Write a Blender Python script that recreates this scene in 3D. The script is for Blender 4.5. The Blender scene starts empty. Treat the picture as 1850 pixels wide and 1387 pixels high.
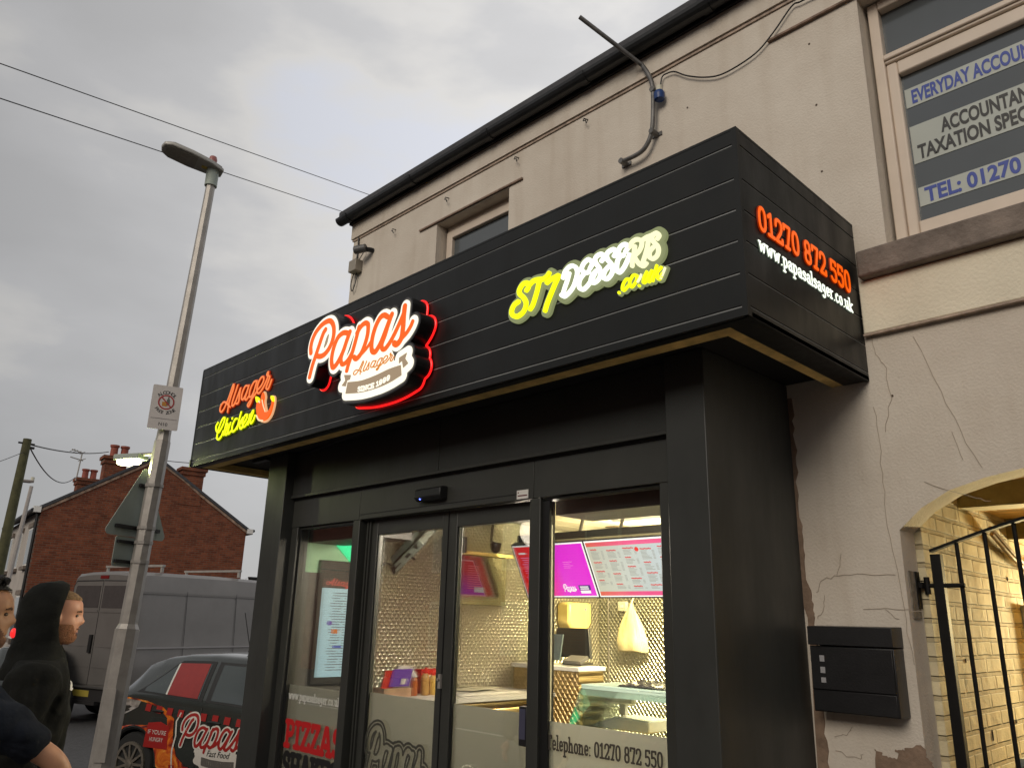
import bpy, bmesh, math, random
import numpy as np
from mathutils import Vector, Matrix
random.seed(7); rng = np.random.default_rng(7)
S = bpy.context.scene
PI = math.pi
# ------------------------------------------------------------------ camera
CAM = np.array([0.0, 0.0, 1.75])
YAW, PITCH, ROLL, FPX = math.radians(45.5978), math.radians(16.7697), math.radians(1.4604), 1421.43
_f = np.array([-math.sin(YAW)*math.cos(PITCH), math.cos(YAW)*math.cos(PITCH), math.sin(PITCH)])
_r = np.array([math.cos(YAW), math.sin(YAW), 0.0]); _u = np.cross(_r, _f)
CR = math.cos(ROLL)*_r + math.sin(ROLL)*_u
CU = -math.sin(ROLL)*_r + math.cos(ROLL)*_u
cd = bpy.data.cameras.new('camera'); cam = bpy.data.objects.new('camera', cd)
S.collection.objects.link(cam); S.camera = cam
cd.sensor_fit = 'HORIZONTAL'; cd.sensor_width = 36.0; cd.lens = 36.0*FPX/1850.0
cd.clip_start = 0.05; cd.clip_end = 2000
M4 = Matrix(((CR[0], CU[0], -_f[0], CAM[0]), (CR[1], CU[1], -_f[1], CAM[1]), (CR[2], CU[2], -_f[2], CAM[2]), (0, 0, 0, 1)))
cam.matrix_world = M4
def ray(px, py):
    d = _f*FPX + CR*(px-925.0) - CU*(py-693.5)
    return d/np.linalg.norm(d)
def onY(px, py, y): d = ray(px, py); return CAM + d*(y-CAM[1])/d[1]
def onX(px, py, x): d = ray(px, py); return CAM + d*(x-CAM[0])/d[0]
def onZ(px, py, z): d = ray(px, py); return CAM + d*(z-CAM[2])/d[2]
def onD(px, py, D): d = ray(px, py); return CAM + d*D/math.hypot(d[0], d[1])
# ------------------------------------------------------------------ world
W = bpy.data.worlds.new('World'); S.world = W; W.use_nodes = True
nt = W.node_tree; nt.nodes.clear()
def N(t, **k):
    n = nt.nodes.new(t)
    for a, b in k.items(): setattr(n, a, b)
    return n
L = lambda a, b: nt.links.new(a, b)
out = N('ShaderNodeOutputWorld'); bg = N('ShaderNodeBackground'); bg2 = N('ShaderNodeBackground'); mx = N('ShaderNodeMixShader')
sky = N('ShaderNodeTexSky', sky_type='NISHITA'); sky.sun_disc = False
sky.sun_elevation = math.radians(28); sky.sun_rotation = math.radians(166)
L(sky.outputs[0], bg.inputs[0]); bg.inputs[1].default_value = 0.08
tc = N('ShaderNodeTexCoord'); mp = N('ShaderNodeMapping'); mp.inputs['Scale'].default_value = (1.0, 1.0, 2.6)
mp.inputs['Location'].default_value = (3.1, 0.4, 0.0)
L(tc.outputs['Generated'], mp.inputs[0])
n1 = N('ShaderNodeTexNoise'); n1.inputs['Scale'].default_value = 2.3; n1.inputs['Detail'].default_value = 6; n1.inputs['Roughness'].default_value = 0.5
L(mp.outputs[0], n1.inputs['Vector'])
r1 = N('ShaderNodeValToRGB'); cr = r1.color_ramp
cr.elements[0].position = 0.36; cr.elements[0].color = (0.51, 0.505, 0.505, 1)
cr.elements[1].position = 0.64; cr.elements[1].color = (0.635, 0.65, 0.705, 1)
e = cr.elements.new(0.5); e.color = (0.565, 0.56, 0.562, 1)
e = cr.elements.new(0.565); e.color = (0.665, 0.65, 0.63, 1)
L(n1.outputs[0], r1.inputs[0])
# brightness falls a little towards the western (left) horizon
sx = N('ShaderNodeSeparateXYZ'); L(tc.outputs['Generated'], sx.inputs[0])
ma = N('ShaderNodeMath', operation='MULTIPLY_ADD'); L(sx.outputs['Y'], ma.inputs[0]); ma.inputs[1].default_value = 0.90; ma.inputs[2].default_value = 0.54
mz = N('ShaderNodeMath', operation='MULTIPLY_ADD'); L(sx.outputs['Z'], mz.inputs[0]); mz.inputs[1].default_value = 0.35; L(ma.outputs[0], mz.inputs[2])
cl = N('ShaderNodeClamp'); cl.inputs['Min'].default_value = 0.74; cl.inputs['Max'].default_value = 1.3; L(mz.outputs[0], cl.inputs[0])
vm = N('ShaderNodeVectorMath', operation='SCALE'); L(r1.outputs[0], vm.inputs[0]); L(cl.outputs[0], vm.inputs['Scale'])
L(vm.outputs[0], bg2.inputs[0]); bg2.inputs[1].default_value = 1.0
mx.inputs[0].default_value = 0.93; L(bg.outputs[0], mx.inputs[1]); L(bg2.outputs[0], mx.inputs[2]); L(mx.outputs[0], out.inputs[0])
# ------------------------------------------------------------------ sun (overcast, broad)
sd = bpy.data.lights.new('sun', 'SUN'); sd.energy = 1.45; sd.angle = math.radians(30); sd.color = (1.0, 0.90, 0.77)
so = bpy.data.objects.new('sun', sd); S.collection.objects.link(so)
so.rotation_euler = (math.radians(62), 0, math.radians(14))
# ------------------------------------------------------------------ exposure
S.view_settings.view_transform = 'Standard'; S.view_settings.look = 'None'
S.view_settings.exposure = 0.0; S.view_settings.gamma = 1.0
S.render.engine = 'CYCLES'
cy = S.cycles; cy.max_bounces = 7; cy.diffuse_bounces = 3; cy.glossy_bounces = 4; cy.transmission_bounces = 5; cy.transparent_max_bounces = 12
cy.sample_clamp_indirect = 4.0; cy.caustics_reflective = False; cy.caustics_refractive = False
try:
    cy.use_denoising = True; cy.denoiser = 'OPENIMAGEDENOISE'
except Exception: pass
# ================================================================== helpers
def link(o, parent=None):
    S.collection.objects.link(o)
    if parent is not None: o.parent = parent
    return o
def tag(o, label=None, cat=None, group=None, kind=None):
    if label: o['label'] = label
    if cat: o['category'] = cat
    if group: o['group'] = group
    if kind: o['kind'] = kind
    return o
def thing(name, loc, label, cat, group=None, rz=0.0):
    o = bpy.data.objects.new(name, None); o.empty_display_size = 0.1
    o.location = loc; o.rotation_euler = (0, 0, rz); link(o)
    return tag(o, label, cat, group)
def mat(name, color=(0.5, 0.5, 0.5), rough=0.6, metal=0.0, noise=0.0, nscale=8.0, bump=0.0, bscale=60.0, spec=0.5, emis=None, estr=0.0, coat=0.0, col2=None, detail=4.0, stretch=None, rvar=0.0):
    m = bpy.data.materials.new(name); m.use_nodes = True; t = m.node_tree; b = t.nodes['Principled BSDF']
    b.inputs['Base Color'].default_value = (*color, 1); b.inputs['Roughness'].default_value = rough; b.inputs['Metallic'].default_value = metal
    b.inputs['Specular IOR Level'].default_value = spec; b.inputs['Coat Weight'].default_value = coat
    if emis: b.inputs['Emission Color'].default_value = (*emis, 1); b.inputs['Emission Strength'].default_value = estr
    if noise or bump or col2:
        c = t.nodes.new('ShaderNodeTexCoord'); src = c.outputs['Object']
        if stretch:
            mpn = t.nodes.new('ShaderNodeMapping'); mpn.inputs['Scale'].default_value = stretch; t.links.new(src, mpn.inputs[0]); src = mpn.outputs[0]
    if noise or col2:
        n = t.nodes.new('ShaderNodeTexNoise'); n.inputs['Scale'].default_value = nscale; n.inputs['Detail'].default_value = detail; n.inputs['Roughness'].default_value = 0.65
        t.links.new(src, n.inputs['Vector'])
        r = t.nodes.new('ShaderNodeValToRGB'); r.color_ramp.elements[0].position = 0.3; r.color_ramp.elements[1].position = 0.7
        a = col2 if col2 else tuple(max(0, x*(1-noise)) for x in color)
        bb = color if col2 else tuple(min(1, x*(1+noise)) for x in color)
        r.color_ramp.elements[0].color = (*a, 1); r.color_ramp.elements[1].color = (*bb, 1)
        t.links.new(n.outputs[0], r.inputs[0]); t.links.new(r.outputs[0], b.inputs['Base Color'])
    if rvar:
        c3 = t.nodes.new('ShaderNodeTexCoord'); m3 = t.nodes.new('ShaderNodeMapping'); m3.inputs['Scale'].default_value = (3.5, 3.5, 0.9); t.links.new(c3.outputs['Object'], m3.inputs[0])
        n3 = t.nodes.new('ShaderNodeTexNoise'); n3.inputs['Scale'].default_value = 1.6; n3.inputs['Detail'].default_value = 8; n3.inputs['Roughness'].default_value = 0.65; t.links.new(m3.outputs[0], n3.inputs['Vector'])
        r3 = t.nodes.new('ShaderNodeMapRange'); r3.inputs['From Min'].default_value = 0.3; r3.inputs['From Max'].default_value = 0.7; r3.inputs['To Min'].default_value = rough-rvar; r3.inputs['To Max'].default_value = rough+rvar
        t.links.new(n3.outputs[0], r3.inputs['Value']); t.links.new(r3.outputs[0], b.inputs['Roughness'])
    if bump:
        n2 = t.nodes.new('ShaderNodeTexNoise'); n2.inputs['Scale'].default_value = bscale; n2.inputs['Detail'].default_value = 6
        t.links.new(src, n2.inputs['Vector'])
        bp = t.nodes.new('ShaderNodeBump'); bp.inputs['Strength'].default_value = bump; bp.inputs['Distance'].default_value = 0.01
        t.links.new(n2.outputs[0], bp.inputs['Height']); t.links.new(bp.outputs[0], b.inputs['Normal'])
    return m
def emat(name, color, strength, light=None):
    m = bpy.data.materials.new(name); m.use_nodes = True; b = m.node_tree.nodes['Principled BSDF']
    b.inputs['Base Color'].default_value = (*[c*0.12 for c in color], 1); b.inputs['Roughness'].default_value = 0.35
    b.inputs['Emission Color'].default_value = (*color, 1); b.inputs['Emission Strength'].default_value = strength
    return m
def smooth(o, on=True, ang=40):
    for p in o.data.polygons: p.use_smooth = on
    if on:
        try: o.data.set_sharp_from_angle(angle=math.radians(ang))
        except Exception: pass
    return o
SPLIT = set('window_frame corner_trim ceiling_beam ceiling_board stile glazing_gasket eaves_end gutter_bracket cladding_board timber_batten door_header head_panel rail underside_lip wall_hook clip edge_rail panel_joint gutter opening_sash reveal_lining wall channel roof_bar_foot hanger transom swage crack viewing_slot window_sill vents bare_patch food_tray'.split())
class MB:
    def __init__(s): s.v = []; s.f = []
    def add(s, vs, fs):
        n = len(s.v); s.v += [tuple(map(float, v)) for v in vs]; s.f += [tuple(i+n for i in f) for f in fs]; return s
    def box(s, a, b):
        x0, y0, z0 = (min(a[i], b[i]) for i in range(3)); x1, y1, z1 = (max(a[i], b[i]) for i in range(3))
        return s.add([(x0,y0,z0),(x1,y0,z0),(x1,y1,z0),(x0,y1,z0),(x0,y0,z1),(x1,y0,z1),(x1,y1,z1),(x0,y1,z1)],
                     [(0,3,2,1),(4,5,6,7),(0,1,5,4),(1,2,6,5),(2,3,7,6),(3,0,4,7)])
    def obox(s, c, ax, ay, az):   # centre and three half-axis vectors
        c = np.array(c, float); ax, ay, az = (np.array(q, float) for q in (ax, ay, az)); vs = []
        for k in (-1, 1):
            for i, j in ((-1,-1),(1,-1),(1,1),(-1,1)): vs.append(c+ax*i+ay*j+az*k)
        return s.add(vs, [(0,3,2,1),(4,5,6,7),(0,1,5,4),(1,2,6,5),(2,3,7,6),(3,0,4,7)])
    def tube(s, pts, r, n=10, caps=True, rot=0.0):
        pts = [np.array(p, float) for p in pts]; m = len(pts); rs = r if hasattr(r, '__len__') else [r]*m
        up = np.array([0.0, 0.0, 1.0]); vs = []; prev = None
        for i, p in enumerate(pts):
            t = pts[min(i+1, m-1)]-pts[max(i-1, 0)]; t = t/(np.linalg.norm(t)+1e-12)
            if prev is None:
                a = np.cross(t, up)
                if np.linalg.norm(a) < 0.05: a = np.cross(t, np.array([1.0, 0, 0]))
            else: a = prev - t*np.dot(prev, t)
            a = a/np.linalg.norm(a); prev = a; b = np.cross(t, a)
            for k in range(n):
                th = 2*PI*k/n+rot; vs.append(p+rs[i]*(math.cos(th)*a+math.sin(th)*b))
        fs = [(i*n+k, i*n+(k+1)%n, (i+1)*n+(k+1)%n, (i+1)*n+k) for i in range(m-1) for k in range(n)]
        if caps: fs += [tuple(range(n))[::-1], tuple((m-1)*n+k for k in range(n))]
        return s.add(vs, fs)
    def prism(s, poly, w0, w1, fn):    # closed 2-D polygon between two depths, fn(u,v,w)->xyz
        n = len(poly); vs = [fn(u, v, w0) for u, v in poly]+[fn(u, v, w1) for u, v in poly]
        return s.add(vs, [tuple(range(n)), tuple(range(2*n-1, n-1, -1))]+[(i, (i+1) % n+0, n+(i+1) % n, n+i) for i in range(n)])
    def ell(s, c, r, nu=16, nv=10):
        vs = []; fs = []
        for j in range(nv+1):
            ph = -PI/2+PI*j/nv
            for i in range(nu):
                th = 2*PI*i/nu; vs.append((c[0]+r[0]*math.cos(ph)*math.cos(th), c[1]+r[1]*math.cos(ph)*math.sin(th), c[2]+r[2]*math.sin(ph)))
        for j in range(nv):
            for i in range(nu): fs.append((j*nu+i, j*nu+(i+1) % nu, (j+1)*nu+(i+1) % nu, (j+1)*nu+i))
        return s.add(vs, fs)
    def lathe(s, prof, c=(0,0,0), n=20, axis='z'):
        vs = []; fs = []
        for (r, h) in prof:
            for i in range(n):
                th = 2*PI*i/n; a, b = r*math.cos(th), r*math.sin(th)
                vs.append((c[0]+a, c[1]+b, c[2]+h) if axis == 'z' else ((c[0]+a, c[1]+h, c[2]+b) if axis == 'y' else (c[0]+h, c[1]+a, c[2]+b)))
        m = len(prof)
        for j in range(m-1):
            for i in range(n): fs.append((j*n+i, j*n+(i+1) % n, (j+1)*n+(i+1) % n, (j+1)*n+i))
        fs += [tuple(range(n))[::-1], tuple((m-1)*n+i for i in range(n))]
        return s.add(vs, fs)
    def build(s, name, m, parent=None, sm=False, bevel=0.0, local=False, ang=40):
        if name in SPLIT and parent is not None:
            isl = s.islands()
            if len(isl) > 1: return [q.build_one(name, m, parent, sm, bevel, local, ang) for q in isl][0]
        return s.build_one(name, m, parent, sm, bevel, local, ang)
    def islands(s):
        par = list(range(len(s.v)))
        def fd(i):
            while par[i] != i: par[i] = par[par[i]]; i = par[i]
            return i
        for f in s.f:
            for j in f[1:]: par[fd(f[0])] = fd(j)
        g = {}
        for f in s.f: g.setdefault(fd(f[0]), []).append(f)
        res = []
        for fs in g.values():
            idx = sorted({i for f in fs for i in f}); mp_ = {a: b for b, a in enumerate(idx)}; q = MB(); q.v = [s.v[i] for i in idx]; q.f = [tuple(mp_[i] for i in f) for f in fs]; res.append(q)
        return res
    def build_one(s, name, m, parent=None, sm=False, bevel=0.0, local=False, ang=40):
        V = np.array(s.v); me = bpy.data.meshes.new(name); o = bpy.data.objects.new(name, me)
        if parent is not None:
            off = np.array([0, 0, 0.0])
            if not local:
                q = parent
                while q is not None: off += np.array(q.location); q = q.parent
        else: off = np.array([(V[:, 0].min()+V[:, 0].max())/2, (V[:, 1].min()+V[:, 1].max())/2, V[:, 2].min()])
        me.from_pydata([tuple(v) for v in (V-off)], [], s.f); me.validate(); me.update()
        bm = bmesh.new(); bm.from_mesh(me); bmesh.ops.recalc_face_normals(bm, faces=bm.faces); bm.to_mesh(me); bm.free()
        if m: me.materials.append(m)
        if parent is None: o.location = off
        link(o, parent)
        if bevel:
            bv = o.modifiers.new('bevel', 'BEVEL'); bv.width = bevel; bv.segments = 2; bv.limit_method = 'ANGLE'; bv.angle_limit = math.radians(35)
        if sm or bevel: smooth(o, True, ang)
        return o
# ---------- flat lettering shapes: strokes and polygons -> clean outline loops -> extruded mesh
def cat(pts, k=6, closed=False):
    P = [np.array(p, float) for p in pts]; n = len(P); o = []
    if n < 3: return P
    rng_ = range(n if closed else n-1)
    for i in rng_:
        p0 = P[(i-1) % n] if (closed or i > 0) else P[0]; p1 = P[i]; p2 = P[(i+1) % n]; p3 = P[(i+2) % n] if (closed or i+2 < n) else P[-1]
        for j in range(k):
            t = j/k; o.append(0.5*((2*p1)+(-p0+p2)*t+(2*p0-5*p1+4*p2-p3)*t*t+(-p0+3*p1-3*p2+p3)*t**3))
    o.append(P[0] if closed else P[-1]); return o
def sdf_grid(strokes, polys, cell, pad):
    allp = np.array([p for s_, r in strokes for p in s_]+[p for pl in polys for p in pl])
    RM = max([float(np.max(r)) for s_, r in strokes]+[0.0]); x0, y0 = allp.min(0)-pad-RM; x1, y1 = allp.max(0)+pad+RM
    xs = np.arange(x0, x1+cell, cell); ys = np.arange(y0, y1+cell, cell); D = np.full((len(ys), len(xs)), 1e9)
    for s_, r in strokes:
        s_ = np.array(s_); rs = np.array(r if hasattr(r, '__len__') else [r]*len(s_), float); R = pad+rs.max()
        for i in range(len(s_)-1):
            a, b = s_[i], s_[i+1]
            i0 = max(0, int((min(a[0], b[0])-R-x0)/cell)); i1 = min(len(xs), int((max(a[0], b[0])+R-x0)/cell)+2)
            j0 = max(0, int((min(a[1], b[1])-R-y0)/cell)); j1 = min(len(ys), int((max(a[1], b[1])+R-y0)/cell)+2)
            if i1 <= i0 or j1 <= j0: continue
            X, Y = np.meshgrid(xs[i0:i1], ys[j0:j1]); d = b-a; t = ((X-a[0])*d[0]+(Y-a[1])*d[1])/max(d@d, 1e-12); t = np.clip(t, 0, 1)
            q = np.hypot(X-a[0]-t*d[0], Y-a[1]-t*d[1])-(rs[i]+(rs[i+1]-rs[i])*t)
            D[j0:j1, i0:i1] = np.minimum(D[j0:j1, i0:i1], q)
    if polys:
        X, Y = np.meshgrid(xs, ys)
        for pl in polys:
            pl = np.array(pl, float); n = len(pl); ins = np.zeros(X.shape, bool); dd = np.full(X.shape, 1e9)
            for i in range(n):
                a, b = pl[i], pl[(i+1) % n]; d = b-a; t = np.clip(((X-a[0])*d[0]+(Y-a[1])*d[1])/max(d@d, 1e-12), 0, 1)
                dd = np.minimum(dd, np.hypot(X-a[0]-t*d[0], Y-a[1]-t*d[1]))
                c = ((a[1] > Y) != (b[1] > Y))
                with np.errstate(divide='ignore', invalid='ignore'):
                    xi = (b[0]-a[0])*(Y-a[1])/(b[1]-a[1])+a[0]
                ins ^= (c & (X < xi))
            D = np.minimum(D, np.where(ins, -dd, dd))
    return xs, ys, D
def contours(xs, ys, D, lev):
    V = D-lev; V[np.abs(V) < 1e-9] = 1e-9; h, w = V.shape; seg = {}
    def pt(i, j, e):
        if e == 0: t = V[j, i]/(V[j, i]-V[j, i+1]); return (xs[i]+t*(xs[i+1]-xs[i]), ys[j])
        t = V[j, i]/(V[j, i]-V[j+1, i]); return (xs[i], ys[j]+t*(ys[j+1]-ys[j]))
    neg = V < 0; code = neg[:-1, :-1]*1+neg[:-1, 1:]*2+neg[1:, 1:]*4+neg[1:, :-1]*8
    T = {1: [(3, 0)], 2: [(0, 1)], 3: [(3, 1)], 4: [(1, 2)], 5: [(3, 2), (1, 0)], 6: [(0, 2)], 7: [(3, 2)], 8: [(2, 3)], 9: [(2, 0)], 10: [(0, 3), (2, 1)], 11: [(2, 1)], 12: [(1, 3)], 13: [(1, 0)], 14: [(0, 3)]}
    J, I = np.nonzero((code > 0) & (code < 15))
    for j, i in zip(J.tolist(), I.tolist()):
        ek = {0: (i, j, 0), 2: (i, j+1, 0), 3: (i, j, 1), 1: (i+1, j, 1)}
        for a, b in T[int(code[j, i])]: seg[ek[a]] = ek[b]
    loops = []
    while seg:
        k0 = next(iter(seg)); k = k0; lp = []
        while k in seg:
            nk = seg.pop(k); lp.append(pt(*k)); k = nk
        if len(lp) > 3: loops.append(lp)
    return loops
def simp(lp, tol):
    P = np.array(lp); n = len(P)
    if n < 8: return lp
    keep = np.zeros(n, bool); far = int(np.argmax(((P-P[0])**2).sum(1))); keep[0] = keep[far] = True
    st = [(0, far), (far, n)]
    while st:
        a, b = st.pop()
        if b-a < 2: continue
        p, q = P[a], P[b % n]; d = q-p; L_ = np.hypot(*d)+1e-12; idx = np.arange(a+1, b)
        ds = np.abs((P[idx, 0]-p[0])*d[1]-(P[idx, 1]-p[1])*d[0])/L_; m = int(np.argmax(ds))
        if ds[m] > tol: keep[a+1+m] = True; st += [(a, a+1+m), (a+1+m, b)]
    return [tuple(p) for p in P[keep]]
def loops_mesh(loops, w0, w1, fn, name, m, parent, local=False):
    """2-D loops (holes allowed), filled and extruded from depth w0 to w1, placed with fn(u,v,w)"""
    K = 200.0; U0, V0 = loops[0][0]
    cu = bpy.data.curves.new('tmp', 'CURVE'); cu.dimensions = '2D'; cu.fill_mode = 'BOTH'; cu.extrude = 0.5
    for lp in loops:
        sp = cu.splines.new('POLY'); sp.points.add(len(lp)-1); sp.use_cyclic_u = True
        for i, (u, v) in enumerate(lp): sp.points[i].co = ((u-U0)*K, (v-V0)*K, 0, 1)
    to = bpy.data.objects.new('tmp', cu); S.collection.objects.link(to)
    dg = bpy.context.evaluated_depsgraph_get(); dg.update(); me = bpy.data.meshes.new_from_object(to.evaluated_get(dg))
    S.collection.objects.unlink(to); bpy.data.objects.remove(to); bpy.data.curves.remove(cu)
    mb = MB(); mb.v = [tuple(fn(v.co.x/K+U0, v.co.y/K+V0, w0+(v.co.z+0.5)*(w1-w0))) for v in me.vertices]; mb.f = [tuple(p.vertices) for p in me.polygons]
    bpy.data.meshes.remove(me)
    return mb.build(name, m, parent, local=local)
def shape(strokes, polys, off, fn, w0, w1, name, m, parent, cell=0.004, holes=True, local=False):
    xs, ys, D = sdf_grid(strokes, polys, cell, off+3*cell)
    lp = [simp(l, cell*0.13) for l in contours(xs, ys, D, off)]
    if not holes:
        def area(l): a = np.array(l); return 0.5*np.sum(a[:, 0]*np.roll(a[:, 1], -1)-np.roll(a[:, 0], -1)*a[:, 1])
        mx_ = max(lp, key=lambda l: abs(area(l))); sgn = area(mx_) > 0; lp = [l for l in lp if (area(l) > 0) == sgn]
    o = loops_mesh(lp, w0, w1, fn, name, m, parent, local)
    return o, lp
def textloops(body, size, xs=1.0, shear=0.0, off=0.0):
    """default-font text as a raw triangulated shape (verts, faces) in 2-D"""
    cu = bpy.data.curves.new('tmp', 'FONT'); cu.body = body; cu.size = size; cu.shear = shear; cu.offset = off; cu.extrude = 0.0; cu.fill_mode = 'BOTH'; cu.resolution_u = 4
    to = bpy.data.objects.new('tmp', cu); S.collection.objects.link(to)
    dg = bpy.context.evaluated_depsgraph_get(); dg.update(); me = bpy.data.meshes.new_from_object(to.evaluated_get(dg))
    vs = [(v.co.x*xs, v.co.y) for v in me.vertices]; fs = [tuple(p.vertices) for p in me.polygons]
    S.collection.objects.unlink(to); bpy.data.objects.remove(to); bpy.data.curves.remove(cu); bpy.data.meshes.remove(me)
    return vs, fs
def text_mesh(body, size, fn, name, m, parent, width=None, w=0.0, shear=0.0, off=0.0, center=False, local=False):
    vs, fs = textloops(body, size, 1.0, shear, off)
    if not vs: return None
    x0 = min(v[0] for v in vs); x1 = max(v[0] for v in vs); k = (width/(x1-x0)) if width else 1.0
    c = (x1-x0)*k/2 if center else 0
    mb = MB(); mb.v = [tuple(map(float, fn((u-x0)*k-c, v, w))) for u, v in vs]; mb.f = fs
    return mb.build(name, m, parent, local=local)
# slab-serif stroke alphabet, cap height 1; 's' = smooth stroke, 'l' = straight strokes
def _o(cx, cy, rx, ry, n=16, a0=0, a1=360): return [(cx+rx*math.copysign(abs(math.cos(t))**0.8, math.cos(t)), cy+ry*math.copysign(abs(math.sin(t))**0.8, math.sin(t))) for t in [math.radians(a0+(a1-a0)*i/n) for i in range(n+1)]]
G = {
'0': (.62, [_o(.31,.5,.2,.42)]), '1': (.5, [[(.1,.78),(.27,.92),(.27,.08)], [(.08,.08),(.46,.08)]]),
'2': (.6, [[(.1,.66)]+_o(.3,.7,.2,.22,8,150,-20)+[(.42,.46),(.1,.08),(.52,.08),(.52,.22)]]),
'5': (.6, [[(.5,.8),(.5,.92),(.14,.92),(.12,.54)]+_o(.29,.33,.21,.25,10,110,-150)]),
'7': (.58, [[(.08,.76),(.08,.92),(.5,.92),(.28,.08)], [(.16,.08),(.42,.08)]]),
'8': (.62, [_o(.31,.71,.17,.21), _o(.31,.29,.2,.22)]),
'9': (.62, [_o(.31,.67,.19,.25), [(.5,.67),(.5,.4),(.42,.16),(.24,.08),(.12,.2)]]),
'S': (.62, [[(.5,.72)]+_o(.31,.71,.19,.21,8,20,200)+[(.3,.5)]+_o(.31,.3,.2,.22,8,60,-160)]),
'I': (.42, [[(.2,.08),(.2,.92)], [(.06,.92),(.34,.92)], [(.06,.08),(.34,.08)]]),
'N': (.74, [[(.14,.08),(.14,.92),(.56,.08),(.56,.92)], [(.04,.08),(.26,.08)], [(.46,.92),(.68,.92)], [(.04,.92),(.14,.92)]]),
'C': (.6, [_o(.32,.5,.22,.42,14,40,320)]),
'E': (.6, [[(.12,.08),(.12,.92)], [(.04,.92),(.52,.92),(.52,.78)], [(.12,.5),(.42,.5)], [(.04,.08),(.54,.08),(.54,.24)]]),
'P': (.62, [[(.16,.08),(.16,.92)], [(.05,.92),(.3,.92)]+_o(.3,.7,.22,.22,8,90,-90)+[(.16,.48)], [(.05,.08),(.3,.08)]]),
'Z': (.6, [[(.1,.76),(.1,.92),(.5,.92),(.1,.08),(.54,.08),(.54,.24)]]),
'A': (.72, [[(.12,.08),(.32,.92),(.4,.92),(.6,.08)], [(.2,.34),(.52,.34)], [(.02,.08),(.22,.08)], [(.48,.08),(.7,.08)]]),
'H': (.74, [[(.15,.08),(.15,.92)], [(.57,.08),(.57,.92)], [(.15,.5),(.57,.5)], [(.04,.08),(.27,.08)], [(.45,.08),(.69,.08)], [(.04,.92),(.27,.92)], [(.45,.92),(.69,.92)]]),
'K': (.72, [[(.15,.08),(.15,.92)], [(.58,.92),(.16,.46),(.6,.08)], [(.04,.08),(.27,.08)], [(.48,.08),(.7,.08)], [(.04,.92),(.27,.92)], [(.46,.92),(.68,.92)]]),
'T': (.62, [[(.3,.08),(.3,.92)], [(.06,.76),(.06,.92),(.54,.92),(.54,.76)], [(.17,.08),(.43,.08)]]),
'w': (.78, [[(.1,.62),(.24,.08),(.38,.56),(.52,.08),(.66,.62)], [(.02,.64),(.2,.64)], [(.56,.64),(.74,.64)]]),
'.': (.26, [[(.12,.08),(.13,.08)]]), ':': (.28, [[(.12,.1),(.13,.1)], [(.12,.55),(.13,.55)]]),
'p': (.58, [[(.14,-.24),(.14,.64)], [(.04,.64),(.14,.64)], _o(.3,.36,.17,.28), [(.04,-.24),(.26,-.24)]]),
'a': (.56, [[(.1,.5)]+_o(.27,.46,.15,.18,6,120,0)+[(.42,.08),(.52,.08)], _o(.26,.24,.15,.16)]),
's': (.5, [[(.42,.52)]+_o(.25,.5,.14,.14,6,30,200)+[(.25,.36)]+_o(.25,.22,.15,.14,6,50,-160)]),
'l': (.3, [[(.04,.96),(.15,.96),(.15,.08)], [(.04,.08),(.27,.08)]]),
'g': (.56, [_o(.26,.44,.15,.2), [(.41,.62),(.42,.0)]+_o(.26,.0,.16,.2,8,0,-150)]),
'e': (.54, [[(.12,.36),(.42,.36)]+_o(.27,.36,.15,.28,12,10,320)]),
'r': (.46, [[(.04,.64),(.15,.64),(.15,.08)], [(.15,.42),(.24,.6),(.4,.62)], [(.04,.08),(.28,.08)]]),
'c': (.5, [_o(.27,.36,.16,.28,12,45,320)]), 'o': (.56, [_o(.28,.36,.17,.28)]),
'u': (.62, [[(.04,.64),(.14,.64),(.14,.2),(.24,.08),(.36,.1),(.44,.26)], [(.36,.64),(.46,.64),(.46,.08),(.56,.08)]]),
'k': (.6, [[(.04,.96),(.14,.96),(.14,.08)], [(.46,.64),(.16,.34),(.5,.08)], [(.04,.08),(.24,.08)], [(.38,.64),(.54,.64)]]),
'h': (.62, [[(.04,.96),(.14,.96),(.14,.08)], [(.14,.44),(.24,.6),(.38,.6),(.44,.46),(.44,.08)], [(.04,.08),(.24,.08)], [(.36,.08),(.55,.08)]]),
'n': (.62, [[(.04,.64),(.14,.64),(.14,.08)], [(.14,.44),(.24,.6),(.38,.6),(.44,.46),(.44,.08)], [(.04,.08),(.24,.08)], [(.36,.08),(.55,.08)]]),
' ': (.3, [])}
def slab(txt, x0, y0, h, width=None, r=0.1, shear=0.0, curve=None):
    adv = sum(G[c][0] for c in txt); k = (width/adv) if width else h; x = x0; res = []
    for c in txt:
        for st in G[c][1]:
            pts = [(x+k*u+shear*h*v, y0+h*v) for u, v in st]
            if curve: pts = [curve(*p) for p in pts]
            res.append((pts, r*min(h, k)))
        x += k*G[c][0]
    return res
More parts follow.
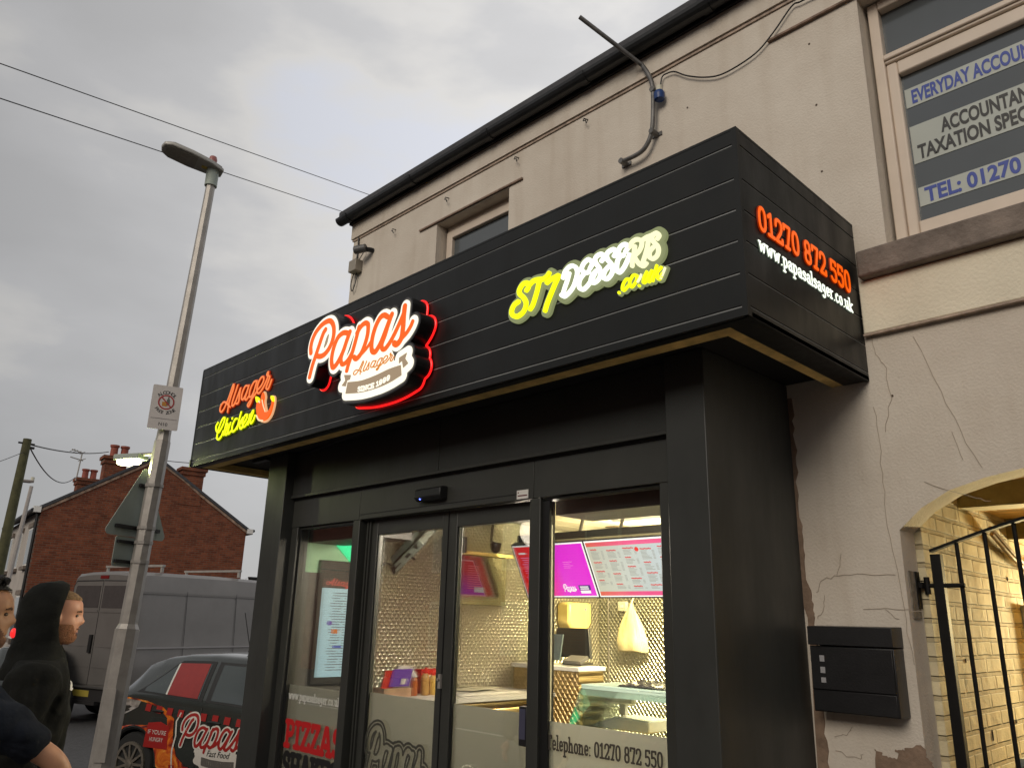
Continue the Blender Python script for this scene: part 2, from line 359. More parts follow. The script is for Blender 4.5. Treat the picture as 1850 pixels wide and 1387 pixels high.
# ================================================================== materials
def render_mat():
    m = bpy.data.materials.new('painted_render'); m.use_nodes = True; t = m.node_tree; b = t.nodes['Principled BSDF']; k = t.links.new
    c = t.nodes.new('ShaderNodeTexCoord')
    n = t.nodes.new('ShaderNodeTexNoise'); n.inputs['Scale'].default_value = 1.3; n.inputs['Detail'].default_value = 7; n.inputs['Roughness'].default_value = 0.6; k(c.outputs['Object'], n.inputs[0])
    mp_ = t.nodes.new('ShaderNodeMapping'); mp_.inputs['Scale'].default_value = (7, 7, 0.7); k(c.outputs['Object'], mp_.inputs[0])
    s = t.nodes.new('ShaderNodeTexNoise'); s.inputs['Scale'].default_value = 1.2; s.inputs['Detail'].default_value = 5; k(mp_.outputs[0], s.inputs[0])
    r = t.nodes.new('ShaderNodeValToRGB'); r.color_ramp.elements[0].position = 0.3; r.color_ramp.elements[1].position = 0.72
    r.color_ramp.elements[0].color = (0.585, 0.515, 0.43, 1); r.color_ramp.elements[1].color = (0.73, 0.668, 0.578, 1); k(n.outputs[0], r.inputs[0])
    r2 = t.nodes.new('ShaderNodeValToRGB'); r2.color_ramp.elements[0].position = 0.25; r2.color_ramp.elements[1].position = 0.5
    r2.color_ramp.elements[0].color = (0.86, 0.83, 0.80, 1); r2.color_ramp.elements[1].color = (1, 1, 1, 1); k(s.outputs[0], r2.inputs[0])
    mm = t.nodes.new('ShaderNodeMixRGB'); mm.blend_type = 'MULTIPLY'; mm.inputs[0].default_value = 0.8; k(r.outputs[0], mm.inputs[1]); k(r2.outputs[0], mm.inputs[2]); k(mm.outputs[0], b.inputs['Base Color'])
    b.inputs['Roughness'].default_value = 0.85; b.inputs['Specular IOR Level'].default_value = 0.2
    f = t.nodes.new('ShaderNodeTexNoise'); f.inputs['Scale'].default_value = 90; f.inputs['Detail'].default_value = 6; k(c.outputs['Object'], f.inputs[0])
    f2 = t.nodes.new('ShaderNodeTexNoise'); f2.inputs['Scale'].default_value = 4; f2.inputs['Detail'].default_value = 3; k(c.outputs['Object'], f2.inputs[0])
    ad = t.nodes.new('ShaderNodeMath'); ad.operation = 'MULTIPLY_ADD'; ad.inputs[1].default_value = 2.5; k(f2.outputs[0], ad.inputs[0]); k(f.outputs[0], ad.inputs[2])
    bp = t.nodes.new('ShaderNodeBump'); bp.inputs['Strength'].default_value = 0.5; bp.inputs['Distance'].default_value = 0.006; k(ad.outputs[0], bp.inputs['Height']); k(bp.outputs[0], b.inputs['Normal'])
    return m
def brick_mat(name, c1, c2, mortar, bw=0.225, bh=0.075, axis='XZ', bump=0.6, ms=0.012, rough=0.85, noise=0.3):
    m = bpy.data.materials.new(name); m.use_nodes = True; t = m.node_tree; b = t.nodes['Principled BSDF']; k = t.links.new
    c = t.nodes.new('ShaderNodeTexCoord'); sp = t.nodes.new('ShaderNodeSeparateXYZ'); cb = t.nodes.new('ShaderNodeCombineXYZ'); k(c.outputs['Object'], sp.inputs[0])
    k(sp.outputs['X' if axis == 'XZ' else 'Y'], cb.inputs[0]); k(sp.outputs['Z'], cb.inputs[1])
    wn = t.nodes.new('ShaderNodeTexNoise'); wn.inputs['Scale'].default_value = 3.0; k(c.outputs['Object'], wn.inputs[0])
    va = t.nodes.new('ShaderNodeVectorMath'); va.operation = 'MULTIPLY_ADD'; k(wn.outputs['Color'], va.inputs[0]); va.inputs[1].default_value = (0.009, 0.009, 0); k(cb.outputs[0], va.inputs[2])
    br = t.nodes.new('ShaderNodeTexBrick'); br.inputs['Scale'].default_value = 1.0; br.inputs['Brick Width'].default_value = bw; br.inputs['Row Height'].default_value = bh
    br.inputs['Mortar Size'].default_value = ms; br.inputs['Mortar Smooth'].default_value = 0.4; br.inputs['Color1'].default_value = (*c1, 1); br.inputs['Color2'].default_value = (*c2, 1); br.inputs['Mortar'].default_value = (*mortar, 1)
    k(va.outputs[0], br.inputs[0])
    n = t.nodes.new('ShaderNodeTexNoise'); n.inputs['Scale'].default_value = 2.5; n.inputs['Detail'].default_value = 8; n.inputs['Roughness'].default_value = 0.7; k(c.outputs['Object'], n.inputs[0])
    r = t.nodes.new('ShaderNodeValToRGB'); r.color_ramp.elements[0].position = 0.3; r.color_ramp.elements[1].position = 0.7
    r.color_ramp.elements[0].color = (1-noise, 1-noise, 1-noise, 1); r.color_ramp.elements[1].color = (1, 1, 1, 1); k(n.outputs[0], r.inputs[0])
    mm = t.nodes.new('ShaderNodeMixRGB'); mm.blend_type = 'MULTIPLY'; mm.inputs[0].default_value = 1.0; k(br.outputs['Color'], mm.inputs[1]); k(r.outputs[0], mm.inputs[2]); k(mm.outputs[0], b.inputs['Base Color'])
    b.inputs['Roughness'].default_value = rough; b.inputs['Specular IOR Level'].default_value = 0.25
    iv = t.nodes.new('ShaderNodeMath'); iv.operation = 'MULTIPLY_ADD'; k(br.outputs['Fac'], iv.inputs[0]); iv.inputs[1].default_value = -1.0; k(n.outputs[0], iv.inputs[2])
    bp = t.nodes.new('ShaderNodeBump'); bp.inputs['Strength'].default_value = bump; bp.inputs['Distance'].default_value = 0.02; k(iv.outputs[0], bp.inputs['Height']); k(bp.outputs[0], b.inputs['Normal'])
    return m
def quilt_mat(name, ax='Y', p=0.04, base=(0.62, 0.58, 0.5), rough=0.28, dist=0.024):
    m = bpy.data.materials.new(name); m.use_nodes = True; t = m.node_tree; b = t.nodes['Principled BSDF']; k = t.links.new
    b.inputs['Base Color'].default_value = (*base, 1); b.inputs['Metallic'].default_value = 1.0; b.inputs['Roughness'].default_value = rough
    c = t.nodes.new('ShaderNodeTexCoord'); sp = t.nodes.new('ShaderNodeSeparateXYZ'); k(c.outputs['Object'], sp.inputs[0])
    def M(op, a, bb=None):
        q = t.nodes.new('ShaderNodeMath'); q.operation = op
        for i, z in enumerate((a, bb)):
            if z is None: continue
            if isinstance(z, (int, float)): q.inputs[i].default_value = z
            else: k(z, q.inputs[i])
        return q.outputs[0]
    u = M('MULTIPLY', sp.outputs[ax], 1/p); v = M('MULTIPLY', sp.outputs['Z'], 0.8/p)
    def tri(x): return M('ABSOLUTE', M('SUBTRACT', M('FRACT', x), 0.5))
    h = M('MAXIMUM', tri(M('ADD', u, v)), tri(M('SUBTRACT', u, v)))
    h2 = M('MULTIPLY', h, h)
    bp = t.nodes.new('ShaderNodeBump'); bp.inputs['Strength'].default_value = 1.0; bp.inputs['Distance'].default_value = dist*2; bp.invert = True
    k(h2, bp.inputs['Height']); k(bp.outputs[0], b.inputs['Normal']); return m
def thin_glass(name, tint=(1, 1, 1), refl=1.0, rough=0.0):
    m = bpy.data.materials.new(name); m.use_nodes = True; t = m.node_tree; t.nodes.clear(); k = t.links.new
    o = t.nodes.new('ShaderNodeOutputMaterial'); tr = t.nodes.new('ShaderNodeBsdfTransparent'); tr.inputs[0].default_value = (*tint, 1)
    gl = t.nodes.new('ShaderNodeBsdfGlossy'); gl.inputs['Roughness'].default_value = rough; fr = t.nodes.new('ShaderNodeFresnel'); fr.inputs[0].default_value = 1.45
    mu = t.nodes.new('ShaderNodeMath'); mu.operation = 'MULTIPLY'; mu.inputs[1].default_value = refl; k(fr.outputs[0], mu.inputs[0])
    mx_ = t.nodes.new('ShaderNodeMixShader'); k(mu.outputs[0], mx_.inputs[0]); k(tr.outputs[0], mx_.inputs[1]); k(gl.outputs[0], mx_.inputs[2]); k(mx_.outputs[0], o.inputs[0]); return m
def frost_mat(name, col=(0.62, 0.62, 0.56), tl=0.5):
    m = bpy.data.materials.new(name); m.use_nodes = True; t = m.node_tree; t.nodes.clear(); k = t.links.new
    o = t.nodes.new('ShaderNodeOutputMaterial'); d = t.nodes.new('ShaderNodeBsdfDiffuse'); d.inputs[0].default_value = (*col, 1)
    q = t.nodes.new('ShaderNodeBsdfTranslucent'); q.inputs[0].default_value = (*col, 1); mx_ = t.nodes.new('ShaderNodeMixShader'); mx_.inputs[0].default_value = tl
    k(d.outputs[0], mx_.inputs[1]); k(q.outputs[0], mx_.inputs[2]); g = t.nodes.new('ShaderNodeBsdfGlossy'); g.inputs['Roughness'].default_value = 0.35; m2 = t.nodes.new('ShaderNodeMixShader'); m2.inputs[0].default_value = 0.05
    k(mx_.outputs[0], m2.inputs[1]); k(g.outputs[0], m2.inputs[2]); k(m2.outputs[0], o.inputs[0]); return m
M = dict(
 render=render_mat(),
 render_low=mat('weathered_lit_render', (0.82, 0.75, 0.59), 0.85, noise=0.10, nscale=2.2, bump=0.35, bscale=70, spec=0.2, detail=8),  # warm glow falling on the band is put into this colour
 stone=mat('painted_stone_sill', (0.20, 0.165, 0.14), 0.85, noise=0.35, nscale=6, bump=0.6, bscale=60, spec=0.2),
 upvc=mat('cream_window_plastic', (0.66, 0.56, 0.46), 0.45, noise=0.06, nscale=5),
 gutter=mat('black_gutter_plastic', (0.016, 0.017, 0.018), 0.45, noise=0.3, nscale=12),
 slate=mat('roof_slate', (0.05, 0.05, 0.055), 0.7, noise=0.3, nscale=10, bump=0.5, bscale=30),
 board=mat('anthracite_composite_board', (0.012, 0.013, 0.0125), 0.42, noise=0.16, nscale=3.5, bump=0.05, bscale=150, spec=0.28, rvar=0.14),
 groove=mat('pale_board_groove', (0.25, 0.26, 0.26), 0.4, noise=0.35, nscale=1.5),
 edge=mat('fascia_edge_trim', (0.05, 0.052, 0.052), 0.4),
 clad=mat('anthracite_panel', (0.036, 0.0375, 0.034), 0.48, noise=0.16, nscale=2, spec=0.45, rvar=0.12),
 frame=mat('anthracite_aluminium', (0.040, 0.041, 0.036), 0.42, noise=0.12, nscale=3, spec=0.45, rvar=0.1),
 seal=mat('black_rubber', (0.008, 0.008, 0.008), 0.5),
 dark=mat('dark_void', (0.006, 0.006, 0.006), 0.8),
 timber=mat('bare_timber_batten', (0.80, 0.55, 0.20), 0.75, noise=0.3, nscale=9, bump=0.4, bscale=40, stretch=(1, 1, 4)),  # shop light on the battens is put into this bright yellow
 asphalt=mat('asphalt', (0.055, 0.053, 0.052), 0.75, noise=0.35, nscale=14, bump=0.6, bscale=180),
 paving=mat('paving', (0.16, 0.15, 0.14), 0.8, noise=0.2, nscale=5, bump=0.3, bscale=80),
 kerb=mat('kerb_stone', (0.25, 0.24, 0.23), 0.8, noise=0.2, nscale=8),
 steel=mat('galvanised_steel', (0.36, 0.335, 0.305), 0.45, 0.3, noise=0.16, nscale=9, bump=0.1, bscale=60),
 greyback=mat('sign_back_grey', (0.36, 0.41, 0.36), 0.55, 0.0, noise=0.1, nscale=6),
 blackmetal=mat('black_painted_metal', (0.012, 0.012, 0.013), 0.4, noise=0.25, nscale=10, bump=0.1, bscale=120),
 iron=mat('black_iron', (0.007, 0.0065, 0.006), 0.6, noise=0.3, nscale=20, spec=0.2),
 redbrick=brick_mat('red_brick', (0.30, 0.085, 0.038), (0.175, 0.045, 0.022), (0.20, 0.125, 0.085), axis='YZ', ms=0.010, noise=0.45),
 redbrick_front=brick_mat('red_brick_front', (0.26, 0.072, 0.038), (0.19, 0.055, 0.03), (0.2, 0.13, 0.1), axis='XZ'),
 creambrick=brick_mat('cream_painted_brick', (0.80, 0.70, 0.45), (0.72, 0.62, 0.40), (0.56, 0.47, 0.29), axis='YZ', ms=0.012, bump=0.9, noise=0.35),
 white=mat('white_paint', (0.72, 0.70, 0.66), 0.6, noise=0.06, nscale=4),
 glass=thin_glass('shop_glass', (0.97, 0.98, 0.97), 0.7),
 winglass=mat('dark_window_glass', (0.085, 0.096, 0.102), 0.12, noise=0.12, nscale=1.0, spec=0.8),
 frost=frost_mat('frosted_film', (0.74, 0.73, 0.66), 0.5),
)
# ================================================================== ground
g = MB(); g.box((-300, -300, -0.33), (300, 300, -0.13)); o = g.build('road', M['asphalt']); tag(o, kind='structure')
g = MB(); g.box((-7.35, -1.05, -0.126), (7.0, 3.45, 0.0)); o = g.build('pavement', M['paving']); tag(o, kind='structure')
g = MB(); g.box((-7.50, -1.2, -0.126), (-7.354, 3.45, -0.004)); g.box((-7.35, -1.2, -0.126), (7.0, -1.054, -0.004)); o = g.build('kerb', M['kerb'], bevel=0.01); tag(o, kind='structure')
g = MB()
for k in range(12): g.box((-60+k*6, -4.5, -0.1285), (-57+k*6, -4.4, -0.1245))
o = g.build('road_marking', mat('road_paint', (0.6, 0.6, 0.58), 0.7, noise=0.2), None); tag(o, kind='structure')
# ================================================================== the shop building
YW = 3.463
b0 = thing('shop_building', (-1.2, YW, 0), 'cream rendered two-storey shop building with black gutter, standing behind the black takeaway fascia', 'building')
idf = lambda off=0.0: (lambda u, v, w: (u, w, v))
archL, archR, archZ = -1.215, 0.45, 2.152
arch = [(archL, 0.0), (archL, archZ)]
prof = [(-1.119, 2.236), (-1.006, 2.298), (-0.871, 2.335), (-0.736, 2.357), (-0.55, 2.375)]
arch += prof + [(-0.765-u, v) for u, v in prof[::-1]] + [(0.45, 2.152), (0.45, 0.0)]
wx0, wx1, wz0, wz1 = -1.126, 1.35, 3.407, 4.800
vx0, vx1, vz0, vz1 = -4.425, -3.615, 3.45, 4.730
# outer wall sheet 0.30 thick, with the window, door and passage openings left open
lo = [[(-5.62, 0.0), (-5.62, 5.18), (4.0, 5.18), (4.0, 0.0), (0.45, 0.0)] + arch[::-1][1:] + [(-1.72, 0.0), (-1.72, 2.56), (-5.22, 2.56), (-5.22, 0.0)],
      [(wx0, wz0), (wx0, wz1), (wx1, wz1), (wx1, wz0)], [(vx0, vz0), (vx0, vz1), (vx1, vz1), (vx1, vz0)]]
loops_mesh(lo, YW, YW+0.16, idf(), 'wall', M['render'], b0)
mb = MB(); mb.box((-5.62, YW+0.162, 0), (-5.42, 9.5, 5.18)); mb.box((3.8, YW+0.162, 0), (4.0, 9.5, 5.18)); mb.box((-5.62, 9.502, 0), (4.0, 9.7, 5.18)); mb.build('wall', M['render'], b0)
# eaves band + gutter + roof
ZB = 5.0
mb = MB(); mb.box((-5.635, YW-0.022, 5.005), (4.0, YW-0.002, 5.15)); mb.build('eaves_band', M['render'], b0)
mb = MB(); mb.box((-5.63, YW-0.010, 4.985), (4.0, YW-0.002, 5.004)); mb.build('drip_line', mat('dark_joint', (0.40, 0.31, 0.245), 0.9, noise=0.4, nscale=20), b0)
mb = MB(); pr = [(math.cos(t)*0.052, math.sin(t)*0.052) for t in np.linspace(PI, 2*PI, 9)]
pr2 = pr + [(q[0]*0.86, q[1]*0.86+0.002) for q in pr[::-1]]
yg, zg = YW-0.095, 5.20
mb.prism(pr2, -5.73, 4.0, lambda u, v, w: (w, yg+u, zg+v)); mb.add([(-5.73, yg+u, zg+v) for u, v in pr], [tuple(range(len(pr)))])
gut = mb.build('gutter', M['gutter'], b0)
mb = MB()
for k in range(9):
    x = -5.62+k*0.92
    mb.prism([(q[0]*1.13, q[1]*1.13) for q in pr]+[(q[0]*0.84, q[1]*0.84) for q in pr[::-1]], x, x+0.06, lambda u, v, w: (w, yg+u, zg+v)); mb.box((x+.01, yg+0.05, zg-0.05), (x+0.05, YW-0.023, zg-0.02))
mb.build('gutter_bracket', M['gutter'], gut)
mb = MB(); mb.box((-5.66, YW-0.04, 5.152), (4.0, YW+0.05, 5.20)); mb.box((-5.67, YW-0.042, 5.202), (4.0, YW-0.02, 5.25)); mb.build('fascia_board', M['gutter'], b0)
mb = MB(); mb.add([(-5.75, YW-0.10, 5.245), (4.05, YW-0.10, 5.245), (4.05, 6.6, 7.25), (-5.75, 6.6, 7.25), (-5.75, YW-0.10, 5.29), (4.05, YW-0.10, 5.29), (4.05, 6.6, 7.3), (-5.75, 6.6, 7.3), (4.05, 9.8, 5.2), (-5.75, 9.8, 5.2)],
    [(0,1,2,3), (4,5,6,7), (0,1,5,4), (0,3,7,4), (1,2,6,5), (7,6,8,9)]); mb.build('roof', M['slate'], b0)
mb = MB()
for k in range(32):
    x = -5.7+k*0.31; y = YW-0.145+0.004*math.sin(k*2.1); mb.box((x, y+0.055, 5.262), (x+0.298, y+0.3, 5.276))
mb.build('roof_edge_slates', M['slate'], b0)
# upper window partly hidden behind the fascia
def window(parent, x0, x1, z0, z1, yg, fw, kind):
    fr = MB(); fr.box((x0, yg-0.03, z0), (x0+fw, yg+0.04, z1)); fr.box((x1-fw, yg-0.03, z0), (x1, yg+0.04, z1))
    fr.box((x0+fw, yg-0.032, z1-fw), (x1-fw, yg+0.038, z1)); fr.box((x0+fw, yg-0.032, z0), (x1-fw, yg+0.038, z0+fw))
    w_ = fr.build('window', M['upvc'], parent, bevel=0.006)
    return w_
w1 = window(b0, vx0+0.02, vx1-0.02, vz0, vz1-0.05, YW+0.118, 0.065, 0)
mb = MB(); mb.box((vx0+0.085, YW+0.118, vz0+0.06), (vx1-0.085, YW+0.128, vz1-0.115)); mb.build('pane', M['winglass'], w1)
mb = MB(); mb.box((vx0+0.02, YW+0.10, vz1-0.049), (vx1-0.02, YW+0.14, vz1-0.002)); mb.build('head_seal', M['upvc'], w1)
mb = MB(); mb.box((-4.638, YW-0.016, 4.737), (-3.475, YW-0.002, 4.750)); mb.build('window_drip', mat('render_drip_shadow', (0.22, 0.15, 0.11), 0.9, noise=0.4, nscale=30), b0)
# right hand window with the accountant's lettering
yG = 3.60
w2 = window(b0, -1.112, 1.34, 3.42, 4.79, yG-0.02, 0.05, 0)
mb = MB(); mb.box((-1.062, yG-0.045, 4.42), (1.29, yG+0.02, 4.475)); mb.box((-1.062, yG-0.058, 4.435), (1.29, yG-0.046, 4.462)); mb.build('transom', M['upvc'], w2, bevel=0.006)
sa = MB(); sa.box((-1.062, yG-0.035, 3.472), (-1.012, yG+0.015, 4.418)); sa.box((-1.012, yG-0.034, 4.343), (0.6, yG+0.014, 4.416)); sa.box((-1.012, yG-0.034, 3.472), (0.6, yG+0.014, 3.547)); sa.build('opening_sash', M['upvc'], w2, bevel=0.008)
mb = MB(); mb.box((-1.062, yG-0.004, 4.476), (1.29, yG+0.004, 4.74)); mb.box((-1.012, yG+0.002, 3.547), (0.6, yG+0.010, 4.343)); mb.box((0.66, yG+0.002, 3.547), (1.29, yG+0.010, 4.343)); mb.build('pane', M['winglass'], w2)
strip = mat('etched_window_strip', (0.43, 0.46, 0.42), 0.5, noise=0.06, nscale=3)
blue = mat('blue_vinyl_lettering', (0.045, 0.075, 0.34), 0.5); dk = mat('black_vinyl_lettering', (0.03, 0.03, 0.03), 0.5)
mb = MB(); yS = yG-0.001
for z0, z1 in ((4.158, 4.262), (3.853, 4.054), (3.630, 3.727)): mb.box((-1.004, yS, z0), (0.59, yS+0.002, z1))
mb.build('window_strip', strip, w2)
ft = lambda x0, z0: (lambda u, v, w: (x0+u, yS-0.0015, z0+v))
text_mesh('EVERYDAY ACCOUNTANTS', 0.1, ft(-0.975, 4.175), 'window_lettering', blue, w2, width=0.66, off=0.0035)
text_mesh('ACCOUNTANTS &', 0.1, ft(-0.872, 3.968), 'window_lettering', dk, w2, width=0.47, off=0.0035)
text_mesh('TAXATION SPECIALISTS', 0.1, ft(-0.982, 3.873), 'window_lettering', dk, w2, width=0.64, off=0.0035)
text_mesh('TEL: 01270 882088', 0.102, ft(-0.978, 3.645), 'window_lettering', blue, w2, width=0.66, off=0.0035)
mb = MB(); mb.box((-1.245, YW-0.075, 3.275), (1.5, YW+0.12, 3.405)); mb.build('window_sill', M['stone'], b0, bevel=0.012)
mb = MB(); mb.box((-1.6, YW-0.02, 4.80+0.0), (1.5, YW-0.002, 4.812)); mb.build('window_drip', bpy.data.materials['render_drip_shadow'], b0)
mb = MB(); mb.box((-1.262, YW-0.026, 3.02), (4.0, YW-0.002, 3.273)); mb.build('render_band', M['render_low'], b0, bevel=0.006)
mb = MB(); mb.box((-1.262, YW-0.030, 3.010), (4.0, YW-0.002, 3.019)); mb.build('drip_line', bpy.data.materials['dark_joint'], b0)
# lower wall face: weathered paint, cracks and bare patches
stain = mat('crack', (0.37, 0.31, 0.245), 0.95)
def PY(pts, y): return [(float(onY(px, py, y)[0]), float(onY(px, py, y)[2])) for px, py in pts]
def jit(pts, a=0.006, k=4):
    o = []
    for i in range(len(pts)-1):
        p, q = np.array(pts[i]), np.array(pts[i+1])
        for j in range(k): o.append(tuple(p+(q-p)*j/k+rng.normal(0, a, 2)*(j > 0)))
    return o+[pts[-1]]
cr_ = [[(1575,608),(1582,640),(1602,665),(1612,720),(1600,780)],[(1650,608),(1700,705),(1745,800),(1775,845)],[(1578,735),(1590,800),(1595,870),(1603,950),(1622,1030),(1638,1120),(1652,1200)],[(1512,1040),(1560,1036),(1618,1038)],
       [(1475,1070),(1490,1045),(1512,1040),(1520,1000)],[(1560,1100),(1600,1098),(1640,1100),(1670,1105)],[(1600,1100),(1625,1118)],[(1490,1075),(1488,1100),(1478,1118)],[(1508,1330),(1530,1328),(1540,1312)],[(1510,1355),(1555,1370),(1560,1362)],
       [(1670,870),(1750,895),(1790,905)],[(1720,780),(1740,830)]]
st = [(jit(PY(c, YW), 0.004), 0.0011) for c in cr_]
shape(st, [], 0.0, idf(), YW-0.0025, YW-0.001, 'crack', stain, b0, cell=0.0018)
patch = mat('bare_undercoat', (0.24, 0.165, 0.115), 0.95, noise=0.3, nscale=12, bump=0.5, bscale=60)
def ragged(poly, a=0.008, k=5): return jit(poly+[poly[0]], a, k)[:-1]
shape([], [ragged(PY([(1583,1351),(1605,1368),(1622,1372),(1616,1350),(1636,1358),(1655,1345),(1672,1352),(1678,1370),(1690,1387),(1700,1450),(1580,1450)], YW), 0.006)], 0.0, idf(), YW-0.003, YW-0.001, 'bare_patch', patch, b0, cell=0.004)
ju = MB()
jl = PY([(1428,720),(1432,800),(1438,880),(1446,960),(1452,1040),(1459,1090),(1468,1115),(1475,1200),(1480,1290),(1487,1387),(1490,1430)], YW)
wj = [0.008,0.012,0.007,0.009,0.010,0.028,0.012,0.012,0.022,0.030,0.030]
pl = [(x-0.02, z) for x, z in jl]; pr_ = [(x+w_, z) for (x, z), w_ in zip(jl, wj)]
shape([], [jit(pl, 0.0, 1)+jit(pr_[::-1], 0.005, 6)], 0.0, idf(), YW-0.006, YW-0.001, 'bare_patch', patch, b0, cell=0.003)
mb = MB()
for px, py in ((1475,190), (1462,80), (1242,195), (1485,310), (1612,715)):
    p = onY(px, py, YW); mb.lathe([(0.006, -0.0015), (0.006, -0.0005)], (p[0], YW, p[2]), 8, 'y')
mb.build('speck', mat('dark_speck', (0.09, 0.065, 0.045), 0.9), b0)
# hooks along the eaves
hk = MB()
for px, py in ((710,417),(806,360),(932,287),(1057,218)):
    p = onY(px, py, YW-0.03); hk.tube([p+np.array([0.0, 0.03, 0.02]), p+np.array([-0.01, 0, 0.02]), p+np.array([-0.012, -0.005, 0]), p+np.array([0.012, -0.01, -0.01]), p+np.array([0.015, -0.005, -0.03])], 0.004, 6)
hk.build('wall_hook', M['gutter'], b0)
# ================================================================== fascia box
FX0, FX1, FY, FZ0, FZ1 = -5.915, -1.268, 2.40, 2.807, 3.567
fb = thing('shop_fascia', (-3.6, FY, FZ0), 'long anthracite board-clad fascia box projecting over the takeaway entrance', 'fascia')
zs = [2.807, 2.843, 2.982, 3.117, 3.248, 3.376, 3.510, 3.567]
# measured groove heights
gz = [float(onY(px, py, FY)[2]) for px, py in ((1349,550.6),(1344,490.6),(1340.6,431.8),(1338,375.5),(1333,320),(1329,259))]
zs = [FZ0]+gz+[FZ1]
mb = MB(); GA = 0.0035
for i in range(len(zs)-1):
    a, b_ = zs[i]+(GA if i else 0), zs[i+1]-(GA if i < len(zs)-2 else 0)
    mb.box((FX0, FY, a), (FX1, FY+0.018, b_)); mb.box((FX1-0.018, FY+0.0185, a), (FX1, YW-0.002, b_)); mb.box((FX0, FY+0.0185, a), (FX0+0.018, YW-0.002, b_))
mb.build('cladding_board', M['board'], fb, bevel=0.0016)
mb = MB(); mb.box((FX0+0.004, FY+0.004, FZ0+0.01), (FX1-0.004, FY+0.03, FZ1-0.01)); mb.box((FX1-0.03, FY+0.031, FZ0+0.01), (FX1-0.004, YW-0.003, FZ1-0.01)); mb.box((FX0+0.004, FY+0.031, FZ0+0.01), (FX0+0.03, YW-0.003, FZ1-0.01))
mb.build('board_backing', M['groove'], fb)
mb = MB(); mb.box((FX1-0.02, FY-0.0015, FZ0), (FX1+0.0015, FY+0.02, FZ1+0.003)); mb.box((FX0-0.0015, FY-0.0015, FZ0), (FX0+0.012, FY+0.02, FZ1+0.003)); mb.box((FX0-0.004, FY-0.006, FZ0-0.0), (FX0+0.012, FY-0.002, FZ0+0.055)); mb.build('corner_trim', M['board'], fb)
mb = MB(); mb.box((FX0, FY, FZ1+0.001), (FX1, YW-0.002, FZ1+0.012)); mb.build('top_board', M['board'], fb)
# underside: black lip, timber battens, dark soffit
mb = MB(); mb.box((FX0, FY+0.031, FZ0+0.002), (FX1-0.0, FY+0.075, FZ0+0.02)); mb.box((FX1-0.115, FY+0.0755, FZ0+0.002), (FX1-0.0, YW-0.003, FZ0+0.02)); mb.build('underside_lip', M['board'], fb)
mb = MB(); mb.box((FX0+0.03, FY+0.077, FZ0+0.004), (FX1-0.118, FY+0.155, FZ0+0.05)); mb.box((FX1-0.17, FY+0.157, FZ0+0.004), (FX1-0.117, YW-0.003, FZ0+0.049)); mb.box((FX0+0.032, FY+0.157, FZ0+0.004), (FX0+0.09, YW-0.2, FZ0+0.049)); mb.build('timber_batten', M['timber'], fb)
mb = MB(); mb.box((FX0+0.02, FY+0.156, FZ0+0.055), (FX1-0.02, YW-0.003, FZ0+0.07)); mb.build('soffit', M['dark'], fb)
mb = MB(); mb.box((FX0+0.4, FY+0.3, FZ0+0.03), (FX0+0.6, FY+0.34, FZ0+0.054)); mb.tube([(-5.6, 2.9, 2.835), (-4.9, 2.78, 2.84), (-3.9, 2.66, 2.85), (-3.2, 2.62, 2.86)], 0.004, 6); mb.build('hanging_cable', M['seal'], fb)
fr2 = lambda y: (lambda u, v, w: (u, y-w, v))
# --------- illuminated lettering
ORG = emat('orange_acrylic_lit', (1.0, 0.12, 0.0), 1.0); ORG2 = emat('orange_edge_lit', (1.0, 0.24, 0.06), 0.98)
WHT = emat('white_acrylic_lit', (1.0, 0.95, 0.78), 1.15); WH2 = emat('cool_white_acrylic_lit', (0.95, 1.0, 0.84), 1.5)
YEL = emat('yellow_acrylic_lit', (0.90, 1.0, 0.0), 1.25); TAN = emat('brown_film_lit', (0.40, 0.29, 0.18), 0.85); RED = emat('red_neon_tube', (1.0, 0.012, 0.012), 1.25); SAND = emat('thin_script_film', (0.78, 0.25, 0.02), 0.85)
OLV = emat('olive_backing_lit', (0.33, 0.37, 0.17), 0.65); PAL = emat('pale_yellow_acrylic_lit', (1.0, 0.98, 0.60), 1.05)
CAN = mat('sign_can_black', (0.012, 0.012, 0.012), 0.3)
def tr(crop, pts, y, ox=0.0, k=6):
    x0, y0, sc = crop; return cat([tuple(onY(x0+px/sc, y0+py/sc, y)[[0, 2]]) for px, py in pts], k)
C1 = (540, 530, 6.933); C3 = (380, 660, 9.9083); C4 = (910, 470, 11.56); C5 = (1050, 400, 9.906); R5 = (860, 360, 4.625)
yP = FY-0.11
PAPAS = [[(172,750),(170,680),(190,590),(230,500),(290,420),(350,370),(410,350),(445,385),(460,450),(455,540),(430,630),(390,710),(340,770),(290,795),(250,790)],
 [(355,460),(330,500),(300,580),(260,700),(230,790),(190,910),(155,1050)],
 [(640,505),(600,498),(560,510),(510,560),(470,650),(440,760),(430,860),(445,930),(480,910),(530,830),(580,720),(620,600),(660,490)],
 [(660,490),(620,600),(580,720),(550,820),(560,890),(600,880),(650,820),(700,720)],
 [(775,430),(750,530),(710,680),(670,810),(640,900),(622,970)],
 [(750,500),(800,420),(850,380),(885,390),(890,440),(880,530),(850,640),(810,740),(770,800),(735,825),(715,805)],
 [(770,800),(830,740),(880,680),(930,600)],
 [(1132,300),(1092,280),(1042,310),(992,400),(952,520),(932,640),(937,720),(972,740),(1012,690),(1062,590),(1112,460),(1162,330),(1187,270)],
 [(1187,270),(1142,400),(1102,530),(1062,640),(1067,700),(1102,700),(1162,620),(1222,510),(1282,380),(1332,260),(1349,170)],
 [(1349,170),(1335,300),(1328,420),(1312,540),(1282,610),(1242,645),(1217,630)],
 [(1300,580),(1372,500),(1422,420),(1447,360)]]
pS = [tr(C1, s_, yP) for s_ in PAPAS]
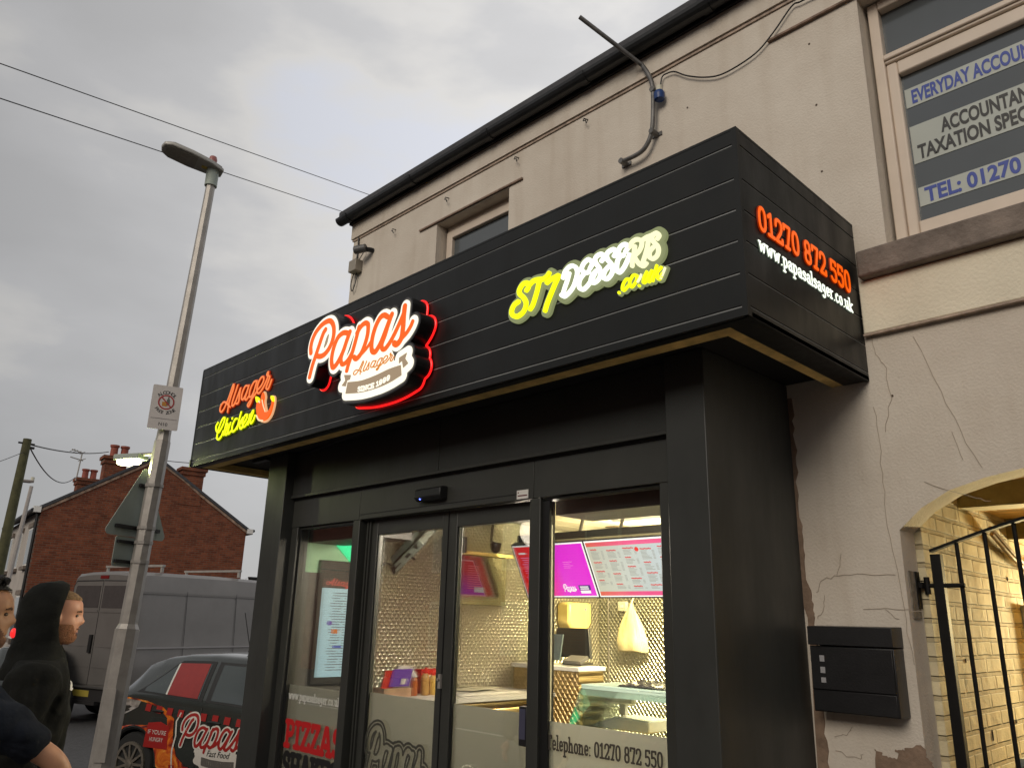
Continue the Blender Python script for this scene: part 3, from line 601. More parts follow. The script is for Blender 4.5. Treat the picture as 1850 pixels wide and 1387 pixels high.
pR = [.0165, .0160, .0160, .0140, .0150, .0155, .0095, .0160, .0140, .0175, .0125]
ALS = [[(240,650),(215,652),(170,710),(150,790),(170,830),(210,790),(250,710),(290,620),(340,480),(380,360),(400,335),(390,420),(350,540),(310,680),(285,830)],
 [(215,652),(250,655),(290,690),(330,740)],
 [(470,345),(440,440),(400,560),(370,660),(370,720),(400,700),(440,620)],
 [(440,620),(480,510),(520,400),(510,450),(500,530),(490,620),(470,670),(440,680)],
 [(650,360),(610,360),(570,430),(540,530),(540,600),(575,590),(630,470),(670,350)],
 [(670,350),(630,480),(600,580),(620,610),(670,540)],
 [(800,270),(760,290),(710,380),(680,480),(680,560),(720,540),(770,420),(815,270)],
 [(815,270),(770,420),(730,560),(700,660),(660,730),(645,700),(680,640),(760,540),(820,440)],
 [(815,440),(880,370),(930,270),(930,200),(890,210),(840,300),(815,400),(820,480),(850,490),(900,430),(950,340)],
 [(950,340),(1000,220),(1015,110),(990,170),(1040,190),(1020,270),(980,380),(985,420),(1020,400),(1075,250)]]
CHK = [[(115,1020),(80,1090),(90,1170),(130,1190),(190,1090),(230,990),(235,930),(200,950),(150,1060),(110,1190),(95,1290),(120,1320),(170,1270),(210,1170)],
 [(285,950),(240,1120),(215,1240)], [(240,1120),(280,1040),(290,1080),(250,1200),(255,1240),(300,1190)],
 [(340,1020),(300,1150),(300,1220),(345,1170)], [(372,935),(368,950)],
 [(455,950),(430,950),(385,1030),(365,1110),(370,1180),(420,1150),(460,1080)],
 [(530,830),(500,940),(455,1130)], [(480,1060),(545,960),(560,930),(540,1010),(500,1050),(520,1130),(560,1080)],
 [(560,1060),(620,960),(640,880),(600,890),(560,1000),(560,1090),(600,1080),(650,1000)],
 [(690,870),(650,1050)], [(655,1000),(710,860),(745,800),(740,850),(700,960),(700,1030),(740,990),(778,890)]]
yA = FY-0.022
sA = [tr(C3, s_, yA) for s_ in ALS]
# word "Alsager Chicken" with chilli
t1 = thing('illuminated_sign', (-5.6, FY-0.03, 2.95), 'lit sign reading Alsager Chicken in orange and yellow script beside an orange chilli', 'shop sign')
shape([(s_, .0052) for s_ in sA], [], .0065, fr2(FY), 0.0015, 0.009, 'letter_return', emat('orange_return_lit', (0.42, 0.02, 0.0), 0.6), t1, cell=0.003)
shape([(s_, .0052) for s_ in sA], [], .0, fr2(FY), 0.010, 0.016, 'script_word', ORG2, t1, cell=0.0022)
sC = [tr(C3, s_, yA) for s_ in CHK]
shape([(s_, .0058) for s_ in sC], [], .0065, fr2(FY), 0.0015, 0.009, 'letter_return', emat('olive_return_lit', (0.16, 0.22, 0.0), 0.5), t1, cell=0.003)
shape([(s_, .0062) for s_ in sC], [], .0, fr2(FY), 0.010, 0.016, 'script_word', YEL, t1, cell=0.0022)
q3 = lambda pts, k=5: [tuple(p) for p in cat([tuple(onY(380+a/9.9083, 660+b/9.9083, yA)[[0, 2]]) for a, b in pts], k, True)]
chil = [(825,660),(812,780),(830,900),(880,985),(940,1000),(1010,960),(1070,870),(1110,740),(1125,640),(1120,560),(1085,545),(1062,590),(1085,630),(1080,700),(1040,790),(990,830),(965,760),(950,640),(962,560),(940,470),(905,540),(892,610),(850,650)]
shape([], [q3(chil)], .006, fr2(FY), 0.0015, 0.012, 'chilli_edge', emat('cream_edge_lit', (0.95, 0.5, 0.25), 0.8), t1, cell=0.003)
shape([], [q3(chil)], -.004, fr2(FY), 0.013, 0.022, 'chilli', ORG, t1, cell=0.0025)
shape([], [q3([(815,560),(865,600),(850,655),(822,640)], 3)], .003, fr2(FY), 0.0125, 0.0235, 'chilli_leaf', YEL, t1, cell=0.0025)
shape([], [q3([(1085,548),(1118,560),(1120,640),(1092,600)], 3)], .002, fr2(FY), 0.0125, 0.0235, 'chilli_leaf', YEL, t1, cell=0.0025)
shape([(tr(C3, [(930,620),(950,720),(985,825)], yA), .004), (tr(C3, [(830,900),(870,975),(940,990)], yA), .006), (tr(C3, [(870,640),(885,660)], yA), .006)], [], 0, fr2(FY), 0.0225, 0.025, 'chilli_highlight', emat('pale_highlight_lit', (1, 0.75, 0.45), 0.95), t1, cell=0.0025)
# --------- big Papas can sign
t2 = thing('illuminated_sign', (-3.35, yP, 2.95), 'large lit sign reading Papas Alsager in orange on white, with red glowing outline', 'shop sign')
XZ = lambda px, py: tuple(onY(px, py, yP)[[0, 2]])
c1 = lambda a, b: XZ(540+a/6.933, 530+b/6.933)
# ribbon polygons
rib = [c1(630,1115)] + [tuple(p) for p in cat([c1(635,1115), c1(800,1095), c1(980,1030), c1(1150,950), c1(1297,900)], 5)] + [tuple(p) for p in cat([c1(1305,1030), c1(1160,1120), c1(1000,1190), c1(800,1245), c1(602,1262)], 5)]
tailL = [c1(585,1025), c1(672,1025), c1(658,1085), c1(625,1095), c1(605,1170), c1(553,1162), c1(600,1095)]
tailR = [c1(1275,810), c1(1375,745), c1(1352,820), c1(1390,880), c1(1325,940), c1(1312,850), c1(1272,885)]
base = [(s_, 0.0) for s_ in pS]
als2 = []   # small "Alsager": affine copy of the big word
A0 = np.array([sA[0][0], sA[0][0]]); allA = np.array([p for s_ in sA for p in s_]); lo_, hi_ = allA.min(0), allA.max(0)
bl, br_, tl_ = np.array(c1(705,1050)), np.array(c1(1215,880)), np.array(c1(705,890))
wA = (hi_[0]-lo_[0]); hA = (hi_[1]-lo_[1])
p00 = np.array(c1(700,1055)); p10 = np.array(c1(1205,905)); hh = float(c1(1215,740)[1]-p10[1])*1.06
def mapA(p, q00=p00, q10=p10, h=hh, sh=0.0):
    u = (p[0]-lo_[0])/wA; v = (p[1]-lo_[1])/hA; return tuple(q00+(q10-q00)*u+np.array([sh*v, h*v]))
als2 = [[mapA(p) for p in s_] for s_ in sA]
body_str = [(s_, 0.0) for s_ in pS]+[(als2[0], 0.0), (als2[5], 0), (als2[8], 0)]
shape(body_str, [rib, tailL, tailR], 0.037, fr2(yP), 0.003, 0.008, 'face_panel', WHT, t2, cell=0.004, holes=False)
shape(body_str, [rib, tailL, tailR], 0.056, fr2(yP), -0.085, 0.002, 'can', CAN, t2, cell=0.006, holes=False)
shape(body_str, [rib, tailL, tailR], 0.049, fr2(yP), 0.0025, 0.0032, 'can_rim', mat('can_rim_grey', (0.09, 0.085, 0.08), 0.35), t2, cell=0.005)
shape([(s_, r) for s_, r in zip(pS, pR)], [], 0.0, fr2(yP), 0.009, 0.014, 'script_word', ORG, t2, cell=0.0028)
shape([(s_, .0030) for s_ in als2], [], 0.0, fr2(yP), 0.009, 0.0125, 'script_word', SAND, t2, cell=0.0016)
shape([], [rib], 0.0, fr2(yP), 0.009, 0.011, 'ribbon', TAN, t2, cell=0.003); shape([], [tailL], 0.0, fr2(yP), 0.009, 0.011, 'ribbon_tail', TAN, t2, cell=0.003); shape([], [tailR], 0.0, fr2(yP), 0.009, 0.011, 'ribbon_tail', TAN, t2, cell=0.003)
sl = [c1(395,515), c1(365,560), c1(330,690), c1(372,630)]
shape([], [[tuple(p) for p in cat(sl, 4, True)]], 0.0, fr2(yP), 0.009, 0.011, 'counter_detail', TAN, t2, cell=0.003)
a_, b_ = np.array(c1(755,1235)), np.array(c1(1165,1085)); hS = float(c1(1165,1022)[1]-b_[1])*0.98
a_ = a_+np.array([0, -0.002]); Ls = b_-a_
def ribc(u, v):
    t_ = u; return (a_[0]+Ls[0]*t_, a_[1]+Ls[1]*t_-0.012*math.sin(PI*t_)+v)
sw = slab('SINCE 1999', 0, 0, 1.0, width=1.0, r=0.09)
sw = [([ribc(u, v*hS*1.05) for u, v in p], 0.0036) for p, r in sw]
shape(sw, [], 0.0, fr2(yP), 0.0115, 0.014, 'ribbon_lettering', WHT, t2, cell=0.0018)
# red glowing outline tube, against the boards
xs_, ys_, D_ = sdf_grid(body_str, [rib, tailL, tailR], 0.006, 0.12)
lp_ = contours(xs_, ys_, D_, 0.060); lp_ = max(lp_, key=len); lp_ = lp_[::2]; lp_.append(lp_[0])
mb = MB(); mb.tube([(u, FY-0.016, v) for u, v in lp_], 0.0065, 6, caps=False); mb.build('neon_outline', RED, t2, sm=True)
for k, (px, py) in enumerate(((610,590),(700,560),(640,650),(730,640))):
    p = onY(px, py, FY); mb = MB(); mb.tube([(p[0], FY-0.001, p[2]), (p[0], FY-0.03, p[2])], 0.012, 8); mb.build('fixing_post', CAN, t2)
# --------- ST7 desserts sign
t3 = thing('illuminated_sign', (-2.3, FY-0.03, 3.1), 'lit sign reading ST7 DESSERTS .co.uk in yellow and cream script on olive backing', 'shop sign')
yD = FY-0.03
ST7 = [[(460,620),(500,560),(500,480),(440,470),(370,510),(310,620),(320,700),(400,780),(450,880),(430,1000),(370,1100),(260,1170),(170,1140),(150,1050),(200,930),(290,860)],
 [(540,490),(600,430),(700,400),(800,390),(880,340),(930,270)], [(730,420),(690,600),(640,780),(590,930),(540,1010)],
 [(890,460),(960,400),(1060,350),(1125,325),(1050,500),(960,720),(890,900),(850,1040)]]
D4 = [[(1225,360),(1260,240),(1340,140),(1430,110),(1500,160),(1520,260),(1490,400),(1430,560),(1340,680),(1250,750),(1190,720)], [(1350,270),(1310,420),(1260,560),(1220,700)]]
E5 = [[(945,575),(965,530),(935,500),(895,530),(875,580),(900,610),(935,605)], [(900,612),(860,670),(855,730),(890,750),(940,700),(985,620)]]
S5 = [[(350,700),(385,650),(380,590),(330,580),(260,620),(230,690),(260,760),(310,830),(330,920),(310,1010),(240,1080),(180,1085),(160,1030),(190,950),(250,880)],
 [(575,610),(605,560),(590,500),(540,500),(470,540),(440,600),(460,680),(520,750),(550,840),(530,930),(470,1010),(410,1020),(385,970),(410,880),(475,800)],
 [(780,530),(815,470),(800,410),(740,410),(680,460),(650,540),(670,600),(740,600)], [(690,610),(640,690),(620,800),(630,880),(680,900),(750,820),(810,700),(850,590)]]
P5 = [[(850,450),(890,370),(960,320),(1030,320),(1070,360),(1060,450),(1010,540),(940,600)], [(945,440),(930,560),(900,680),(900,790)], [(930,620),(980,700),(1040,770),(1100,790),(1150,745)],
 [(1080,330),(1150,280),(1230,250),(1290,220)], [(1190,300),(1170,450),(1130,600),(1090,720)],
 [(1350,300),(1380,250),(1340,200),(1280,230),(1250,300),(1290,370),(1350,430),(1370,520),(1340,610),(1270,660),(1210,630),(1210,540),(1270,460)]]
K5 = [[(655,1262),(657,1268)], [(830,1020),(780,1030),(730,1110),(715,1200),(750,1220),(820,1140)], [(900,960),(850,1050),(850,1130),(890,1160),(960,1060),(980,970),(940,945),(900,960)], [(1015,1138),(1018,1142)],
 [(1150,890),(1100,1000),(1090,1080),(1130,1070),(1190,960),(1240,870)], [(1240,870),(1195,1000),(1190,1070),(1235,1030)], [(1330,780),(1290,920),(1260,1050)], [(1410,810),(1350,880),(1290,935),(1330,930),(1350,1010),(1390,1010),(1430,920)]]
K6 = [[(990,1070),(1030,1000),(1050,940)], [(1400,1010),(1440,920),(1478,820)]]
g1 = [tr(C4, s_, yD) for s_ in ST7]; g2 = [tr(C4, s_, yD) for s_ in D4]+[tr(R5, s_, yD) for s_ in E5]+[tr(C5, s_, yD) for s_ in S5]; g3 = [tr(C5, s_, yD) for s_ in P5]; g4 = [tr(C5, s_, yD) for s_ in K5]; g5 = [tr(C5, s_, yD) for s_ in K6]
shape([(s_, .012) for s_ in g1+g2+g3], [], .0175, fr2(FY), 0.002, 0.018, 'backing_panel', OLV, t3, cell=0.004, holes=False)
shape([(s_, .006) for s_ in g4+g5], [], .005, fr2(FY), 0.002, 0.016, 'backing_panel', OLV, t3, cell=0.003)
shape([(s_, .0112) for s_ in g1], [], 0, fr2(FY), 0.019, 0.030, 'script_word', YEL, t3, cell=0.0025)
shape([(s_, .0088) for s_ in g2], [], 0, fr2(FY), 0.019, 0.030, 'script_word', WH2, t3, cell=0.0025)
shape([(s_, .0085) for s_ in g3], [], 0, fr2(FY), 0.019, 0.030, 'script_word', PAL, t3, cell=0.0025)
shape([(s_, .0056) for s_ in g4], [], 0, fr2(FY), 0.017, 0.026, 'script_word', YEL, t3, cell=0.0022)
shape([(s_, .0035) for s_ in g5], [], 0, fr2(FY), 0.017, 0.026, 'script_stroke', PAL, t3, cell=0.0022)
# --------- side face lettering
t4 = thing('illuminated_sign', (FX1+0.02, 2.9, 3.05), 'lit orange phone number over a white web address on the short side of the fascia', 'shop sign')
frx = lambda u, v, w: (FX1+w, u, v)
nb = slab('01270 872 550', 2.510, 3.182, 0.112, width=0.838, r=0.066)
shape(nb, [], 0.0, frx, 0.0068, 0.009, 'phone_number', ORG, t4, cell=0.0022)
shape(nb, [], 0.0025, frx, 0.0015, 0.0065, 'letter_return', emat('deep_orange_return', (0.8, 0.05, 0.0), 0.22), t4, cell=0.003)
ub = slab('www.papasalsager.co.uk', 2.505, 3.092, 0.066, width=0.842, r=0.048)
shape(ub, [], 0.0, frx, 0.0055, 0.0075, 'web_address', WH2, t4, cell=0.0016)
shape(ub, [], 0.0022, frx, 0.0015, 0.0052, 'letter_return', emat('white_return_lit', (0.45, 0.55, 0.42), 0.22), t4, cell=0.003)
# ================================================================== entrance porch
PX0, PX1, PYF, YR = -5.276, -1.653, 2.718, 2.804       # outer box, front plane, recessed frame plane
IXL, IXR = -5.016, -1.845
pb = thing('shop_porch', (-3.4, PYF, 0), 'anthracite panelled projecting shopfront box under the fascia, with glazed entrance', 'shopfront')
mb = MB(); mb.box((PX0, PYF, 0.0), (IXL, YW-0.003, 2.86)); mb.build('pillar', M['clad'], pb, bevel=0.004)
mb = MB(); mb.box((IXR, PYF, 0.0), (PX1, YW-0.003, 2.86)); mb.build('pillar', M['clad'], pb, bevel=0.004)
mb = MB(); mb.box((IXL+0.001, YR-0.022, 2.553), (-3.4185, YR+0.12, 2.86)); mb.box((-3.4150, YR-0.022, 2.553), (IXR-0.001, YR+0.12, 2.86)); mb.build('head_panel', M['clad'], pb, bevel=0.002)
mb = MB(); mb.box((IXL+0.001, YR-0.034, 2.533), (IXR-0.001, YR+0.1, 2.551)); mb.build('head_trim', M['frame'], pb, bevel=0.002)
mb = MB(); mb.box((IXL+0.001, YR-0.008, 2.523), (IXR-0.001, YR+0.1, 2.532)); mb.build('shadow_gap', M['seal'], pb)
# header box of the sliding door
mb = MB()
mb.box((IXL+0.001, YR, 2.335), (-4.2015, YR+0.10, 2.522)); mb.box((-4.1985, YR, 2.335), (-2.6915, YR+0.10, 2.522)); mb.box((-2.6885, YR, 2.335), (IXR-0.001, YR+0.10, 2.522))
mb.build('door_header', M['frame'], pb, bevel=0.0015)
mb = MB(); mb.box((-4.19, YR-0.003, 2.364), (-2.72, YR-0.0005, 2.366)); mb.build('header_seam', M['seal'], pb)
mb = MB()
mb.box((IXL+0.001, YR+0.001, 0), (-4.935, YR+0.09, 2.334)); mb.box((-4.262, YR+0.001, 0), (-4.190, YR+0.09, 2.334)); mb.box((-2.716, YR+0.001, 0), (-2.645, YR+0.09, 2.334)); mb.box((-1.945, YR+0.001, 0), (IXR-0.001, YR+0.09, 2.334))
mb.box((-4.934, YR+0.001, 0), (-4.263, YR+0.08, 0.1)); mb.box((-2.644, YR+0.001, 0), (-1.946, YR+0.08, 0.1)); mb.box((-4.934, YR+0.02, 2.318), (-4.263, YR+0.08, 2.334)); mb.box((-2.644, YR+0.02, 2.322), (-1.946, YR+0.08, 2.334))
mb.build('window_frame', M['frame'], pb, bevel=0.003)
mb = MB()
for x0, x1 in ((-4.934, -4.915), (-4.28, -4.263), (-2.644, -2.60), (-1.958, -1.946)): mb.box((x0, YR+0.02, 0.101), (x1, YR+0.06, 2.317))
mb.build('glazing_gasket', M['seal'], pb)
mb = MB(); mb.box((-4.914, YR+0.034, 0.101), (-4.281, YR+0.044, 2.317)); mb.build('pane', M['glass'], pb)
mb = MB(); mb.box((-2.599, YR+0.034, 0.101), (-1.959, YR+0.044, 2.321)); mb.build('pane', M['glass'], pb)
FZ = 1.322
mb = MB(); mb.box((-4.914, YR+0.0455, 0.101), (-4.281, YR+0.048, FZ)); fL = mb.build('frosted_film', M['frost'], pb)
mb = MB(); mb.box((-2.6435, YR+0.0455, 0.101), (-1.959, YR+0.048, FZ)); fR = mb.build('frosted_film', M['frost'], pb)
# sliding leaves, each its own part with glass and film sub-parts
YD = YR+0.055
def leaf(x0, x1, sl, sr, ztop, handle):
    mb = MB(); mb.box((x0, YD, 0.02), (x0+sl, YD+0.045, 2.333)); mb.box((x1-sr, YD, 0.02), (x1, YD+0.045, 2.333)); mb.box((x0+sl, YD, ztop), (x1-sr, YD+0.045, 2.333)); mb.box((x0+sl, YD, 0.02), (x1-sr, YD+0.045, 0.12))
    d = mb.build('sliding_door', M['frame'], pb, bevel=0.003)
    mb = MB(); mb.box((x0+sl, YD+0.018, 0.12), (x1-sr, YD+0.027, ztop)); mb.build('pane', M['glass'], d)
    mb = MB(); mb.box((x0+sl, YD+0.0285, 0.12), (x1-sr, YD+0.031, FZ+0.012)); mb.build('frosted_film', M['frost'], d)
    mb = MB(); mb.box((x0+sl, YD+0.010, 0.12), (x0+sl+0.008, YD+0.017, ztop)); mb.box((x1-sr-0.006, YD+0.010, 0.12), (x1-sr, YD+0.017, ztop)); mb.build('glazing_gasket', M['seal'], d)
    return d
dL = leaf(-4.188, -3.395, 0.120, 0.050, 2.240, 0)
dR = leaf(-3.391, -2.720, 0.070, 0.045, 2.240, 1)
mb = MB(); mb.box((-3.3955, YD-0.004, 0.02), (-3.3905, YD+0.03, 2.333)); mb.build('meeting_seal', M['seal'], pb)
mb = MB(); mb.box((-4.165, YD-0.014, 0.02), (-4.150, YD-0.001, 2.33)); mb.box((-4.135, YD-0.014, 0.02), (-4.122, YD-0.001, 2.33)); mb.build('edge_rail', M['frame'], pb)
# little fittings
p = onY(797, 1230, YD); mb = MB(); mb.box((p[0]-0.012, YD-0.014, p[2]-0.035), (p[0]+0.008, YD-0.001, p[2]+0.035)); mb.tube([(p[0]-.002, YD-.014, p[2]+.01), (p[0]-.002, YD-.026, p[2]+.01)], 0.007, 10); mb.build('door_lock', M['steel'], dL)
p = onY(950, 1215, YD); q = onY(945, 1290, YD)
mb = MB(); mb.box((-2.752, YD-0.012, q[2]+0.05), (-2.722, YD-0.001, p[2]+0.06)); mb.tube([(-2.737, YD-.012, p[2]-.02), (-2.737, YD-.020, p[2]-.02)], 0.010, 12); mb.build('lock_plate', M['blackmetal'], dR, bevel=0.002)
hb = MB(); hb.box((-2.776, YD-0.042, q[2]-0.13), (-2.726, YD-0.001, q[2]+0.04)); hb.build('keypad', M['blackmetal'], dR, bevel=0.004)
mb = MB(); mb.box((-2.770, YD-0.044, q[2]-0.10), (-2.732, YD-0.0425, q[2]+0.03)); mb.build('keypad_face', mat('slate_blue_plastic', (0.07, 0.07, 0.11), 0.3), dR)
# sensor
p = onY(785, 893, YR); sn = thing('door_sensor', (p[0], YR-0.03, p[2]-0.03), 'small black motion sensor with a blue light above the sliding doors', 'sensor')
mb = MB(); mb.prism([(0, -0.035), (0.035, -0.038), (0.058, -0.02), (0.055, 0.025), (0.035, 0.035), (0, 0.037)], p[0]-0.115, p[0]+0.115, lambda u, v, w: (w, YR-0.001-u, p[2]+v)); mb.build('housing', M['seal'], sn, bevel=0.006)
mb = MB(); mb.ell((p[0]-0.065, YR-0.05, p[2]-0.026), (0.006, 0.006, 0.005), 8, 6); mb.build('indicator', emat('blue_indicator', (0.1, 0.16, 1.0), 5), sn)
p = onY(946, 893, YR); st_ = thing('notice_sticker', (p[0], YR, p[2]), 'small white notice sticker at the right end of the door header', 'sticker')
mb = MB(); mb.box((p[0]-0.045, YR-0.0035, p[2]-0.021), (p[0]+0.035, YR-0.0015, p[2]+0.023)); mb.build('backing', M['white'], st_)
mb = MB(); mb.box((p[0]-0.038, YR-0.0045, p[2]-0.008), (p[0]+0.028, YR-0.0037, p[2]-0.002)); mb.box((p[0]-0.038, YR-0.0045, p[2]+0.008), (p[0]-0.03, YR-0.0037, p[2]+0.014)); mb.build('print', mat('maroon_print', (0.12, 0.02, 0.02), 0.6), st_)
# lettering on the films
redv = mat('red_vinyl', (0.55, 0.012, 0.014), 0.5); blkv = mat('black_vinyl', (0.012, 0.012, 0.012), 0.5); grv = mat('grey_vinyl', (0.07, 0.06, 0.05), 0.5); palev = mat('pale_vinyl', (0.62, 0.62, 0.58), 0.5); olv = mat('dark_olive_vinyl', (0.055, 0.055, 0.045), 0.5)
yV = YR+0.0295; fv = lambda u, v, w: (u, yV-w, v)
zb = float(onY(500, 1343, YR+.03)[2]); 
shape(slab('PIZZAS', -4.885, zb-0.005, 0.165, width=0.66, r=0.10), [], 0.0, fv, 0.0, 0.0015, 'film_lettering', redv, fL, cell=0.004)
shape(slab('SHAKES', -4.885, zb-0.185, 0.16, width=0.64, r=0.11), [], 0.0, fv, 0.0, 0.0015, 'film_lettering', blkv, fL, cell=0.004)
shape(slab('www.papasalsager.co.uk', -4.885, 1.235, 0.052, width=0.60, r=0.07), [], 0.0, fv, 0.0, 0.0015, 'film_lettering', palev, fL, cell=0.003)
xT = float(onY(988, 1370, YR+.03)[0])
shape(slab('Telephone: 01270 872 550', xT, 1.205, 0.066, width=-1.985-xT, r=0.08), [], 0.0, fv, 0.0, 0.0015, 'film_lettering', grv, fR, cell=0.0025)
# Papas outline logos on the door films (same drawn word)
allP = np.array([p for s_ in pS for p in s_]); pl_, ph_ = allP.min(0), allP.max(0)
def mapP(p, x, z, w, h): return (x+(p[0]-pl_[0])/(ph_[0]-pl_[0])*w, z+(p[1]-pl_[1])/(ph_[1]-pl_[1])*h)
# undo the sign's climb so the word sits level, then use it on doors and car
def level(p): return (p[0], p[1])
yV2 = YD+0.012; fv2 = lambda u, v, w: (u, yV2-w, v)
def outline_logo(x, z, w, h, m, parent, fn, lw=0.006, name='film_logo', keep=1.0):
    ss = [([mapP(p, x, z, w, h) for p in s_], 0.0) for s_ in pS]
    xs, ys, D = sdf_grid(ss, [], 0.003, 0.05); o = None
    st2 = []
    for lev in (0.018, 0.037):
        for lp in contours(xs, ys, D, lev):
            if len(lp) > 25: st2.append((lp[::2]+[lp[0]], lw/2))
    shape(st2, [], 0.0, fn, 0.0, 0.0015, name, m, parent, cell=0.0028)
zl = float(onY(700, 1330, YD)[2])
outline_logo(-4.02, zl-0.235, 0.50, 0.27, olv, dL, fv2, 0.012)
xo = float(onY(825, 1365, YD)[0])
mb = MB()
for (cx, rr) in ((xo+0.075, 0.075), (xo+0.075, 0.042)):
    for k in range(18):
        a = PI*2*k/18; u, v = cx+rr*math.cos(a), zl-0.135+rr*math.sin(a); mb.obox((u, yV2, v), (-math.sin(a)*0.009, 0, math.cos(a)*0.009), (0, 0.001, 0), (math.cos(a)*0.003, 0, math.sin(a)*0.003))
for k in range(26):
    a = 0.4*PI*k/25; u = xo+0.16+0.40*k/25; mb.obox((u, yV2, zl-0.20-0.02*math.cos(k*1.1)), (0.006, 0, 0.004), (0, 0.001, 0), (-0.002, 0, 0.004))
mb.build('film_logo', mat('white_dashes', (0.75, 0.74, 0.62), 0.5), dR)
# ================================================================== shop interior
RX0, RX1, RY1, CZ = -5.10, -1.33, 6.27, 2.60
sr_ = thing('shop_room', (-3.0, 4.5, 0), 'takeaway interior lined with quilted steel sheet under a pale glossy ceiling, seen through the shopfront glass', 'room')
cream = mat('cream_wall_board', (0.62, 0.60, 0.48), 0.5); mint = mat('mint_green_lit_board', (0.36, 0.66, 0.42), 0.45, noise=0.15, nscale=2); greyw = mat('grey_reveal', (0.10, 0.095, 0.09), 0.5, noise=0.1)
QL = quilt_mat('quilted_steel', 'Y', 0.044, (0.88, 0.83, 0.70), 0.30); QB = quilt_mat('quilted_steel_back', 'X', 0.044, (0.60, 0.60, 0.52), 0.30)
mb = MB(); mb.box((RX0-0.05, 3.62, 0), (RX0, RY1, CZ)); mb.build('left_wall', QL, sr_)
mb = MB(); mb.box((RX0-0.05, 3.40, 0), (RX0+0.004, 3.585, CZ)); mb.build('tile_strip', mint, sr_)
mb = MB(); mb.box((RX0-0.05, 3.557, 1.5), (RX0+0.02, 3.60, CZ)); mb.build('corner_bead', quilt_mat('embossed_bead', 'Y', 0.03, (0.7, 0.7, 0.62), 0.2), sr_)
mb = MB(); mb.box((-5.015, YR+0.10, 0), (-5.012, 3.40, 2.20)); mb.build('reveal_lining', greyw, sr_)
mb = MB(); mb.box((-5.015, YR+0.10, 2.045), (-5.009, 3.40, CZ)); mb.build('green_lit_panel', mint, sr_)  # green LED light on the wall is put into the panel colour
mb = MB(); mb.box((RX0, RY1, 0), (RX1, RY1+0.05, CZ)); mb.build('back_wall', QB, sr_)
mb = MB(); mb.box((-4.985, RY1-0.012, 0), (-4.975, RY1-0.001, 2.0)); mb.box((-4.0, RY1-0.012, 0), (-3.985, RY1-0.001, 2.0)); mb.build('panel_joint', M['steel'], sr_)
mb = MB(); mb.box((RX1, 3.8, 0), (RX1+0.05, RY1, CZ)); mb.build('right_wall', cream, sr_)
mb = MB(); mb.box((-1.845, YR+0.1, 0), (-1.80, YW, CZ)); mb.build('reveal_lining', greyw, sr_)
cm = mat('glossy_ceiling_board', (0.70, 0.66, 0.54), 0.10, noise=0.05, nscale=3, spec=0.6)
mb = MB(); mb.box((-2.66, YR+0.13, 2.262), (-1.86, YR+0.42, 2.598)); mb.box((-5.0, YR+0.13, 2.245), (-4.20, YR+0.42, 2.598)); mb.build('blind_box', mat('dark_blind_box', (0.02, 0.018, 0.018), 0.5), sr_)
mb = MB(); x = RX0
while x < RX1-0.01: mb.box((x+0.003, YR+0.12 if x < -2.0 else YW+0.01, CZ), (min(x+0.25, RX1)-0.003, RY1, CZ+0.02)); x += 0.25
mb.build('ceiling', cm, sr_)
mb = MB(); mb.box((RX0, YR+0.12, CZ+0.021), (-1.86, RY1, CZ+0.03)); mb.box((-1.859, YW+0.01, CZ+0.021), (RX1, RY1, CZ+0.03)); mb.build('ceiling_backing', M['dark'], sr_)
mb = MB(); mb.box((RX0, 2.82, 0.004), (-1.86, RY1, 0.02)); mb.box((-1.859, YW+0.31, 0.004), (RX1, RY1, 0.02)); mb.build('floor', mat('brown_floor_tile', (0.16, 0.13, 0.10), 0.35, noise=0.2, nscale=5), sr_)
# ceiling lights
LM = emat('warm_light_diffuser', (1.0, 0.86, 0.50), 3.2)
def ceil_light(x, y, e, col, lab):
    e *= 1.0
    t = thing('ceiling_light', (x, y, CZ-0.02), lab, 'ceiling light', 'ceiling lights in the takeaway')
    mb = MB(); mb.box((x-0.30, y-0.08, CZ-0.018), (x+0.30, y+0.08, CZ-0.001)); mb.build('diffuser', LM, t)
    mb = MB(); mb.box((x-0.31, y-0.09, CZ-0.022), (x-0.301, y+0.09, CZ-0.001)); mb.box((x+0.301, y-0.09, CZ-0.022), (x+0.31, y+0.09, CZ-0.001)); mb.box((x-0.30, y-0.09, CZ-0.022), (x+0.30, y-0.081, CZ-0.001)); mb.box((x-0.30, y+0.081, CZ-0.022), (x+0.30, y+0.09, CZ-0.001)); mb.build('frame', M['white'], t)
    ld = bpy.data.lights.new('room_light', 'POINT'); ld.energy = e; ld.shadow_soft_size = 0.10; ld.color = col
    lo_ = bpy.data.objects.new('room_light', ld); lo_.location = (0, 0, -0.30); link(lo_, t)
ceil_light(-3.35, 3.5, 150, (1.0, 0.87, 0.70), 'ceiling light nearest the shop window, just inside the sliding doors')
ceil_light(-3.9, 5.45, 190, (1.0, 0.82, 0.42), 'ceiling light at the back left of the takeaway by the steel wall')
ceil_light(-2.4, 5.55, 170, (1.0, 0.88, 0.58), 'ceiling light at the back right behind the menu screens')
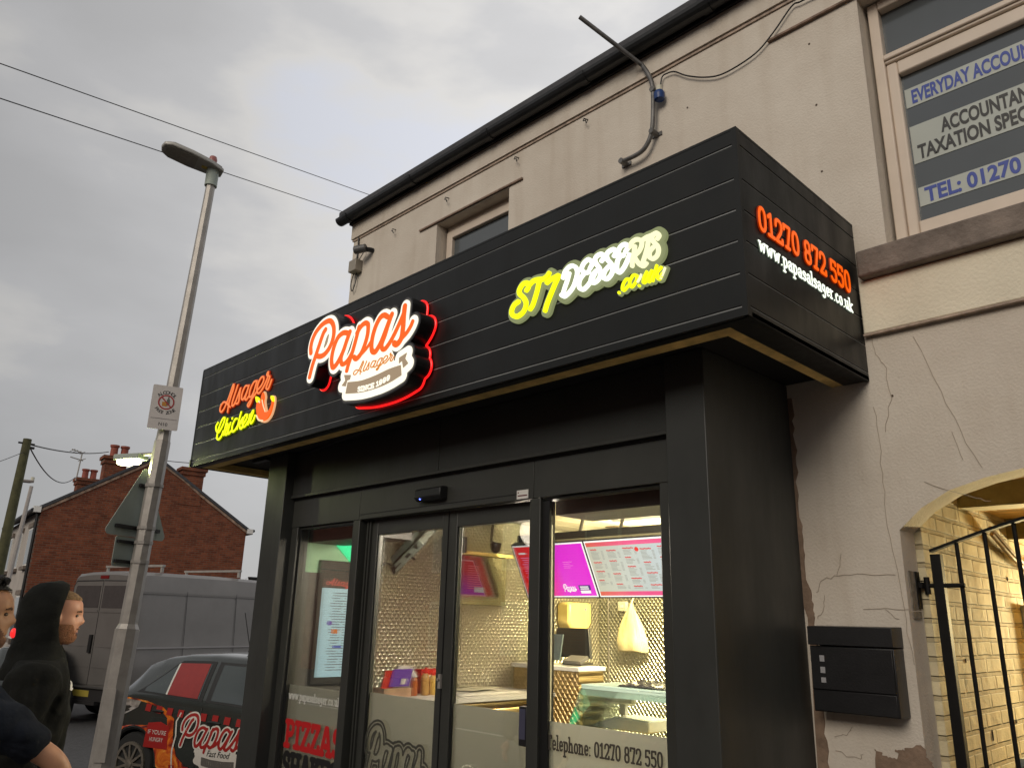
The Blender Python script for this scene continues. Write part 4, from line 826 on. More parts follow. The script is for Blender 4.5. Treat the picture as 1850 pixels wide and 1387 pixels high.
# vent & smoke detector
p = onZ(1117, 952, CZ); t = thing('ceiling_vent', (p[0], p[1], CZ-0.02), 'round dark vent set in the pale ceiling above the menu screens', 'vent')
mb = MB(); mb.lathe([(0.10, -0.012), (0.12, -0.006), (0.12, -0.001)], (p[0], p[1], CZ), 20); mb.build('ring', mat('brown_vent', (0.05, 0.035, 0.02), 0.5), t)
mb = MB(); mb.lathe([(0.02, -0.020), (0.085, -0.0135), (0.085, -0.0125)], (p[0], p[1], CZ), 20); mb.build('cone', M['dark'], t)
p = onZ(1060, 962, CZ); t = thing('smoke_detector', (p[0], p[1], CZ-0.05), 'round cream smoke detector on the ceiling above the magenta screen', 'smoke detector')
mb = MB(); mb.lathe([(0.05, -0.07), (0.075, -0.045), (0.08, -0.001)], (p[0], p[1], CZ), 20); mb.build('cover', cream, t, sm=True)
mb = MB(); mb.lathe([(0.082, -0.035), (0.082, -0.028)], (p[0], p[1], CZ), 20); mb.build('ring', greyw, t)
# ---- menu screens
def scr_mat(name, c0, c1, s, axis='X', x0=0.0, x1=1.0):
    m = bpy.data.materials.new(name); m.use_nodes = True; t = m.node_tree; b = t.nodes['Principled BSDF']; k = t.links.new
    c = t.nodes.new('ShaderNodeTexCoord'); sp = t.nodes.new('ShaderNodeSeparateXYZ'); k(c.outputs['Generated'], sp.inputs[0]); r = t.nodes.new('ShaderNodeValToRGB'); k(sp.outputs[axis], r.inputs[0])
    r.color_ramp.elements[0].position = x0; r.color_ramp.elements[1].position = x1; r.color_ramp.elements[0].color = (*c0, 1); r.color_ramp.elements[1].color = (*c1, 1)
    k(r.outputs[0], b.inputs['Emission Color']); b.inputs['Emission Strength'].default_value = s; b.inputs['Base Color'].default_value = (0.02, 0.02, 0.02, 1); b.inputs['Roughness'].default_value = 0.15; return m
mred = emat('menu_red', (0.9, 0.05, 0.04), 0.9); mgrey = emat('menu_grey_print', (0.42, 0.43, 0.38), 0.75); mwhite = emat('menu_white', (1, 0.97, 0.95), 1.05)
YB, YT, ZB_, ZT_ = 5.0, 4.79, 1.952, 2.362
def screen(x0, x1, name, lab, kind):
    dz, dy = ZT_-ZB_, YT-YB; Ln = math.hypot(dz, dy); ey = np.array([0, dy/Ln, dz/Ln]); nn = np.array([0, -dz/Ln, dy/Ln]); o0 = np.array([0, YB, ZB_])
    F = lambda u, v, w: tuple(np.array([u, 0, 0])+o0+ey*v+nn*w)
    t = thing('menu_screen', ((x0+x1)/2, YB, ZB_), lab, 'menu screen', 'lit menu screens over the counter')
    q = lambda mb, u0, u1, v0, v1, w0, w1: mb.prism([(u0, v0), (u1, v0), (u1, v1), (u0, v1)], w0, w1, F)
    mb = MB(); q(mb, x0-0.012, x1+0.012, -0.012, Ln+0.012, -0.05, 0.0); mb.build('casing', M['seal'], t)
    mb = MB()
    for X in (x0+0.2, x1-0.2): mb.tube([F(X, Ln*0.6, -0.05), (X, YB+0.05, CZ)], 0.015, 8)
    mb.build('hanger', M['blackmetal'], t)
    mb = MB(); q(mb, x0, x1, 0, Ln, 0.0005, 0.003); mb.build('border', mwhite, t)
    W_ = x1-x0; a, b_, c, d = x0+0.012, x1-0.012, 0.012, Ln-0.012
    lines = MB(); heads = MB(); cw = (b_-a)
    if kind == 'A':
        mb = MB(); q(mb, a, b_, c, d, 0.0035, 0.005); mb.build('display', scr_mat('red_to_magenta_display', (1.0, 0.006, 0.012), (0.85, 0.0, 0.70), 1.1, 'X', 0.25, 0.62), t)
        for k in range(14): q(lines, a+0.05+(k%3)*0.01, a+0.20, d-0.10-k*0.019, d-0.094-k*0.019, 0.0055, 0.006)
        for k in range(4): q(lines, a+0.50, a+0.60-(k%2)*0.03, d-0.15-k*0.016, d-0.147-k*0.016, 0.0055, 0.006)
        q(heads, a+0.04, a+0.12, d-0.065, d-0.05, 0.0055, 0.006); q(heads, a+0.6, b_-0.05, c+0.02, c+0.045, 0.0055, 0.006)
        lines.build('menu_text', emat('pink_print', (1, 0.35, 0.75), 0.9), t); heads.build('menu_heading', mwhite, t)
        mb = MB(); q(mb, a+0.59, b_-0.04, c+0.047, c+0.09, 0.0055, 0.006); mb.build('text_box', emat('indigo_box', (0.08, 0.02, 0.25), 0.8), t)
        mb = MB()
        for k in range(2): q(mb, a+0.605, b_-0.06, c+0.055+k*0.016, c+0.064+k*0.016, 0.0065, 0.007)
        mb.build('menu_text', mwhite, t)
        sp_ = [([(a+0.43+0.13*(p[0]-pl_[0])/(ph_[0]-pl_[0]), c+0.03+0.07*(p[1]-pl_[1])/(ph_[1]-pl_[1])) for p in s_], 0.003) for s_ in pS]
        shape(sp_, [], 0.0, F, 0.0055, 0.0065, 'logo', mwhite, t, cell=0.002)
    else:
        mb = MB(); q(mb, a, b_, c, d, 0.0035, 0.0045); mb.build('display', scr_mat('cream_menu_display', (0.80, 0.80, 0.62), (0.80, 0.90, 0.95), 0.80, 'X'), t)
        mb = MB(); q(mb, a, b_, d-0.034, d, 0.005, 0.0055); q(mb, a, b_, c, c+0.034, 0.005, 0.0055); mb.build('header_band', scr_mat('band_display', (0.85, 0.12, 0.07), (1.0, 0.10, 0.30), 1.0, 'X', 0.0, 0.5), t)
        r_ = random.Random(3)
        for col in range(5):
            u0 = a+0.03+col*(cw-0.04)/5; v = d-0.06-0.012*(col % 2)
            while v > c+0.07:
                hw = r_.uniform(0.05, 0.10); wob = [(u0+hw*j/8, v+0.004*math.sin(j*2.2)) for j in range(9)]
                for j in range(8): heads.obox(F((wob[j][0]+wob[j+1][0])/2, (wob[j][1]+wob[j+1][1])/2, 0.0055), (hw/15, 0, 0), ey*0.0045, nn*0.0004)
                v -= 0.017
                for k in range(r_.randint(3, 7)):
                    if v < c+0.055: break
                    w1_ = r_.uniform(0.05, 0.085); q(lines, u0, u0+w1_, v, v+0.0045, 0.005, 0.0055); q(lines, u0+0.10, u0+0.12, v, v+0.0045, 0.005, 0.0055); v -= 0.0105
                v -= 0.014
        lines.build('menu_text', mgrey, t); heads.build('menu_heading', emat('menu_red_print', (0.75, 0.10, 0.10), 0.8), t)
        mb = MB(); pts = [(a+0.47+0.018*math.cos(k), d-0.072+0.018*math.sin(k)) for k in np.linspace(0, 2*PI, 17)[:-1]]; mb.prism(pts, 0.0056, 0.0062, F); mb.build('menu_roundel', mred, t)
    return t
xA0 = float(onY(925, 990, YT)[0]); xA1 = float(onY(1052, 985, YT)[0])
screen(xA0, xA1-0.006, 'A', 'menu screen glowing red to magenta, behind the mullion left of the white one', 'A')
screen(xA1+0.012, xA1+0.86, 'B', 'white menu screen with red bands at the right of the shop window', 'B')
mb = MB(); mb.box((xA0-0.1, YT+0.16, 2.395), (RX1, YT+0.20, 2.47)); o = mb.build('screen_rail', M['seal'], None); tag(o, 'black rail running above the hanging menu screens', 'rail')
# plain polished box on the left wall with a painted menu reflection, dome camera, TV
xw = RX0
p0, p1 = onX(815, 1090, xw), onX(908, 1005, xw)
t = thing('extractor_panel', (xw+0.05, (p0[1]+p1[1])/2, p0[2]), 'plain polished steel panel on the quilted wall, its red and magenta menu reflection painted in', 'steel panel')
mb = MB(); mb.box((xw+0.001, p0[1]-0.02, 1.875), (xw+0.05, p1[1], 2.275)); mb.build('panel', mat('polished_brass_toned_steel', (0.40, 0.37, 0.24), 0.16, 0.9, noise=0.3, nscale=2), t, bevel=0.004)
mb = MB(); mb.box((xw+0.001, p0[1]+0.02, 2.278), (xw+0.09, p1[1]+0.04, 2.305)); mb.build('top_trim', mat('glowing_brass_trim', (0.75, 0.60, 0.2), 0.35, 0.4, emis=(1, .8, .2), estr=0.12), t)  # faint yellow glow added to the trim, which is no lamp
# glowing sheet painting in the steel's reflection of the menu screens
t = thing('painted_menu_reflection', (xw+0.06, 4.35, 1.95), 'painted red and purple reflection of the menu screens, over the polished wall panel', 'painted reflection')
FP = lambda u, v, w: (xw+0.056+w, u, v)
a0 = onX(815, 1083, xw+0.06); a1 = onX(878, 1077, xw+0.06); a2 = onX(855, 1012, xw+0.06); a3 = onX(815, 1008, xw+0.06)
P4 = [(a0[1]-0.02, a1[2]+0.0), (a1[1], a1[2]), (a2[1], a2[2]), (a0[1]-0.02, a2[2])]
mb = MB(); mb.prism(P4, 0, 0.004, FP); mb.build('border', emat('reflection_border', (0.75, 0.35, 0.35), 0.55), t)
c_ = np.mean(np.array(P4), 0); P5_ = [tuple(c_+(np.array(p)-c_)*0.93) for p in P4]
mb = MB(); mb.prism(P5_, 0.0045, 0.006, FP); mb.build('print', scr_mat('red_purple_reflection', (0.36, 0.02, 0.30), (0.55, 0.015, 0.02), 0.75, 'Z', 0.1, 0.7), t)
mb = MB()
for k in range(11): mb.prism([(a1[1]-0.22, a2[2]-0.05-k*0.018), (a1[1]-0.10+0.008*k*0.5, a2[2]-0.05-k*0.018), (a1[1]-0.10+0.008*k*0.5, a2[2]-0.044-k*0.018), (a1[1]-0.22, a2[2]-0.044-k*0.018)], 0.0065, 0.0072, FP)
mb.build('reflected_lines', emat('reflection_lines', (0.8, 0.2, 0.2), 0.6), t)
mb = MB(); mb.prism([(a1[1]-0.14, a1[2]+0.03), (a1[1]-0.03, a1[2]+0.03), (a1[1]-0.04, a1[2]+0.07), (a1[1]-0.14, a1[2]+0.07)], 0.0065, 0.0072, FP); mb.build('reflected_box', emat('reflection_box', (0.6, 0.62, 0.55), 0.6), t)
p = onX(898, 988, xw+0.12); t = thing('dome_camera', (xw+0.1, p[1], p[2]), 'small black dome camera by the ceiling above the polished panel', 'camera')
mb = MB(); mb.lathe([(0.015, -0.05), (0.04, -0.03), (0.05, 0.02), (0.05, 0.035)], (xw+0.1, p[1], p[2]), 16); mb.build('dome', M['seal'], t, sm=True)
mb = MB(); mb.tube([(xw+0.10, p[1], p[2]+0.03), (xw+0.02, p[1]+0.02, p[2]+0.06), (xw+0.01, p[1]+0.05, CZ)], 0.012, 6); mb.build('arm', M['blackmetal'], t)
p = onX(835, 985, xw+0.1); t = thing('wall_speaker', (xw+0.1, p[1], p[2]), 'black wall speaker near the ceiling left of the dome camera', 'speaker')
mb = MB(); mb.box((xw+0.02, p[1]-0.16, p[2]-0.06), (xw+0.14, p[1]+0.02, p[2]+0.07)); mb.build('box', M['blackmetal'], t, bevel=0.006); mb = MB(); mb.box((xw+0.001, p[1]-0.1, p[2]-0.02), (xw+0.02, p[1]-0.04, p[2]+0.02)); mb.build('bracket', M['steel'], t)
# television seen from behind, tilted out from the left wall
t = thing('wall_television', (-4.75, 4.0, 2.2), 'silver-backed television tilted down from the wall, seen edge-on through the left door', 'television')
TVy = 3.75
A = onY(706, 1034, TVy); Bp = onY(761, 979, TVy); Lt = np.linalg.norm(Bp-A); a1_ = (Bp-A)/Lt; a3_ = np.array([-0.85, 0.5, 0.0]); a3_ -= a1_*(a3_@a1_); a3_ /= np.linalg.norm(a3_); a2_ = np.cross(a1_, a3_)
if a2_[2] > 0: a2_ = -a2_
FT = lambda u, v, w: tuple(A+a1_*u+a2_*v+a3_*w)
q_ = lambda mb, u0, u1, v0, v1, w0, w1: mb.prism([(u0, v0), (u1, v0), (u1, v1), (u0, v1)], w0, w1, FT)
mb = MB(); q_(mb, 0, Lt, -0.028, 0.028, 0.0, 0.30); mb.build('casing', mat('silver_plastic', (0.42, 0.46, 0.42), 0.35, 0.1, noise=0.1), t, bevel=0.006)
mb = MB(); q_(mb, 0.01, Lt-0.01, 0.0285, 0.031, 0.01, 0.29); mb.build('screen', M['seal'], t)
mb = MB(); q_(mb, 0.03, Lt*0.8, -0.085, -0.029, 0.03, 0.28); mb.build('back_cover', mat('grey_green_plastic', (0.13, 0.165, 0.145), 0.4), t, bevel=0.01)
mb = MB(); q_(mb, 0.04, Lt*.34, -0.004, 0.006, -0.003, -0.001); q_(mb, Lt*.5, Lt*.64, -0.012, 0.010, -0.003, -0.001); mb.prism([(Lt*.78, -0.02), (Lt*.93, -0.02), (Lt*.83, 0.016)], -0.003, -0.001, FT); mb.prism([(0.0, -0.028), (0.09, -0.028), (0.03, 0.028), (0.0, 0.028)], -0.0035, -0.0005, FT); mb.build('vents', M['seal'], t)
mb = MB(); mb.tube([FT(Lt*.6, -.08, .2), (RX0+0.02, 3.95, 2.34)], 0.014, 8); mb.tube([FT(Lt*.2, -.05, .2), (RX0+0.01, 3.95, 2.2)], 0.010, 8); mb.tube([FT(0.02, 0, .05), (-5.0, 3.62, 2.15), (-5.05, 3.58, 2.12)], 0.005, 6); mb.build('bracket', M['blackmetal'], t)
# digital menu totem on the reveal
xv = -5.012
q0, q1 = onX(572, 1221, xv+0.03), onX(632, 1062, xv+0.03)
t = thing('menu_display', (xv+0.02, 3.2, q0[2]), 'tall lit menu board with a black frame behind the left window', 'menu board')
ya, yb, za, zb2 = float(onX(575, 1140, xv+.03)[1]), 3.385, float(onX(600, 1222, xv+.03)[2]), float(onX(620, 1063, xv+.03)[2])
mb = MB(); mb.box((xv+0.001, ya-0.03, za-0.05), (xv+0.028, yb+0.01, zb2+0.19)); mb.build('casing', M['seal'], t, bevel=0.004)
mb = MB(); mb.box((xv+0.0285, ya, za), (xv+0.031, yb, zb2)); mb.build('display', emat('pale_cyan_display', (0.62, 0.92, 0.98), 0.95), t)
mb = MB(); mb.box((xv+0.0285, ya, zb2+0.01), (xv+0.031, yb, zb2+0.06)); mb.build('header', emat('dark_header', (0.12, 0.02, 0.02), 0.5), t)
mb = MB(); r_ = random.Random(5)
for k in range(30):
    z = zb2-0.035-k*(zb2-za-0.06)/30; w_ = r_.uniform(0.08, 0.15); mb.box((xv+0.0312, ya+0.07+r_.uniform(0, .03), z), (xv+0.0316, ya+0.07+w_, z+0.0055)); mb.box((xv+0.0312, ya+0.19, z), (xv+0.0316, ya+0.19+r_.uniform(.02, .05), z+0.0055))
mb.build('menu_text', emat('menu_dark_print', (0.28, 0.33, 0.34), 0.7), t)
mb = MB(); mb.box((xv+0.0318, ya+0.1, za+0.285), (xv+0.0321, ya+0.15, za+0.315)); mb.build('menu_tag', emat('orange_tag', (1, .25, .02), 0.8), t)
mb = MB(); mb.box((xv+0.0318, ya+0.12, za+0.19), (xv+0.0321, ya+0.19, za+0.205)); mb.build('menu_tag', emat('blue_tag', (.12, .2, .8), 0.8), t)
pts = [(ya+0.08+0.022*math.cos(k), za+0.355+0.016*math.sin(k)) for k in np.linspace(0, 2*PI, 13)[:-1]]
mb = MB(); mb.prism(pts, 0.0318, 0.0321, lambda u, v, w: (xv+w, u, v)); mb.build('menu_tag', emat('purple_tag', (.2, .08, .6), 0.8), t)
sp_ = [([(ya+0.03+0.27*(p[0]-lo_[0])/wA, zb2+0.018+0.035*(p[1]-lo_[1]-(0.55*hA*(p[0]-lo_[0])/wA))/hA*1.6) for p in s_], 0.0028) for s_ in sA]
shape(sp_, [], 0, lambda u, v, w: (xv+w, u, v), 0.0312, 0.0322, 'heading', mred, t, cell=0.0025)
# green light fitting high up
t = thing('green_light', (-5.0, 3.33, 2.2), 'glowing green light tube on the panel tinted green at the top of the left window', 'light')
mb = MB(); mb.box((-5.008, 3.335, 2.04), (-4.995, 3.35, 2.50)); mb.build('housing', M['white'], t)
mb = MB(); mb.add([(-5.0075, 3.17, 2.24), (-5.0075, 3.334, 2.10), (-5.0075, 3.334, 2.40), (-5.0075, 3.17, 2.40), (-4.995, 3.17, 2.24), (-4.995, 3.334, 2.10), (-4.995, 3.334, 2.40), (-4.995, 3.17, 2.40)], [(0,1,2,3), (4,5,6,7), (0,1,5,4), (1,2,6,5), (2,3,7,6), (3,0,4,7)]); mb.build('lit_panel', emat('green_glow', (0.0, 0.85, 0.33), 2.2), t)
mb = MB(); mb.tube([(-4.99, 3.30, 2.42), (-4.97, 3.36, 2.28), (-4.98, 3.38, 2.22)], 0.004, 6); mb.build('cable', M['seal'], t)
# ---- counter, till, display cabinet and kitchen things
quiltf = quilt_mat('quilted_counter_steel', 'X', 0.05, (0.55, 0.42, 0.22), 0.3)
t = thing('service_counter', (-4.2, 5.4, 0), 'quilted steel service counter with a pale top, in front of the back wall', 'counter')
ca = onY(1010, 1210, 5.0); cb2 = onY(1086, 1208, 5.0)
mb = MB(); mb.box((-5.0, 5.0, 0.02), (cb2[0]-0.22, 5.3, cb2[2]-0.035)); mb.build('carcass', quiltf, t); mb = MB(); mb.box((-5.02, 4.98, cb2[2]-0.033), (cb2[0]-0.21, 5.32, cb2[2])); mb.build('worktop', M['white'], t, bevel=0.004); CT = cb2[2]
t = thing('till_monitor', (cb2[0]-0.3, 5.15, CT), 'black till screen and keypad standing on the service counter', 'till')
s0, s1 = onY(1012, 1130, 5.15), onY(1064, 1135, 5.15)
mb = MB(); mb.prism([(s0[0]-0.1, CT+0.06), (s1[0]+0.0, CT+0.06), (s1[0]-0.07, s1[2]), (s0[0]-0.1, s1[2])], 0, 0.03, lambda u, v, w: (u, 5.15+w+(v-CT)*0.25, v)); mb.build('screen', M['seal'], t, bevel=0.004)
mb = MB(); mb.box((s0[0], 5.18, CT+0.001), (s0[0]+0.2, 5.34, CT+0.02)); mb.box((s0[0]+0.08, 5.24, CT+0.021), (s0[0]+0.12, 5.27, CT+0.2)); mb.build('stand', M['blackmetal'], t)
mb = MB(); mb.obox((s0[0]+0.02, 5.07, CT+0.14), (0.07, 0, 0), (0, 0.02, 0.10), (0, 0.006, -0.001)); mb.build('customer_display', mat('grey_blue_panel', (0.09, 0.12, 0.13), 0.4), t)
mb = MB(); mb.obox((s1[0]-0.08, 5.08, CT+0.05), (0.09, 0, 0), (0, 0.05, 0.02), (0, -0.005, 0.012)); mb.build('keypad', greyw, t)
# hand-dryer-like yellow dispenser
p = onX(1040, 1112, RX0+0.10); t = thing('hand_dryer', (RX0+0.06, p[1], p[2]-0.1), 'rounded cream-yellow hand dryer on the quilted wall above the till', 'hand dryer')
mb = MB(); w_ = 0.16; mb.prism([(-w_, 0.12), (w_, 0.12), (w_+0.005, -0.07), (w_-0.05, -0.13), (-w_+0.05, -0.13), (-w_-0.005, -0.07)], 0, 0.16, lambda u, v, w: (RX0+0.002+w, p[1]+u, p[2]+v)); mb.build('cover', mat('cream_yellow_plastic', (0.80, 0.62, 0.22), 0.35), t, bevel=0.025)
mb = MB(); mb.box((RX0+0.1625, p[1]+0.06, p[2]+0.05), (RX0+0.164, p[1]+0.08, p[2]+0.07)); mb.build('badge', mat('purple_badge', (0.1, 0.05, 0.3), 0.5), t)
# hanging carrier bag and wall socket
p = onY(1140, 1135, RY1-0.1); t = thing('carrier_bag', (p[0], RY1-0.1, p[2]-0.2), 'pale yellow plastic carrier bag hanging from a hook on the quilted back wall', 'bag')
bag = MB(); nb_ = 24; rows = [(-0.205, .150, .035), (-0.19, .155, .05), (-0.1, .145, .06), (0.0, .115, .055), (0.1, .075, .045), (0.17, .035, .03), (0.21, .018, .015), (0.225, .024, .018)]
vs = []; fs = []
for j, (h, a, b_) in enumerate(rows):
    for i in range(nb_):
        th = 2*PI*i/nb_; wob = 1+0.14*math.sin(5*th+j*0.5)+0.09*math.sin(9*th-j*0.3)+0.05*math.sin(15*th+j); vs.append((p[0]+a*math.cos(th)*wob, RY1-0.09+b_*math.sin(th)*wob, p[2]+h))
for j in range(len(rows)-1):
    for i in range(nb_): fs.append((j*nb_+i, j*nb_+(i+1) % nb_, (j+1)*nb_+(i+1) % nb_, (j+1)*nb_+i))
bag.add(vs, fs+[tuple(range(nb_))[::-1]]); bag.build('sack', mat('pale_plastic_film', (0.85, 0.74, 0.42), 0.45, bump=0.5, bscale=14), t, sm=True, ang=60)
mb = MB(); mb.tube([(p[0], RY1-0.09, p[2]+0.22), (p[0]+0.01, RY1-0.05, p[2]+0.31), (p[0]+0.005, RY1-0.01, p[2]+0.34)], 0.009, 6); mb.build('handle', bpy.data.materials['pale_plastic_film'], t)
p = onY(1128, 1095, RY1); t = thing('wall_socket', (p[0], RY1-0.02, p[2]), 'square cream switch box beside the hanging carrier bag', 'switch')
mb = MB(); mb.box((p[0]-0.05, RY1-0.04, p[2]-0.045), (p[0]+0.05, RY1-0.001, p[2]+0.045)); mb.build('box', cream, t, bevel=0.005); mb = MB(); mb.box((p[0]-0.015, RY1-0.047, p[2]-0.015), (p[0]+0.015, RY1-0.041, p[2]+0.015)); mb.build('rocker', M['white'], t)
# glass display cabinet
ch = thing('display_cabinet', (-3.0, 4.4, 0), 'glass-topped food display cabinet behind the right window', 'display cabinet')
zc = 1.375; u0, u1 = float(onY(1050, 1232, 4.35)[0]), -1.6
mb = MB(); mb.box((u0, 4.35, zc-0.03), (u1, 4.75, zc-0.018)); mb.build('glass_shelf', mat('green_edge_glass', (0.42, 0.56, 0.52), 0.15), ch, bevel=0.002)
mb = MB(); mb.box((u0, 4.352, zc-0.085), (u1, 4.362, zc-0.031)); mb.build('shelf_edge', mat('frosted_green_glass', (0.38, 0.50, 0.46), 0.4), ch)
mb = MB(); mb.box((u0, 4.364, 1.0), (u0+0.01, 4.745, zc-0.087)); mb.build('end_glass', thin_glass('cabinet_glass', (0.93, 0.97, 0.95), 0.7), ch)
mb = MB(); mb.obox(((u0+u1)/2, 4.25, 1.16), ((u1-u0)/2, 0, 0), (0, 0.095, 0.17), (0, 0.003, -0.0015)); mb.build('front_glass', bpy.data.materials['cabinet_glass'], ch)
mb = MB(); mb.box((u0+0.05, 4.15, 0.02), (u1, 4.75, 0.98)); mb.build('base', M['white'], ch)
mb = MB(); mb.box((u0+0.12, 4.3, 0.985), (u1, 4.7, 1.02)); mb.build('food_tray', mat('golden_food', (0.5, 0.33, 0.10), 0.6, noise=0.6, nscale=40, bump=1, bscale=60), ch)
p = onY(1170, 1230, 4.5); t = thing('black_cloth', (p[0], 4.5, zc-0.016), 'crumpled black cloth lying on the glass top of the display cabinet', 'cloth')
mb = MB(); gx, gy = 16, 8; vs = []; fs = []
for j in range(gy+1):
    for i in range(gx+1): vs.append((p[0]-0.17+0.36*i/gx+0.01*math.sin(j*3), 4.40+0.22*j/gy, zc-0.012+0.05*abs(math.sin(i*0.9+j*0.7))*math.sin(PI*i/gx)**0.5*math.sin(PI*(j+.3)/(gy+.6))))
for j in range(gy):
    for i in range(gx): fs.append((j*(gx+1)+i, j*(gx+1)+i+1, (j+1)*(gx+1)+i+1, (j+1)*(gx+1)+i))
mb.add(vs, fs); o = mb.build('fabric', M['seal'], t, sm=True); sm_ = o.modifiers.new('thickness', 'SOLIDIFY'); sm_.thickness = 0.006
p = onY(1100, 1290, 4.5); t = thing('weighing_scale', (p[0], 4.5, 1.02), 'cream counter scale with a raised display inside the cabinet area', 'scale')
mb = MB(); mb.prism([(-0.22, -0.02), (0.28, -0.02), (0.28, 0.055), (0.0, 0.06), (-0.10, 0.03)], 0, 0.25, lambda u, v, w: (p[0]+u, 4.56+w, 1.09+v)); mb.build('body', M['white'], t, bevel=0.01)
mb = MB(); mb.box((p[0]-0.02, 4.64, 1.155), (p[0]+0.03, 4.67, 1.22)); mb.build('neck', M['white'], t); mb = MB(); mb.obox((p[0]-0.02, 4.65, 1.245), (0.12, 0, 0), (0, 0.01, 0.02), (0, 0.02, -0.01)); mb.build('display_head', cream, t, bevel=0.005)
# worktop with sauces seen through the sliding doors
t = thing('service_worktop', (-4.6, 4.4, 0), 'low white worktop with sauces on it along the quilted wall', 'worktop')
mb = MB(); mb.box((RX0+0.03, 3.66, 0.02), (-4.55, 5.0, 1.18)); mb.build('carcass', quiltf, t)
mb = MB(); mb.box((RX0+0.02, 3.64, 1.181), (-4.52, 5.02, 1.215)); mb.build('worktop', M['white'], t, bevel=0.004)
WT = 1.216
def bottle(px, col, cap, lab, h=0.17, r=0.028, y=None, x=-4.85):
    yb_ = float(onX(px, 1230, x)[1]); t = thing('sauce_bottle', (x, yb_, WT), lab, 'sauce bottle', 'sauce bottles on the worktop')
    mb = MB(); mb.lathe([(r*.95, 0), (r, 0.01), (r, h*.6), (r*.92, h*.72), (r*.6, h*.82), (r*.6, h*.84)], (x, yb_, WT), 14); mb.build('body', mat('sauce_'+cap[0], col, 0.3, spec=0.6), t, sm=True)
    mb = MB(); mb.lathe([(r*.75, h*.842), (r*.78, h*.90), (r*.4, h*.98), (r*.2, h*1.08)], (x, yb_, WT), 12); mb.build('cap', cap[1], t, sm=True)
redcap = mat('red_plastic', (0.6, 0.015, 0.01), 0.35)
bottle(748, (0.42, 0.10, 0.015), ('rust', M['white']), 'orange-brown sauce bottle with a white cap, left of the three bottles', 0.15, 0.027)
bottle(768, (0.50, 0.28, 0.08), ('tan', redcap), 'tan sauce bottle with a red nozzle, right of the brown bottle', 0.18, 0.032)
bottle(782, (0.65, 0.42, 0.10), ('mustard', redcap), 'mustard sauce bottle nearest the door stile', 0.16, 0.026)
y0 = float(onX(712, 1230, -4.85)[1]); t = thing('leaflet_box', (-4.85, y0, WT), 'open leaflet box with a purple and red card propped in it on the worktop', 'leaflet holder')
mb = MB(); mb.box((-4.93, y0-0.12, WT), (-4.80, y0+0.12, WT+0.06)); mb.build('box', mat('clear_brown_tub', (0.42, 0.26, 0.17), 0.3, noise=0.4, nscale=30), t)
mb = MB(); mb.obox((-4.80, y0+0.02, WT+0.13), (0.006, 0, 0), (0, 0.085, 0), (0.02, 0, 0.06)); mb.build('card', emat('purple_card', (0.30, 0.10, 0.62), 0.55), t)
mb = MB(); mb.obox((-4.82, y0-0.07, WT+0.12), (0.004, 0, 0), (0, 0.05, 0), (0.02, 0, 0.06)); mb.build('card', mat('red_card', (0.6, 0.04, 0.02), 0.5), t)
mb = MB(); mb.obox((-4.786, y0+0.03, WT+0.105), (0.001, 0, 0), (0, 0.02, 0), (0.008, 0, 0.02)); mb.build('card_print', M['white'], t)
y0 = float(onX(738, 1200, -4.9)[1]); t = thing('receipt_pad', (-4.9, y0, WT), 'white paper pad standing behind the sauce bottles', 'paper pad')
mb = MB(); mb.obox((-4.93, y0, WT+0.10), (0.01, 0, 0), (0, 0.07, 0), (-0.01, 0, 0.10)); mb.build('paper', M['white'], t); mb = MB(); mb.box((-4.99, y0-0.05, WT), (-4.95, y0+0.05, WT+0.03)); mb.build('base', greyw, t)
y0 = float(onX(775, 1228, -4.98)[1]); t = thing('red_carton', (-4.98, y0, WT), 'red carton behind the mustard bottle on the worktop', 'carton')
mb = MB(); mb.box((-5.04, y0-0.1, WT), (-4.95, y0+0.13, WT+0.17)); mb.build('carton', redcap, t, bevel=0.004); mb = MB(); mb.box((-4.949, y0-0.06, WT+0.10), (-4.947, y0+0.05, WT+0.13)); mb.build('print', M['white'], t)
y0 = float(onX(870, 1272, -4.75)[1]); t = thing('paper_sheets', (-4.75, y0, WT), 'loose cream paper sheets lying on the worktop behind the right door', 'paper')
mb = MB(); mb.box((-4.95, y0-0.35, WT), (-4.6, y0+0.25, WT+0.018)); mb.build('stack', M['white'], t, bevel=0.005); mb = MB(); mb.obox((-4.8, y0-0.05, WT+0.032), (0.12, 0.02, 0.006), (-0.03, 0.17, 0.006), (0, 0, 0.002)); mb.build('sheet', cream, t)
# ================================================================== mail box, conduit, camera, cable
mt, mbm = onY(1455, 1120, YW-0.11), onY(1640, 1290, YW)
X0, X1, Z0, Z1, dp = -1.594, -1.252, 1.428, 1.766, 0.105
t = thing('post_box', ((X0+X1)/2, YW-dp, Z0), 'black steel wall letterbox on the rendered wall between the shopfront and the passage gate', 'letterbox')
fy = lambda u, v, w: (u, YW-0.002-w, v)
mb = MB(); mb.box((X0, YW-dp, Z0), (X1, YW-0.002, Z1-0.083)); mb.build('body', M['blackmetal'], t, bevel=0.003)
mb = MB(); mb.prism([(0.0, Z1), (dp+0.006, Z1-0.004), (dp+0.008, Z1-0.078), (0, Z1-0.079)], X0-0.002, X1+0.002, lambda u, v, w: (w, YW-0.002-u, v)); mb.build('flap', M['blackmetal'], t, bevel=0.002)
mb = MB(); mb.box((X0+0.004, YW-dp-0.008, Z0+0.087), (X1-0.006, YW-dp-0.001, Z1-0.086)); mb.build('door', M['blackmetal'], t, bevel=0.002)
mb = MB(); mb.box((X0+0.004, YW-dp-0.006, Z0+0.004), (X1-0.006, YW-dp-0.001, Z0+0.083)); mb.build('lower_panel', M['blackmetal'], t, bevel=0.002)
mb = MB()
